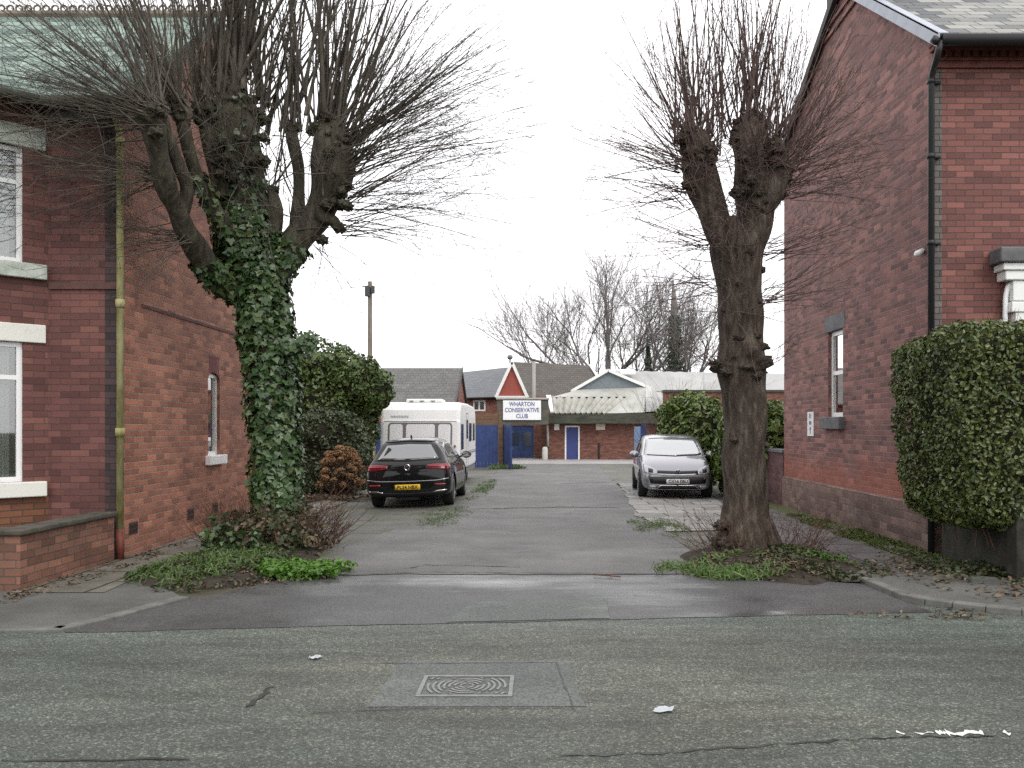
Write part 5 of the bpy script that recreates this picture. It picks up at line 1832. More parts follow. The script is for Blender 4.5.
M_dkshrub = leaf_mat('evergreen_leaf', [(0.032, 0.062, 0.015), (0.062, 0.105, 0.022), (0.095, 0.145, 0.032), (0.125, 0.18, 0.045), (0.065, 0.10, 0.03)], rough=0.45, trans=0.1)
M_greyhedge = leaf_mat('grey_green_leaf', [(0.03, 0.046, 0.02), (0.05, 0.072, 0.03), (0.08, 0.105, 0.046), (0.06, 0.076, 0.04), (0.10, 0.125, 0.065)], rough=0.45, trans=0.1)
M_laurel = leaf_mat('laurel_leaf', [(0.045, 0.085, 0.016), (0.085, 0.14, 0.026), (0.14, 0.195, 0.04), (0.19, 0.235, 0.06), (0.07, 0.115, 0.026)], rough=0.3, trans=0.15)
sh = thing('evergreen_shrub', 'large rounded dark green evergreen bush rising behind the lower hedge on the left', 'bush', (-5.0, 22.6, gz(22)))
hedge_part(sh, 'foliage', (-5.9, 22.4, 1.9), (1.45, 1.4, 1.95), 15000, .10, M_dkshrub, 2.6, .32, .9, .14, 71)
hedge_part(sh, 'foliage', (-4.78, 21.95, 2.72), (.86, 1.0, .78), 6500, .10, M_dkshrub, 2.2, .25, 1.1, .12, 72)
hedge_part(sh, 'foliage', (-7.2, 22.3, 1.9), (1.3, 1.4, 1.95), 5000, .10, M_dkshrub, 2.4, .3, .9, .12, 73)
settle(sh)
sh = thing('boundary_hedge', 'lower grey green hedge behind the brown flowering shrub on the left', 'hedge', (-5.2, 20.9, gz(20)))
hedge_part(sh, 'foliage', (-5.75, 20.9, .95), (1.42, .55, 1.18), 15000, .075, M_greyhedge, 3.5, .18, 1.4, .10, 74)
settle(sh)
hy = thing('hydrangea_shrub', 'brown hydrangea bush covered in dead flower heads beside the black car', 'shrub', (-4.7, 19.7, gz(19.7)))
M_hyd = leaf_mat('dead_flower', [(0.16, 0.085, 0.04), (0.25, 0.14, 0.065), (0.34, 0.20, 0.10), (0.20, 0.11, 0.055)], rough=0.8, trans=0.15)
rY = random.Random(3)
mb = MB()
heads = []
for _ in range(74):
    a, e = rY.uniform(0, 2 * math.pi), rY.uniform(0.05, 1.35)
    q = Vector((.62 * math.cos(a) * math.cos(e), .5 * math.sin(a) * math.cos(e), .25 + .95 * math.sin(e))) * rY.uniform(.86, 1.0)
    # lower on the right-hand side
    q.z *= 1.06 - .28 * max(0, q.x / .6)
    base = Vector((rY.uniform(-.2, .2), rY.uniform(-.2, .2), 0))
    p0 = Vector((-4.7, 19.7, gz(19.7)))
    mid = (base + q) / 2 + Vector((rY.gauss(0, .05), rY.gauss(0, .05), .05))
    mb.tube([p0 + base, p0 + mid, p0 + q], .008, 4, cap=False)
    heads.append(p0 + q)
mb.build('stems', M_sucker, hy, uv=False)
fp, fn = [], []
for c in heads:
    R0 = rY.uniform(.075, .115)
    for _ in range(70):
        d = rdir((0, 0, .2), 1.5, rY)
        fp.append(c + Vector((d.x, d.y, d.z * .75)) * R0 * rY.uniform(.75, 1)); fn.append(d)
leaves_mesh('flower_heads', fp, fn, .042, M_hyd, hy, 'oval', .5, 8, aspect=.9)
fp, fn = super_points((-4.75, 19.75, .42), (.5, .42, .45), 900, 2, .1, 2, .12, 5, 0)
leaves_mesh('dead_leaves', fp, fn, .09, M_litter, hy, 'oval', .8, 9)
settle(hy)
patch_stuff('leaf_litter', None, 1500, g_ell(-4.9, 19.4, 1.6, .7, .5), .08, M_litter, 'oval', .05, .4, 21)

sh = thing('laurel_bush', 'bright green glossy bush between the grey car and the right house', 'bush', (4.3, 22, gz(22)))
hedge_part(sh, 'foliage', (4.15, 22.6, 1.25), (.85, 1.6, 1.32), 6500, .13, M_laurel, 2.3, .22, 1.2, .12, 81, aspect=.45)
hedge_part(sh, 'foliage', (5.2, 19.6, 1.0), (1.0, 1.5, 1.25), 7500, .13, M_laurel, 2.3, .2, 1.3, .12, 82, aspect=.45)
settle(sh)
mb = MB()
sh = thing('bare_shrub', 'small leafless twiggy shrub standing behind the bright green bush', 'shrub', (4.3, 24.6, gz(24)))
for _ in range(90):
    p = Vector((4.3 + rY.gauss(0, .4), 24.6 + rY.gauss(0, .3), 0))
    shoot(mb, p, rdir((rY.uniform(-.3, .3), 0, 1), .2, rY), rY.uniform(2.2, 3.3), .012, 0, .08, rY, 3, 6, 4, .7)
mb.build('branches', M_twigR, sh, uv=False)
settle(sh)

# ---------------- bare trees far behind
M_far = bark_mat('hazed_far_bark', (0.13, 0.118, 0.115), (0.18, 0.165, 0.16), (0.25, 0.235, 0.225), bump=0.2)  # bark tones paled, putting distant haze into the colour


def grow(mb, p, d, length, r, lvl, rn, up, spread, maxl, wob=.09):
    n = 5
    pts = [Vector(p)]
    d = Vector(d).normalized()
    for i in range(n):
        d = (d + Vector((rn.gauss(0, wob), rn.gauss(0, wob), rn.gauss(0, wob) + up))).normalized()
        pts.append(pts[-1] + d * length / n)
    r1 = r * .62
    mb.tube(pts, [r + (r1 - r) * i / n for i in range(n + 1)], 6 if lvl < 2 else 4 if lvl < 3 else 3, cap=False)
    if lvl >= maxl: return
    if r1 < .004: return
    kids = (4, 5) if lvl == 0 else (3, 4)
    for k in range(rn.randint(*kids)):
        f = rn.uniform(.35, 1.0) if k else 1.0
        i = min(n - 1, int(f * n))
        q = pts[i].lerp(pts[i + 1], min(1, f * n - i))
        grow(mb, q, rdir(d, spread * (.55 if k == 0 else 1), rn), length * rn.uniform(.6, .85), max(.014, r1 * (rn.uniform(.5, .8) if k else .95)), lvl + 1, rn, up, spread, maxl, wob)


def bare_tree(px, pyb, pyt, Y, seed, label, trunk_r, fork, spread=.36, maxl=5, up=.05, nl=5, out=.7, kind='bare_tree'):
    rn = random.Random(seed)
    b = Vector((PX(px, Y), Y, -.25))
    H = PZ(pyt, Y) + .25
    t = thing(kind, label, 'tree', b, group='bare trees behind the club')
    mb = MB()
    top = b + Vector((rn.gauss(0, .2), 0, H * fork))
    mb.tube([b, b.lerp(top, .5) + Vector((rn.gauss(0, .1), 0, 0)), top], [trunk_r * 1.25, trunk_r, trunk_r * .9], 8)
    mb.build('trunk', M_far, t, smooth=True, uv=False)
    mb = MB()
    L0 = H * (1 - fork) * .43
    for k in range(nl):
        a = 2 * math.pi * (k + rn.uniform(-.3, .3)) / nl
        d = Vector((math.cos(a) * out, math.sin(a) * out, 1)) if k else Vector((0, 0, 1))
        grow(mb, top - Vector((0, 0, .15 * k * trunk_r)), d, L0 * rn.uniform(.85, 1.1), trunk_r * .55, 1, rn, up, spread, maxl)
    mb.build('crown', M_far, t, smooth=True, uv=False)
    settle(t)
    return t


bare_tree(608, 385, 268, 85, 3, 'largest of the bare spreading trees behind the corrugated club roof', .5, .22, .38, 6, .028, 8, 1.05)
bare_tree(548, 385, 306, 88, 5, 'slender bare tree left of the big one above the tiled roof', .22, .22, .30, 5, .06, 5, .42)
bare_tree(574, 385, 316, 90, 8, 'small bare tree between the slender tree and the biggest bare tree', .18, .2, .30, 4, .06, 4, .42)
bare_tree(652, 385, 286, 80, 13, 'bare leaning tree just right of the biggest bare tree', .3, .2, .34, 5, .035, 6, .65)
bare_tree(694, 385, 280, 78, 17, 'bare twiggy tree partly hidden by the trunk of the right pollard', .26, .22, .34, 5, .035, 6, .55)
M_fir = leaf_mat('conifer_needles', [(0.05, 0.06, 0.045), (0.065, 0.08, 0.055), (0.085, 0.10, 0.07)], rough=.7, trans=0)
for px, pyt, Y, w_, n, lab in ((648, 347, 75, 1.3, 1800, 'small dark conifer above the club roof between the bare trees'),):
    t = thing('conifer', lab, 'tree', (PX(px, Y), Y, -.25))
    H = PZ(pyt, Y) + .25
    mb = MB(); mb.tube([(PX(px, Y), Y, -.25), (PX(px, Y), Y, H - .3)], [.2, .03], 6); mb.build('trunk', M_far, t, uv=False)
    pp, pn = [], []
    for _ in range(n):
        f = rng.random() ** .7; a = rng.uniform(0, 6.283); q = w_ * (1 - f) * (.7 + .3 * math.sin(f * 40)) * rng.uniform(.5, 1.05)
        pp.append((PX(px, Y) + q * math.cos(a), Y + q * math.sin(a), H * (.25 + .75 * f) - .25)); pn.append((math.cos(a), math.sin(a), .4))
    leaves_mesh('foliage', pp, pn, .42, M_fir, t, 'diamond', .5, 4)
    settle(t)
t = thing('ivy_clad_tree', 'tall straight ivy clad trunk standing behind the club roof left of the right pollard', 'tree', (PX(675, 76), 76, -.25))
mb = MB(); mb.tube([(PX(675, 76), 76, -.25), (PX(675, 76), 76, 6), (PX(674, 76), 76, PZ(305, 76)), (PX(673, 76), 76, PZ(280, 76))], [.5, .4, .28, .06], 8); mb.build('trunk', M_far, t, uv=False)
pp, pn = [], []
for _ in range(3600):
    f = rng.random() ** 1.4; a = rng.uniform(0, 6.283); q = (.9 - .55 * f) * rng.uniform(.6, 1.5) + (1.1 if f < .45 else 0) * rng.random()
    pp.append((PX(675, 76) + q * math.cos(a), 76 + q * math.sin(a), f * 12)); pn.append((math.cos(a), math.sin(a), .4))
leaves_mesh('foliage', pp, pn, .30, M_fir, t, 'diamond', .6, 6)
mb = MB()
for k in range(90):
    z = rng.uniform(5, PZ(285, 76))
    shoot(mb, (PX(675, 76), 76, z), rdir((rng.choice((-1, 1)), 0, .6), .3, rng), rng.uniform(1.5, 3.5), .05, .03, .06, rng, 3, 6, 5, 1.2)
mb.build('branches', M_far, t, uv=False)
settle(t)

# ================================================================== vehicles
M_tyre = plain('tyre_rubber', (0.018, 0.018, 0.018), rough=0.85)
M_rim = plain('alloy', (0.45, 0.45, 0.46), rough=0.3, metal=0.8)
M_carglass = glass_mat('car_glass', (0.05, 0.055, 0.055), 0.03, 2.7)
M_screen = glass_mat('windscreen_glass', (0.26, 0.27, 0.275), 0.06, 4.2)  # pale grey base paints in part of the sky's reflection
M_trim = plain('black_trim', (0.012, 0.012, 0.013), rough=0.35)
M_matt = plain('matt_black_plastic', (0.014, 0.014, 0.015), rough=0.6)
M_chrome = plain('chrome', (0.75, 0.75, 0.77), rough=0.15, metal=1.0)
M_red = plain('red_lens', (0.16, 0.006, 0.012), rough=0.12, ior=1.6)
M_redb = plain('bright_red_lens', (0.32, 0.012, 0.02), rough=0.15, ior=1.6)
M_lampg = plain('clear_lens', (0.42, 0.43, 0.45), rough=0.12, metal=0.3, ior=1.6)
M_yplate = plain('yellow_plate', (0.75, 0.50, 0.03), rough=0.45)
M_wplate = plain('white_plate', (0.75, 0.75, 0.74), rough=0.45)
M_ink2 = plain('plate_ink', (0.015, 0.015, 0.018), rough=0.5)


def paint(name, col, metal, rough):
    m, nt, b = base_mat(name)
    b.inputs['Base Color'].default_value = c4(col)
    b.inputs['Metallic'].default_value = metal
    b.inputs['Roughness'].default_value = rough
    b.inputs['Coat Weight'].default_value = 1.0
    b.inputs['Specular IOR Level'].default_value = 0.25
    b.inputs['Coat Roughness'].default_value = 0.03
    b.inputs['Coat IOR'].default_value = 1.5
    return m


M_blackpaint = paint('black_car_paint', (0.005, 0.005, 0.006), 0.0, 0.5)
M_blackpaint.node_tree.nodes['Principled BSDF'].inputs['Coat Weight'].default_value = 0.75
M_blackpaint.node_tree.nodes['Principled BSDF'].inputs['Specular IOR Level'].default_value = 0.1
M_greypaint = paint('grey_car_paint', (0.28, 0.28, 0.30), 0.72, 0.34)


class Car:
    def __init__(s, root, table, body_mat, axles, wr, crown=.13, extra=.055):
        s.root = root
        table = [(y, w, zb, zs, ws, zt + .035 * min(1, max(0, (zt - zs - .1) / .3)), wrf + extra * min(1, max(0, (zt - zs - .1) / .3))) for (y, w, zb, zs, ws, zt, wrf) in table]
        bm = bmesh.new()
        rings = []
        for (y, w, zb, zs, ws, zt, wrf) in table:
            h = [(0, zb), (w * .75, zb), (w * .97, zb + .04), (w, zb + .36 * (zs - zb)), (w * .99, zb + .74 * (zs - zb)), (ws + (w - ws) * .35, zs),
                 (ws + (wrf - ws) * .5, zs + (zt - zs) * .55), (wrf, zt - crown * (zt - zs) - .008), (wrf * .7, zt - .012 * (1 if zt - zs > .2 else .4)), (0, zt)]
            right = [bm.verts.new((x, y, z)) for x, z in h]
            left = [right[0]] + [bm.verts.new((-x, y, z)) for x, z in h[1:-1]] + [right[-1]]
            rings.append((right, left))
        for a, b in zip(rings[:-1], rings[1:]):
            for i in range(9):
                bm.faces.new((a[0][i], b[0][i], b[0][i + 1], a[0][i + 1]))
                bm.faces.new((a[1][i], a[1][i + 1], b[1][i + 1], b[1][i]))
        for e, (Rg, Lf) in ((0, rings[0]), (1, rings[-1])):
            for i in range(9):
                f = [Rg[i], Rg[i + 1], Lf[i + 1], Lf[i]]
                f = [v for k, v in enumerate(f) if v not in f[:k]]
                bm.faces.new(f)
        bmesh.ops.recalc_face_normals(bm, faces=bm.faces[:])
        me = bpy.data.meshes.new('body')
        bm.to_mesh(me); bm.free()
        o = bpy.data.objects.new('body', me)
        C.objects.link(o)
        o.modifiers.new('sub', 'SUBSURF').levels = 2
        # wheel arches are cut out of the body
        cutters = []
        for ay in axles:
            for sx in (-1, 1):
                mb = MB()
                mb.lathe([(-.3, wr + .055), (.3, wr + .055)], (sx * .86, ay, wr), (1, 0, 0), 28)
                c = mb.build('cut', M_matt, uv=False)
                cutters.append(c)
                md = o.modifiers.new('arch', 'BOOLEAN')
                md.operation = 'DIFFERENCE'
                md.object = c
                md.solver = 'EXACT'
        bpy.context.view_layer.update()
        dg = bpy.context.evaluated_depsgraph_get()
        new = bpy.data.meshes.new_from_object(o.evaluated_get(dg))
        o.modifiers.clear()
        o.data = new
        new.materials.clear(); new.materials.append(body_mat)
        new.polygons.foreach_set('use_smooth', [True] * len(new.polygons))
        for c in cutters: bpy.data.objects.remove(c)
        new.set_sharp_from_angle(angle=R(40)) if hasattr(new, 'set_sharp_from_angle') else None
        o.parent = root
        s.body = o
        s.bvh = BVHTree.FromPolygons([v.co[:] for v in new.vertices], [p.vertices[:] for p in new.polygons])
        for ay in axles:
            for sx in (-1, 1):
                mb = MB()
                mb.lathe([(-.105, wr * .66), (-.105, wr * .93), (-.08, wr), (.08, wr), (.105, wr * .93), (.105, wr * .66)], (sx * .755, ay, wr), (sx, 0, 0), 30)
                wh = mb.build('wheel', M_tyre, root, smooth=True, uv=False)
                mb = MB()
                cc = Vector((sx * .755, ay, wr))
                mb.lathe([(.06, wr * .66), (.108, wr * .66), (.108, wr * .58), (.07, wr * .56), (.06, wr * .2), (.095, wr * .18), (.098, 0.01)], cc, (sx, 0, 0), 30)
                for k in range(5):
                    a = 2 * math.pi * k / 5
                    d = Vector((0, math.cos(a), math.sin(a))); t = Vector((0, -math.sin(a), math.cos(a)))
                    mb.obox(cc + Vector((sx * .09, 0, 0)) + d * wr * .38, d * wr * .22, t * .028, Vector((.012, 0, 0)))
                mb.build('rim', M_rim, wh, uv=False)

    def patch(s, name, A, B, axis, mat, off=.004, m=14, n=6, th=.006, parent=None, smooth=True):
        """panel fitted to the body: between edge lines A and B (2-D points seen along the axis)"""
        def rs(Lp, k):
            Lp = [Vector(p) for p in Lp]
            seg = [(Lp[i + 1] - Lp[i]).length for i in range(len(Lp) - 1)]
            T = sum(seg)
            o_ = []
            for j in range(k + 1):
                t = T * j / k; i = 0
                while i < len(seg) - 1 and t > seg[i]:
                    t -= seg[i]; i += 1
                o_.append(Lp[i].lerp(Lp[i + 1], min(1, t / max(seg[i], 1e-9))))
            return o_
        a, b = rs(A, m), rs(B, m)
        V, idx = [], {}
        for i in range(m + 1):
            for j in range(n + 1):
                q = a[i].lerp(b[i], j / n)
                if axis == 'rear': o_, d = Vector((q.x, -6, q.y)), Vector((0, 1, 0))
                elif axis == 'front': o_, d = Vector((q.x, 6, q.y)), Vector((0, -1, 0))
                elif axis == 'right': o_, d = Vector((6, q.x, q.y)), Vector((-1, 0, 0))
                elif axis == 'left': o_, d = Vector((-6, q.x, q.y)), Vector((1, 0, 0))
                elif axis == 'top': o_, d = Vector((q.x, q.y, 6)), Vector((0, 0, -1))
                h = s.bvh.ray_cast(o_, d)
                if h[0] is None: continue
                nn = h[1] if h[1].dot(d) < 0 else -h[1]
                idx[(i, j)] = len(V); V.append(h[0] + nn * off)
        F = []
        for i in range(m):
            for j in range(n):
                k = [(i, j), (i + 1, j), (i + 1, j + 1), (i, j + 1)]
                if all(q in idx for q in k): F.append([idx[q] for q in k])
        me = bpy.data.meshes.new(name)
        me.from_pydata(V, [], F)
        bm = bmesh.new(); bm.from_mesh(me)
        for f in bm.faces:
            c = f.calc_center_median()
            ref = Vector({'rear': (0, -1, 0), 'front': (0, 1, 0), 'right': (1, 0, 0), 'left': (-1, 0, 0), 'top': (0, 0, 1)}[axis])
            if f.normal.dot(ref) < 0: f.normal_flip()
        bm.to_mesh(me); bm.free()
        if smooth: me.polygons.foreach_set('use_smooth', [True] * len(me.polygons))
        me.materials.append(mat)
        o = bpy.data.objects.new(name, me)
        C.objects.link(o)
        o.parent = parent or s.root
        sm = o.modifiers.new('thick', 'SOLIDIFY'); sm.thickness = th; sm.offset = -1
        return o

    def mirror_unit(s, sx, y, z, mat, xw=.90):
        mb = MB()
        i0 = len(mb.v)
        mb.lathe([(-.055, .03), (-.045, .075), (0, .088), (.04, .078), (.075, .045), (.085, .0)], (0, 0, 0), (0, 1, 0), 16)
        mb.v = [((v[0] * 1.35 + sx * (xw + .07)), v[1] + y, v[2] + z) for v in mb.v]
        mb.tube([(sx * (xw - .12), y, z - .05), (sx * (xw + .02), y, z - .03)], .022, 6)
        o = mb.build('mirror', mat, s.root, smooth=True, uv=False)
        mb = MB()
        mb.obox((sx * (xw + .07), y - .057, z), (.09, 0, 0), (0, .002, 0), (0, 0, .05))
        mb.build('mirror_glass', M_carglass, o, uv=False)
        return o


def emblem(parent, c, ny, r, ring_mat, back_mat):
    """round badge: ring with two stacked letters"""
    c = Vector(c)
    mb = MB()
    mb.lathe([(0, r), (.006, r), (.008, r * .85)], c, (0, ny, 0), 28)
    e = mb.build('badge', back_mat, parent, uv=False)
    mb = MB()
    mb.tube([c + Vector((math.cos(t * math.pi / 16) * r * .93, ny * .010, math.sin(t * math.pi / 16) * r * .93)) for t in range(33)], r * .085, 6, cap=False)
    q = lambda x, z: c + Vector((-ny * x * r, ny * .011, z * r))
    mb.tube([q(-.33, .78), q(0, .08), q(.33, .78)], r * .075, 5)
    mb.tube([q(-.75, .40), q(-.36, -.70), q(0, .02), q(.36, -.70), q(.75, .40)], r * .075, 5)
    mb.build('badge_letters', ring_mat, e, uv=False)


# ---------------- black hatchback (seen from behind)
bc = thing('parked_car', 'black hatchback with a yellow rear number plate parked in front of the caravan', 'car', (-2.70, 18.95, gz(18.7, -2.6)), group='cars parked beside the lane')
bc.rotation_euler = (R(-.5), R(-1.8), 0)
golf = Car(bc, [
    (-2.14, .70, .34, .62, .66, .72, .50), (-2.11, .80, .27, .74, .76, .86, .60), (-2.05, .86, .24, .86, .80, .955, .62), (-1.97, .885, .23, .925, .80, 1.02, .60),
    (-1.86, .892, .22, .945, .785, 1.185, .55), (-1.77, .895, .21, .95, .78, 1.335, .52), (-1.66, .895, .20, .95, .78, 1.40, .505), (-1.1, .895, .19, .945, .79, 1.435, .51),
    (-.3, .895, .18, .935, .80, 1.445, .515), (.3, .895, .18, .93, .80, 1.42, .515), (.7, .895, .18, .925, .80, 1.30, .55), (1.05, .893, .18, .92, .79, 1.08, .62),
    (1.25, .89, .18, .915, .79, .985, .66), (1.6, .885, .19, .87, .78, .935, .62), (1.9, .86, .20, .78, .74, .85, .58), (2.06, .78, .22, .66, .68, .73, .54), (2.14, .66, .28, .55, .58, .60, .45)],
    M_blackpaint, (-1.36, 1.26), .325)
Lr = lambda pts: [(-x, z) for x, z in pts]
golf.patch('window_surround', [(-.53, 1.33), (0, 1.355), (.53, 1.33)], [(-.69, .985), (0, .96), (.69, .985)], 'rear', M_trim, .003, 16, 8)
rw = golf.patch('rear_window', [(-.46, 1.295), (0, 1.315), (.46, 1.295)], [(-.625, 1.01), (0, .99), (.625, 1.01)], 'rear', M_carglass, .007, 16, 8)
golf.patch('spoiler', [(-.52, 1.385), (0, 1.41), (.52, 1.385)], [(-.525, 1.355), (0, 1.38), (.525, 1.355)], 'rear', M_blackpaint, .014, 16, 3, .014)
mb = MB()
mb.obox((0, -1.90, 1.005), (.16, 0, 0), (0, .012, 0), (0, 0, .012))
mb.build('wiper', M_matt, bc)
for sx in (-1, 1):
    f = lambda pts: [(sx * x, z) for x, z in pts]
    tl = golf.patch('tail_light', f([(.86, .90), (.62, .905), (.40, .885)]), f([(.885, .765), (.66, .785), (.40, .825)]), 'rear', M_red, .008, 12, 4)
    golf.patch('light_bar', f([(.83, .865), (.62, .87), (.44, .865)]), f([(.84, .835), (.64, .84), (.44, .85)]), 'rear', M_redb, .012, 10, 2, parent=tl)
    golf.patch('tail_light', [(-1.98, .90), (-1.74, .89)], [(-1.98, .775), (-1.80, .80)], 'right' if sx > 0 else 'left', M_red, .006, 5, 4)
    golf.patch('reflector', f([(.78, .50), (.56, .50)]), f([(.78, .468), (.56, .468)]), 'rear', M_redb, .006, 6, 1)
    golf.patch('exhaust_trim', f([(.80, .375), (.62, .365), (.50, .335)]), f([(.80, .355), (.62, .345), (.50, .315)]), 'rear', M_chrome, .006, 8, 1)
golf.patch('crease_highlight', [(-.84, .61), (-.6, .575), (0, .562), (.6, .575), (.84, .61)], [(-.84, .585), (-.6, .555), (0, .545), (.6, .555), (.84, .585)], 'rear', plain('crease_shine', (.35, .35, .37), rough=.2, metal=.9), .008, 24, 1)  # pale strip paints the reflected highlight along the body crease
golf.patch('lower_bumper', [(-.80, .345), (0, .32), (.80, .345)], [(-.70, .25), (0, .25), (.70, .25)], 'rear', M_matt, .008, 16, 4)
golf.patch('number_plate', [(-.26, .495), (.26, .495)], [(-.26, .385), (.26, .385)], 'rear', M_yplate, .014, 8, 2)
hit = golf.bvh.ray_cast(Vector((0, -6, .845)), Vector((0, 1, 0)))[0]
emblem(bc, (0, hit.y - .004, .845), -1, .062, M_chrome, M_trim)
hit = golf.bvh.ray_cast(Vector((0, -6, .44)), Vector((0, 1, 0)))[0]
text_mesh('plate_lettering', 'PL24 NBX', .098, M_ink2, bc, Matrix.Translation((0, hit.y - .017, .438)) @ Matrix.Rotation(R(90), 4, 'X'), .001, bold=.002)
hit = golf.bvh.ray_cast(Vector((0, -6, .70)), Vector((0, 1, 0)))[0]
text_mesh('boot_lettering', 'GOLF', .05, M_chrome, bc, Matrix.Translation((0, hit.y - .008, .705)) @ Matrix.Rotation(R(90), 4, 'X'), .001)
for sd_, sx in (('right', 1), ('left', -1)):
    golf.patch('side_window', [(-1.45, 1.25), (-.9, 1.335), (-.2, 1.355)], [(-1.45, 1.01), (-.9, .985), (-.2, .975)], sd_, M_carglass, .006, 14, 6)
    golf.patch('side_window', [(-.12, 1.355), (.25, 1.335), (.52, 1.235), (.80, 1.06)], [(-.12, .975), (.25, .97), (.60, .965), (.93, .965)], sd_, M_carglass, .006, 14, 6)
    golf.patch('door_handle', [(-1.15, .86), (-.93, .865)], [(-1.15, .83), (-.93, .835)], sd_, M_blackpaint, .02, 4, 1, .02)
    golf.patch('door_handle', [(-.22, .86), (0, .865)], [(-.22, .83), (0, .835)], sd_, M_blackpaint, .02, 4, 1, .02)
    golf.patch('sill_trim', [(-.9, .28), (.8, .28)], [(-.9, .20), (.8, .20)], sd_, M_matt, .006, 8, 2)
    golf.mirror_unit(sx, .72, 1.02, M_blackpaint)
golf.patch('windscreen', [(-.52, 1.40), (0, 1.42), (.52, 1.40)], [(-.68, 1.0), (0, .98), (.68, 1.0)], 'front', M_carglass, .005, 12, 6)
mb = MB()
mb.plate([(0.012, -1.50, 1.44), (0.012, -1.34, 1.45), (0.012, -1.47, 1.51), (0.012, -1.50, 1.51)], .024)
mb.build('aerial', M_blackpaint, bc, uv=False)
mb = MB()
mb.box(-.2, .2, -2.0, -1.9, .17, .30)
mb.build('silencer', M_matt, bc, uv=False)

# ---------------- grey hatchback (seen from the front)
pc = thing('parked_car', 'grey metallic hatchback with a white front number plate parked facing the road on the right', 'car', (3.27, 20.72, gz(20.7) + .026), R(180 - 3.4), group='cars parked beside the lane')
polo = Car(pc, [
    (-1.985, .66, .34, .66, .62, .76, .48), (-1.93, .77, .27, .80, .72, .95, .56), (-1.80, .82, .23, .93, .75, 1.15, .55), (-1.6, .835, .21, .95, .76, 1.37, .53),
    (-1.2, .84, .19, .95, .77, 1.43, .54), (-.4, .84, .18, .94, .78, 1.455, .55), (.15, .84, .18, .93, .78, 1.435, .55), (.55, .84, .18, .925, .78, 1.31, .565), (.9, .84, .18, .92, .77, 1.09, .62),
    (1.1, .838, .18, .91, .75, .985, .66), (1.4, .83, .19, .86, .73, .925, .60), (1.7, .80, .20, .77, .69, .82, .56), (1.85, .76, .20, .68, .65, .72, .53), (1.94, .70, .22, .60, .60, .64, .48), (1.985, .60, .26, .52, .52, .55, .42)],
    M_greypaint, (-1.29, 1.20), .305, .075, .095)
polo.patch('windscreen_surround', [(-.61, 1.375), (0, 1.405), (.61, 1.375)], [(-.71, .985), (0, .955), (.71, .985)], 'front', M_trim, .003, 16, 8)
polo.patch('windscreen', [(-.57, 1.35), (0, 1.375), (.57, 1.35)], [(-.67, 1.0), (0, .975), (.67, 1.0)], 'front', M_screen, .007, 16, 8)
polo.patch('grille', [(-.46, .655), (0, .64), (.46, .655)], [(-.47, .585), (0, .57), (.47, .585)], 'front', M_trim, .006, 12, 2)
polo.patch('grille_trim', [(-.47, .583), (0, .568), (.47, .583)], [(-.46, .568), (0, .553), (.46, .568)], 'front', M_chrome, .010, 12, 1)
polo.patch('bumper_strip', [(-.66, .52), (0, .50), (.66, .52)], [(-.62, .36), (0, .33), (.62, .36)], 'front', M_trim, .006, 12, 2)
for sx in (-1, 1):
    f = lambda pts: [(sx * x, z) for x, z in pts]
    hl = polo.patch('headlight', f([(.765, .79), (.61, .745), (.46, .675)]), f([(.75, .60), (.60, .565), (.46, .575)]), 'front', M_lampg, .008, 10, 5)
    polo.patch('lens', f([(.66, .70), (.56, .68)]), f([(.66, .61), (.56, .60)]), 'front', M_trim, .012, 4, 3, parent=hl)
    polo.patch('fog_light', f([(.64, .315), (.50, .315)]), f([(.64, .255), (.50, .265)]), 'front', M_lampg, .010, 6, 2)
    polo.patch('fog_trim', f([(.665, .26), (.48, .245), (.40, .325), (.0, .325)]), f([(.665, .245), (.48, .23), (.385, .31), (.0, .31)]), 'front', M_chrome, .012, 16, 1)
polo.patch('lower_intake', [(-.42, .318), (0, .318), (.42, .318)], [(-.56, .235), (0, .235), (.56, .235)], 'front', M_matt, .006, 12, 3)
polo.patch('splitter_trim', [(-.6, .232), (0, .232), (.6, .232)], [(-.58, .218), (0, .215), (.58, .218)], 'front', plain('satin_strip', (.4, .4, .42), rough=.3, metal=.8), .010, 14, 1)
polo.patch('number_plate', [(-.26, .465), (.26, .465)], [(-.26, .355), (.26, .355)], 'front', M_wplate, .016, 8, 2)
hit = polo.bvh.ray_cast(Vector((0, 6, .41)), Vector((0, -1, 0)))[0]
text_mesh('plate_lettering', 'CX16 EBU', .098, M_ink2, pc, Matrix.Translation((0, hit.y + .019, .408)) @ Matrix.Rotation(R(180), 4, 'Z') @ Matrix.Rotation(R(90), 4, 'X'), .001, bold=.002)
hit = polo.bvh.ray_cast(Vector((0, 6, .61)), Vector((0, -1, 0)))[0]
emblem(pc, (0, hit.y + .004, .612), 1, .066, M_chrome, M_trim)
for sd_, sx in (('right', 1), ('left', -1)):
    polo.patch('side_window', [(-1.4, 1.27), (-.8, 1.355), (-.25, 1.375)], [(-1.4, 1.0), (-.8, .975), (-.25, .97)], sd_, M_carglass, .006, 14, 6)
    polo.patch('side_window', [(-.17, 1.375), (.12, 1.35), (.40, 1.24), (.68, 1.06)], [(-.17, .97), (.12, .965), (.45, .96), (.80, .96)], sd_, M_carglass, .006, 14, 6)
    polo.patch('door_handle', [(-.22, .85), (0, .855)], [(-.22, .82), (0, .825)], sd_, M_greypaint, .02, 4, 1, .02)
    polo.mirror_unit(sx, .66, .99, M_greypaint, .85)

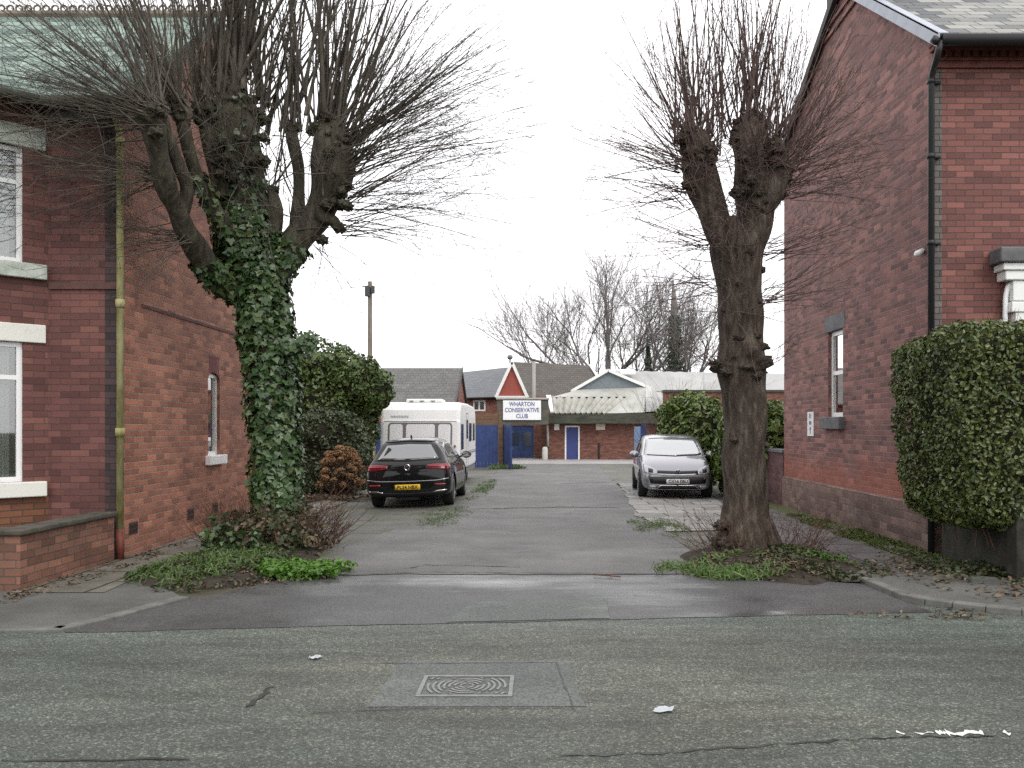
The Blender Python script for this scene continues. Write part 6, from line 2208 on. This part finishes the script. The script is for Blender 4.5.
# ---------------- caravan
M_cara = plain('caravan_white', (0.80, 0.80, 0.79), rough=0.3, var=0.04, vscale=2)
M_caraD = plain('caravan_grey_trim', (0.17, 0.155, 0.155), rough=0.4)
M_caraG = glass_mat('caravan_window', (0.80, 0.80, 0.81), 0.06, 1.9)  # near-white base stands in for bright reflection as well as pale blinds
M_caraS = glass_mat('caravan_side_window', (0.05, 0.05, 0.055), 0.05, 1.6)
M_stripe = plain('silver_stripe', (0.35, 0.36, 0.37), rough=0.3, metal=0.3)
cv = thing('caravan', 'white touring caravan with three front windows parked behind the black hatchback', 'caravan', (-3.43, 23.4, gz(24)))
prof = [(0.06, .42), (0.0, .62), (0.0, .95), (.02, 1.15), (.10, 1.86), (.13, 1.92), (.20, 2.20), (.34, 2.36), (.6, 2.43), (3, 2.46), (5.2, 2.42), (5.55, 2.33), (5.72, 2.1), (5.8, 1.0), (5.8, .5), (5.7, .42)]
mb = MB()
n = len(prof)
W2 = 1.14
for sx in (-1, 1): mb.v += [(sx * W2, y, z) for y, z in prof]
mb.f.append(tuple(range(n))[::-1]); mb.f.append(tuple(range(n, 2 * n)))
for i in range(n):
    q = (i + 1) % n
    mb.f.append((i, q, n + q, n + i))
mb.mi = [0] * len(mb.f)
bmx = bmesh.new()
body = mb.build('body', M_cara, cv, uv=False)
bmx.from_mesh(body.data); bmesh.ops.recalc_face_normals(bmx, faces=bmx.faces[:]); bmx.to_mesh(body.data); bmx.free()
bvl = body.modifiers.new('bevel', 'BEVEL'); bvl.width = .09; bvl.segments = 4; bvl.limit_method = 'ANGLE'; bvl.angle_limit = R(60)
fy = lambda z: (.02 + (.08) * (z - 1.15) / .71) if z > 1.15 else 0.0


def front_panel(name, x0, x1, z0, z1, off, mat, parent, r=.06, th=.02):
    mb = MB()
    pts = []
    for cx_, cz_, a0 in ((x1 - r, z0 + r, -90), (x1 - r, z1 - r, 0), (x0 + r, z1 - r, 90), (x0 + r, z0 + r, 180)):
        for k in range(5):
            a = R(a0 + k * 22.5)
            x, z = cx_ + r * math.cos(a), cz_ + r * math.sin(a)
            pts.append((x, fy(z) - off, z))
    mb.plate(pts, th)
    return mb.build(name, mat, parent, uv=False)


front_panel('window_surround', -.92, .92, 1.06, 1.84, .012, M_caraD, cv, .10, .03)
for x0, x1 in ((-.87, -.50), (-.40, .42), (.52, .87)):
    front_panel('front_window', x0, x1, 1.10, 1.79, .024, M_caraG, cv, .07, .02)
mb = MB()
mb.box(-W2 + .1, W2 - .1, .095, .12, 1.865, 1.885)
mb.build('front_crease', M_stripe, cv, uv=False)
mb = MB()
for k in range(7): mb.obox((-.82 + k * .075, .150, 2.02 + .004 * (k % 2)), (.028, 0, 0), (0, .012, .003), (0, .006, .022))
mb.build('faint_lettering', plain('faded_grey', (.42, .42, .43), rough=.5), cv, uv=False)
mb = MB()
mb.box(-.48, .58, .55, 1.3, 2.42, 2.53)
mb.box(-.3, .4, 2.4, 3.0, 2.44, 2.55)
mb.build('rooflight', M_cara, cv, bevel=.04, uv=False)
mb = MB()
for x in (-.32, -.02, .30): mb.box(x - .06, x + .06, .535, .56, 2.455, 2.475)
mb.build('vent', M_trim, cv, uv=False)
for (y0, y1, z0, z1) in ((.35, 1.05, 1.05, 1.80), (2.15, 2.55, 1.35, 1.95), (3.0, 3.9, 1.25, 1.85), (4.5, 5.2, 1.25, 1.85)):
    for sx in (-1, 1):
        mb = MB()
        mb.box(sx * W2 - .015, sx * W2 + .015, y0, y1, z0, z1)
        mb.build('side_window', M_caraS, cv, bevel=.012, uv=False)
mb = MB()
mb.box(W2 - .01, W2 + .006, 2.03, 2.05, .45, 2.15); mb.box(W2 - .01, W2 + .006, 2.68, 2.70, .45, 2.15); mb.box(W2 - .01, W2 + .006, 2.052, 2.678, 2.13, 2.15)
mb.build('door_frame', M_caraD, cv, uv=False)
mb = MB()
for sx in (-1, 1):
    mb.box(sx * W2 - .008, sx * W2 + .008, .15, 5.7, .86, .91)
    mb.box(sx * W2 - .008, sx * W2 + .008, .15, 5.7, .94, .96)
mb.build('stripe', M_stripe, cv, uv=False)
mb = MB()
for sx in (-1, 1): mb.box(sx * (W2 - .02) - .01, sx * (W2 - .02) + .01, .15, 5.6, .28, .42)
mb.build('skirt', M_caraD, cv, uv=False)
for sx in (-1, 1):
    mb = MB()
    mb.lathe([(-.09, .2), (-.09, .29), (-.06, .31), (.06, .31), (.09, .29), (.09, .18), (.05, .05)], (sx * 1.0, 2.9, .31), (sx, 0, 0), 24)
    mb.build('wheel', M_tyre, cv, smooth=True, uv=False)
    mb = MB(); mb.box(sx * 1.02 - .04, sx * 1.02 + .04, .5, .58, .02, .44); mb.build('corner_steady', M_trim, cv, uv=False)
    mb = MB(); mb.lathe([(0, .035), (.02, .035), (.025, .02)], (sx * 1.0, -.005, 1.17), (0, -1, 0), 12); mb.build('marker_light', plain('amber_marker', (.35, .2, .1), rough=.3) if sx < 0 else bpy.data.materials['amber_marker'], cv, uv=False)
mb = MB()
mb.tube([(-.8, .1, .42), (0, -1.3, .45)], .04, 6); mb.tube([(.8, .1, .42), (0, -1.3, .45)], .04, 6); mb.tube([(0, -1.0, .8), (0, -1.0, .1)], .03, 8)
mb.build('tow_bar', M_trim, cv, uv=False)

# ================================================================== far end of the lane
M_clubbrick = brick_mat('club_brick', (0.20, 0.085, 0.06), (0.15, 0.06, 0.045), (0.10, 0.07, 0.06), stain_amt=.4, seed=20)
M_fascia = noisy('green_black_fascia', (0.03, 0.034, 0.026), (0.075, 0.08, 0.058), scale=1.5, rough=.7, stretch=(1, 1, 4))
M_fascia2 = noisy('sign_fascia', (0.06, 0.062, 0.05), (0.11, 0.108, 0.088), scale=1.5, rough=.7, stretch=(1, 1, 3))
M_corr = noisy('weathered_sheet', (0.30, 0.30, 0.27), (0.42, 0.42, 0.385), scale=.9, rough=.6, stretch=(1, .6, 1))
M_corrS = noisy('streaked_sheet', (0.20, 0.185, 0.15), (0.40, 0.40, 0.36), scale=1.2, rough=.6, stretch=(1, .5, .5), pos=(.3, .55))
M_pale = noisy('pale_sheet', (0.30, 0.30, 0.29), (0.39, 0.39, 0.375), scale=.6, rough=.6)
M_slategable = plain('grey_gable', (0.17, 0.20, 0.215), rough=.6, var=.15)
M_blue2 = plain('blue_door_paint', (0.04, 0.055, 0.19), rough=.45, var=.12)
M_darkblue = noisy('dark_blue_paint', (0.02, 0.035, 0.09), (0.04, 0.065, 0.17), scale=2, rough=.4)
M_paleblue = plain('pale_blue_paint', (0.18, 0.27, 0.42), rough=.5)
M_gableR = plain('orange_red_tile', (0.30, 0.075, 0.055), rough=.75, var=.12)
M_brickFar = brick_mat('far_brick', (0.26, 0.105, 0.075), (0.2, 0.08, 0.06), (0.14, 0.1, 0.085), stain_amt=.2, seed=30)
M_tileB = slate_mat('brown_concrete_tile', (0.10, 0.088, 0.075), (0.075, 0.066, 0.058), (0.03, 0.027, 0.025), bw=.33, bh=.33, rough=.7, spec=.3, bumpd=.05)
M_tileG = slate_mat('grey_concrete_tile', (0.115, 0.112, 0.105), (0.085, 0.083, 0.078), (0.03, 0.03, 0.03), bw=.33, bh=.34, rough=.65, spec=.35, bumpd=.08, moss=(0.15, 0.15, 0.13))
M_slateF = slate_mat('far_slate', (0.12, 0.125, 0.135), (0.095, 0.10, 0.11), (0.05, 0.05, 0.055), bw=.3, bh=.3, rough=.5, bumpd=.02)
M_woodB = noisy('brown_boards', (0.10, 0.062, 0.038), (0.17, 0.11, 0.07), scale=2, rough=.8, stretch=(1, 1, 6))
M_signw = plain('sign_white', (0.82, 0.83, 0.83), rough=.5)
M_signb = plain('sign_lettering', (0.14, 0.15, 0.30), rough=.5)

GB = -.27
cb = thing('club_building', 'low brown brick club building with a corrugated lean-to roof and narrow blue door', 'building', (4, 50, GB))
F = 48.0
xa, xb = PX(548.5, F), PX(700, F)
mb = MB()
wall_face(mb, (xa, F), (1, 0), xb - xa, GB, 2.0, [(PX(566, F) - xa, PX(578.5, F) - xa, GB, PZ(427, F), .15)])
wall_face(mb, (xb, F), (0, 1), 6, GB, 2.4)
wall_face(mb, (xa, F + 2), (0, -1), 2, GB, 2.0)
wall_face(mb, (PX(496, F), F + 1.6), (1, 0), xa - PX(496, F), GB, 2.0, [(PX(508.5, 49.6) - PX(496, F), PX(534, 49.6) - PX(496, F), GB, 1.75, .1)])
mb.build('wall', M_clubbrick, cb)
mb = MB()
mb.box(PX(566.4, F), PX(578.1, F), F + .08, F + .14, GB + .02, PZ(427.3, F))
dr = mb.build('door', M_blue2, cb)
mb = MB()
x0, x1, z1 = PX(564.8, F), PX(579.6, F), PZ(425.6, F)
mb.box(x0, PX(566.3, F), F - .02, F + .1, GB, z1); mb.box(PX(578.2, F), x1, F - .02, F + .1, GB, z1); mb.box(PX(566.3, F) + .002, PX(578.2, F) - .002, F - .02, F + .1, PZ(427.2, F), z1 - .001)
mb.build('door_frame', M_white, dr)
# wide blue entrance doors in the recess
mb = MB()
D = F + 1.66
mb.box(PX(508.6, 49.6), PX(533.8, 49.6), D, D + .05, GB + .05, 1.74)
ed = mb.build('entrance_door', M_darkblue, cb)
mb = MB()
for a, b in ((511, 519), (522, 531)): mb.box(PX(a, 49.6), PX(b, 49.6), D - .012, D + .01, PZ(446, D), PZ(432, D))
mb.build('door_glass', glass_mat('entrance_glass', (.03, .04, .06), .1, 1.6), ed)
# fascia and the deep sign fascia
mb = MB()
mb.box(PX(549, 47.3), PX(706, 47.3), 47.25, 47.95, PZ(423.5, 47.3), PZ(413.2, 47.3))
mb.build('fascia', M_fascia, cb)
mb = MB()
mb.box(PX(497, 46.5), PX(548.6, 46.5), 46.5, 47.2, PZ(424.5, 46.5), PZ(399.5, 46.5))
mb.build('canopy', M_fascia2, cb)
mb = MB()
mb.box(PX(497, 46.5) - .05, PX(548.6, 46.5) + .05, 46.42, 47.25, PZ(399.4, 46.5), PZ(397.6, 46.5))
mb.build('canopy_edge', M_corr, cb)
mb = MB()
mb.tube([(PX(548, F), F - .06, 1.75), (PX(548, F), F - .06, .5)], .07, 8)
mb.build('drainpipe', M_corr, cb, smooth=True)
mb = MB()
mb.box(PX(554.2, F), PX(559.2, F), F - .12, F, PZ(430, F), PZ(424, F))
mb.build('meter_box', M_white, cb)
mb = MB()
mb.box(PX(595.8, F), PX(605, F), F - .1, F, PZ(429.8, F), PZ(423.8, F))
mb.build('vent_box', plain('cream_box', (.6, .55, .45), rough=.6), cb)
mb = MB()
mb.tube([(PX(599, F), F - .05, GB), (PX(599, F), F - .05, PZ(443, F))], .05, 8)
mb.build('soil_pipe', M_trim, cb)


def corrugated(p00, p10, p01, p11, pitch, amp, n_extra=2):
    """ribbed sheet between four corners: 0->1 across the ribs, then up the slope"""
    p00, p10, p01, p11 = map(Vector, (p00, p10, p01, p11))
    nrm = (p10 - p00).cross(p01 - p00).normalized()
    if nrm.z < 0: nrm = -nrm
    N = max(4, int((p10 - p00).length / pitch) * 4)
    mb = MB()
    for i in range(N):
        a, b = i / N, (i + 1) / N
        ha, hb = amp * math.sin(i * math.pi / 2), amp * math.sin((i + 1) * math.pi / 2)
        mb.face([p00.lerp(p10, a) + nrm * ha, p00.lerp(p10, b) + nrm * hb, p01.lerp(p11, b) + nrm * hb, p01.lerp(p11, a) + nrm * ha])
    return mb


corrugated(P(553, 413.8, 47.2), P(606, 413.5, 47.2), P(551, 397.2, 50.4), P(626, 396.8, 50.4), .30, .11).build('lean_to_roof', M_corrS, cb, uv=False)
mb = MB()
mb.plate([P(553.5, 413, 47.24), P(551.0, 396.6, 50.5), P(546.2, 396.6, 50.5), P(550.5, 413, 47.24)][::-1], .1)
mb.build('barge_board', M_white, cb)
mb = MB()
for tri in ((P(552, 397.0, 50.5), P(626, 396.7, 50.5), P(579, 389.6, 52)), (P(626, 396.7, 50.5), P(645, 387.3, 52), P(579, 389.6, 52)), (P(606, 413.5, 47.25), P(644.5, 412.3, 47.3), P(626, 396.7, 50.45)), (P(626, 396.7, 50.45), P(644.5, 412.3, 47.3), P(645, 387.3, 52))):
    mb.face(list(tri))
mb.build('hip_roof', M_corr, cb, uv=False)
mb = MB()
mb.plate([P(573, 390.6, 52.1), P(645, 387, 52.1), P(608, 371.5, 52.1)], .1)
mb.build('gable', M_slategable, cb)
mb = MB()
for a, b in ((P(571, 391.5, 52.0), P(608, 370.2, 52.0)), (P(608, 370.2, 52.0), P(652, 388.8, 52.0))):
    d = (b - a).normalized()
    mb.obox((a + b) / 2, (b - a) / 2, (0, .14, 0), Vector((-d.z, 0, d.x)) * .09)
mb.build('gable_board', M_white, cb)
mb = MB()
mb.box(PX(645.5, 50), PX(652.5, 50), 49.9, 50.1, PZ(411.8, 50), PZ(386, 50))
mb.build('white_panel', M_white, cb)
corrugated(P(652, 411.5, 49.8), P(800, 411.5, 49.8), P(608, 370.6, 54.5), P(800, 374, 56.5), .5, .025).build('long_roof', M_pale, cb, uv=False)
mb = MB()
mb.box(PX(664, 49), PX(800, 49), 48.9, 49.5, PZ(413, 49), PZ(392.5, 49))
mb.build('upper_wall', M_clubbrick, cb)
mb = MB()
mb.box(PX(663, 49), PX(800, 49), 48.8, 49.55, PZ(392.5, 49) + .002, PZ(390, 49))
mb.build('gutter', M_fascia, cb)
mb = MB()
wall_face(mb, (PX(572, 52.2), 52.2), (1, 0), 12, GB, PZ(391, 52.2))
wall_face(mb, (20, 60), (-1, 0), 20, GB, 4)
mb.build('rear_wall', M_clubbrick, cb)
mb = MB(); mb.obox(P(627, 372, 53.5) , (.5, 0, 0), (0, .5, .1), (0, 0, .12)); mb.build('roof_light', M_upvc, cb, bevel=.05)
settle(cb)

sg = thing('name_sign', 'white sign board with dark capital lettering on the fascia over the club entrance', 'sign', (PX(522, 46.4), 46.4, 1.7))
mb = MB(); mb.box(PX(503, 46.4), PX(541, 46.4), 46.38, 46.47, PZ(420, 46.4), PZ(400.5, 46.4)); mb.build('board', M_signw, sg, bevel=.01)
text_mesh('lettering', 'WHARTON\nCONSERVATIVE\nCLUB', .345, M_signb, sg, Matrix.Translation((PX(522, 46.37), 46.37, PZ(410.2, 46.4))) @ Matrix.Scale(.80, 4, (1, 0, 0)) @ Matrix.Rotation(R(90), 4, 'X'), .004, bold=.006, space=.98)
settle(sg)
gb = thing('gas_cylinder', 'pale gas cylinder standing against the brick by the club entrance', 'gas cylinder', (PX(545, 47.5), 47.5, GB + .02))
mb = MB(); mb.lathe([(0, .16), (.05, .17), (.62, .17), (.74, .12), (.78, .05)], (PX(545, 47.5), 47.5, -.25), (0, 0, 1), 16); mb.build('bottle', plain('pale_bottle', (.5, .5, .47), rough=.5), gb, smooth=True)
mb = MB(); mb.lathe([(0, .08), (.12, .08)], (PX(545, 47.5), 47.5, .53), (0, 0, 1), 12); mb.build('collar', M_trim, gb)
settle(gb)

# blue boarded fence, posts and gates
bf = thing('boarded_fence', 'blue boarded fence with peeling paint beside and behind the white caravan', 'fence', (-4.5, 36, gz(36)))
mb = MB()
x = PX(374.5, 36)
xe = PX(498, 36)
while x < xe - .02:
    w_ = min(.16, xe - x)
    mb.box(x, x + w_ - .008, 36 + rng.uniform(0, .01), 36.05, gz(36) + .02, PZ(425, 36) + rng.uniform(-.02, .02))
    x += w_
mb.build('board', M_bluefade, bf)
mb = MB(); mb.box(PX(372.5, 36), PX(375.5, 36), 35.9, 36.05, gz(36), PZ(418, 36)); mb.build('post', plain('pale_timber', (.35, .30, .16), rough=.8, var=.2), bf)
mb = MB(); mb.box(PX(498.3, 36), PX(503, 36), 35.9, 36.12, gz(36), PZ(424, 36)); mb.build('post', M_woodB, bf)
settle(bf)
gt = thing('open_gate', 'blue gate leaf standing open beside the brown post under the club sign', 'gate', (PX(507, 35), 35, gz(35)), group='open gates at the end of the lane')
mb = MB()
ga, gb2 = Vector((PX(503.6, 36), 36, 0)), Vector((PX(511.5, 34.3), 34.3, 0))
d = (gb2 - ga)
n_ = Vector((-d.y, d.x, 0)).normalized() * .03
c_ = (ga + gb2) / 2
mb.obox(c_ + Vector((0, 0, (gz(35) + .06 + PZ(424.5, 35)) / 2)), d / 2, n_, (0, 0, (PZ(424.5, 35) - gz(35) - .06) / 2))
mb.build('leaf', M_darkblue, gt)
mb = MB()
for z in (.2, .9, 1.6):
    mb.obox(c_ + n_ * 1.8 + Vector((0, 0, z - .15)), d / 2, n_ * .7, (0, 0, .05))
mb.tube([ga + Vector((0, 0, gz(36))), ga + Vector((0, 0, 1.75))], .04, 8)
mb.build('rail', M_bluefade, gt)
settle(gt)
gt = thing('open_gate', 'pale and dark blue gate standing open behind the grey car', 'gate', (PX(640, 38), 38, gz(38)), group='open gates at the end of the lane')
mb = MB(); mb.obox(((PX(634.5, 39) + PX(640.5, 38)) / 2, 38.5, .75), ((PX(640.5, 38) - PX(634.5, 39)) / 2, -.5, 0), (.02, .02, 0), (0, 0, .92)); mb.build('leaf', M_paleblue, gt)
mb = MB(); mb.box(PX(640.7, 38), PX(646, 38), 37.9, 37.96, gz(38) + .05, PZ(424, 38)); mb.build('leaf', M_darkblue, gt)
settle(gt)
wf = thing('timber_fence', 'brown timber fence seen above the blue boards below the distant brick house', 'fence', (-2.6, 44, GB))
mb = MB()
for k in range(8): mb.box(PX(440, 44), PX(500, 44), 44, 44.04, GB + .34 * k, GB + .33 * (k + 1))
mb.build('board', M_woodB, wf)
mb = MB(); mb.box(PX(499, 44), PX(501.5, 44), 43.95, 44.1, GB, 2.7); mb.build('post', M_woodB, wf)
settle(wf)

# houses beyond
hb = thing('bungalow', 'building with a grey ribbed tile roof behind the caravan and the evergreen bush', 'house', (PX(415, 48), 50, GB))
mb = MB(); Y0 = 47.5
wall_face(mb, (PX(370, Y0), Y0), (1, 0), PX(454.5, Y0) - PX(370, Y0), GB, PZ(403, Y0)); wall_face(mb, (PX(454.5, Y0), Y0), (0, 1), 7, GB, PZ(403, Y0))
wall_face(mb, (PX(454.5, Y0), Y0 + 7), (-1, 0), 5, GB, PZ(403, Y0))
mb.face([(PX(454.5, Y0), Y0, PZ(403, Y0)), (PX(454.5, Y0), Y0 + 7, PZ(403, Y0)), (PX(454.5, Y0), 51, PZ(369, 51))])
mb.build('wall', M_brickFar, hb)
mb = MB()
mb.plate([(PX(368, 47), 47, PZ(404, 47)), (PX(456, 47), 47, PZ(404, 47)), (PX(456, 47), 51, PZ(368, 51)), (PX(368, 47), 51, PZ(368, 51))], .1)
mb.plate([(PX(456, 47), 55, PZ(404, 47)), (PX(368, 47), 55, PZ(404, 47)), (PX(368, 47), 51, PZ(368, 51)), (PX(456, 47), 51, PZ(368, 51))], .1)
rf = mb.build('roof', M_tileG, hb)
mb = MB(); mb.plate([(PX(456.6, 47), 46.95, PZ(404, 47) + .1), (PX(456.6, 47), 51, PZ(367, 51)), (PX(456.6, 47), 51, PZ(371, 51)), (PX(456.6, 47), 46.95, PZ(408, 47))][::-1], .06); mb.build('verge_board', M_trim, rf)
settle(hb)
hb = thing('terraced_house', 'distant brick house with a slate roof and a small white window above the timber fence', 'house', (PX(480, 62), 64, GB))
mb = MB(); Y0 = 62
wall_face(mb, (PX(440, Y0), Y0), (1, 0), PX(520, Y0) - PX(440, Y0), GB, PZ(396, Y0), [(PX(473, Y0) - PX(440, Y0), PX(485.5, Y0) - PX(440, Y0), PZ(411, Y0), PZ(400, Y0), .1)])
mb.build('wall', M_brickFar, hb)
window(hb, (PX(440, Y0), Y0), (1, 0), PX(473, Y0) - PX(440, Y0), PX(485.5, Y0) - PX(440, Y0), PZ(411, Y0), PZ(400, Y0), .05, muls=(PX(479.2, Y0) - PX(440, Y0),), fw=.11, curtain=False)
mb = MB(); mb.box(PX(472, Y0), PX(486, Y0), Y0 + .5, Y0 + .55, PZ(413, Y0), PZ(399, Y0)); mb.build('room', M_dark, hb)
mb = MB()
mb.plate([(PX(440, 61.6), 61.6, PZ(398.5, 61.6)), (PX(499, 61.6), 61.6, PZ(396.5, 61.6)), P(510, 367, 66), P(440, 374.5, 66)], .15)
rf = mb.build('roof', M_slateF, hb)
mb = MB(); mb.tube([(PX(440, 61.5), 61.5, PZ(399, 61.5)), (PX(497, 61.5), 61.5, PZ(397.3, 61.5))], .07, 8); mb.build('gutter', M_trim, rf)
settle(hb)
hb = thing('gabled_house', 'distant house with an orange red gable and a brown tiled roof behind the club sign', 'house', (PX(545, 56), 58, GB))
mb = MB(); Y0 = 56
mb.plate([P(498.5, 396, Y0), P(525.5, 396, Y0), P(511.8, 364.5, Y0)], .2)
mb.build('gable', M_gableR, hb)
mb = MB(); wall_face(mb, (PX(497, Y0), Y0 + .1), (1, 0), PX(600, Y0) - PX(497, Y0), GB, PZ(396, Y0)); mb.build('wall', M_brickFar, hb)
mb = MB()
for a, b in ((P(495.8, 397.4, Y0 - .1), P(512, 362.2, Y0 - .1)), (P(512, 362.2, Y0 - .1), P(527.5, 397.4, Y0 - .1))):
    d = (b - a).normalized(); mb.obox((a + b) / 2, (b - a) / 2, (0, .1, 0), Vector((-d.z, 0, d.x)) * .10)
mb.box(PX(496, Y0), PX(529, Y0), Y0 - .18, Y0 - .02, PZ(398, Y0), PZ(396, Y0))
mb.build('gable_board', M_white, hb)
mb = MB()
mb.plate([P(525, 398, Y0 + .3), P(612, 398, Y0 + .3), P(590, 365.5, Y0 + 5), P(512.5, 361.8, Y0 + 5)], .12)
rf = mb.build('roof', M_tileB, hb)
mb = MB(); mb.tube([P(590, 365.2, Y0 + 4.9), P(601, 382, Y0 + 2)], .09, 6); mb.build('verge_trim', M_white, rf)
settle(hb)
ps = thing('metal_pole', 'thin pale pole standing in front of the brown tiled roof', 'pole', (PX(534, 52), 52, GB))
mb = MB(); mb.tube([(PX(534, 52), 52, GB), (PX(534, 52), 52, PZ(361, 52))], .11, 8); mb.build('shaft', plain('pole_grey', (.30, .29, .27), rough=.6), ps, smooth=True)
mb = MB(); mb.lathe([(0, .13), (.08, .13), (.12, .05)], (PX(534, 52), 52, PZ(361, 52)), (0, 0, 1), 8); mb.build('cap', M_trim, ps)
settle(ps)
ck = thing('chimney_cowl', 'round grey cowl standing on a thin flue above the orange gable', 'cowl', (PX(510, 60), 60, PZ(363, 60)))
mb = MB(); mb.tube([(PX(510, 60), 60, PZ(366, 60)), (PX(510, 60), 60, PZ(358, 60))], .06, 6); mb.build('flue', M_trim, ck)
mb = MB(); mb.lathe([(-.18, .02), (-.14, .16), (0, .22), (.14, .16), (.18, .02)], (PX(510, 60), 60, PZ(357.2, 60)), (0, 0, 1), 14); mb.build('cowl', plain('cowl_grey', (.16, .16, .17), rough=.5), ck, smooth=True)
settle(ck)

# telegraph pole
tp = thing('telegraph_pole', 'wooden telegraph pole with a box near its top rising behind the evergreen bush', 'pole', (PX(370, 35), 35, gz(35)))
x = PX(370, 35)
mb = MB(); mb.tube([(x, 35, gz(35)), (x, 35, PZ(281.5, 35))], [.13, .09], 12); mb.build('shaft', noisy('weathered_pole', (.10, .085, .07), (.21, .185, .15), scale=3, rough=.9, stretch=(4, 4, .4)), tp, smooth=True)
mb = MB(); mb.box(x - .17, x + .04, 34.72, 34.9, PZ(297, 35), PZ(287.5, 35)); mb.box(x + .06, x + .22, 34.8, 34.95, PZ(294, 35), PZ(287, 35)); mb.build('terminal_box', plain('dark_box', (.05, .055, .06), rough=.6), tp, bevel=.02)
mb = MB(); mb.tube([(x - .32, 34.95, PZ(286.5, 35)), (x + .2, 34.95, PZ(286.5, 35))], .025, 6); mb.build('bracket', M_trim, tp)
mb = MB()
for ex, ey, ez in ((x + 11, 40, 6.2), (x - 14, 20, 5.6)):
    a = Vector((x, 35, PZ(286, 35))); b = Vector((ex, ey, ez))
    mb.tube([a.lerp(b, k / 12) - Vector((0, 0, 1.2 * math.sin(math.pi * k / 12) * .5)) for k in range(13)], .008, 4, cap=False)
mb.build('wire', M_trim, tp, uv=False)
settle(tp)

# bits of litter on the road
M_paper = plain('white_litter', (.40, .43, .45), rough=.5)
for px, py, s, lab in ((664, 711.5, .045, 'crumpled white scrap of litter on the road to the right of the iron cover'), (316, 659, .03, 'small white scrap of litter on the road near the left cracks')):
    X, Y = G(px, py)
    bm = bmesh.new()
    bmesh.ops.create_grid(bm, x_segments=5, y_segments=4, size=1)
    for v in bm.verts:
        v.co = Vector((X + v.co.x * s * 1.1 + v.co.y * s * .5, Y + v.co.y * s * .9 + rng.gauss(0, .008), .012 + abs(rng.gauss(0, .006))))
    me = bpy.data.meshes.new('litter'); bm.to_mesh(me); bm.free(); me.materials.append(M_paper)
    o = bpy.data.objects.new('litter', me); C.objects.link(o)
    o.modifiers.new('thick', 'SOLIDIFY').thickness = .002
    tag(o, lab, 'litter')
st = MB()
X, Y = G(605, 578)
st.tube([(X - .12, Y + .05, .03), (X, Y, .03), (X + .16, Y - .06, .025)], .008, 5); st.tube([(X, Y, .03), (X + .08, Y + .05, .03)], .005, 5)
tag(st.build('fallen_twig', M_sucker, uv=False), 'small dark fallen twig lying on the wet apron of the lane', 'twig')
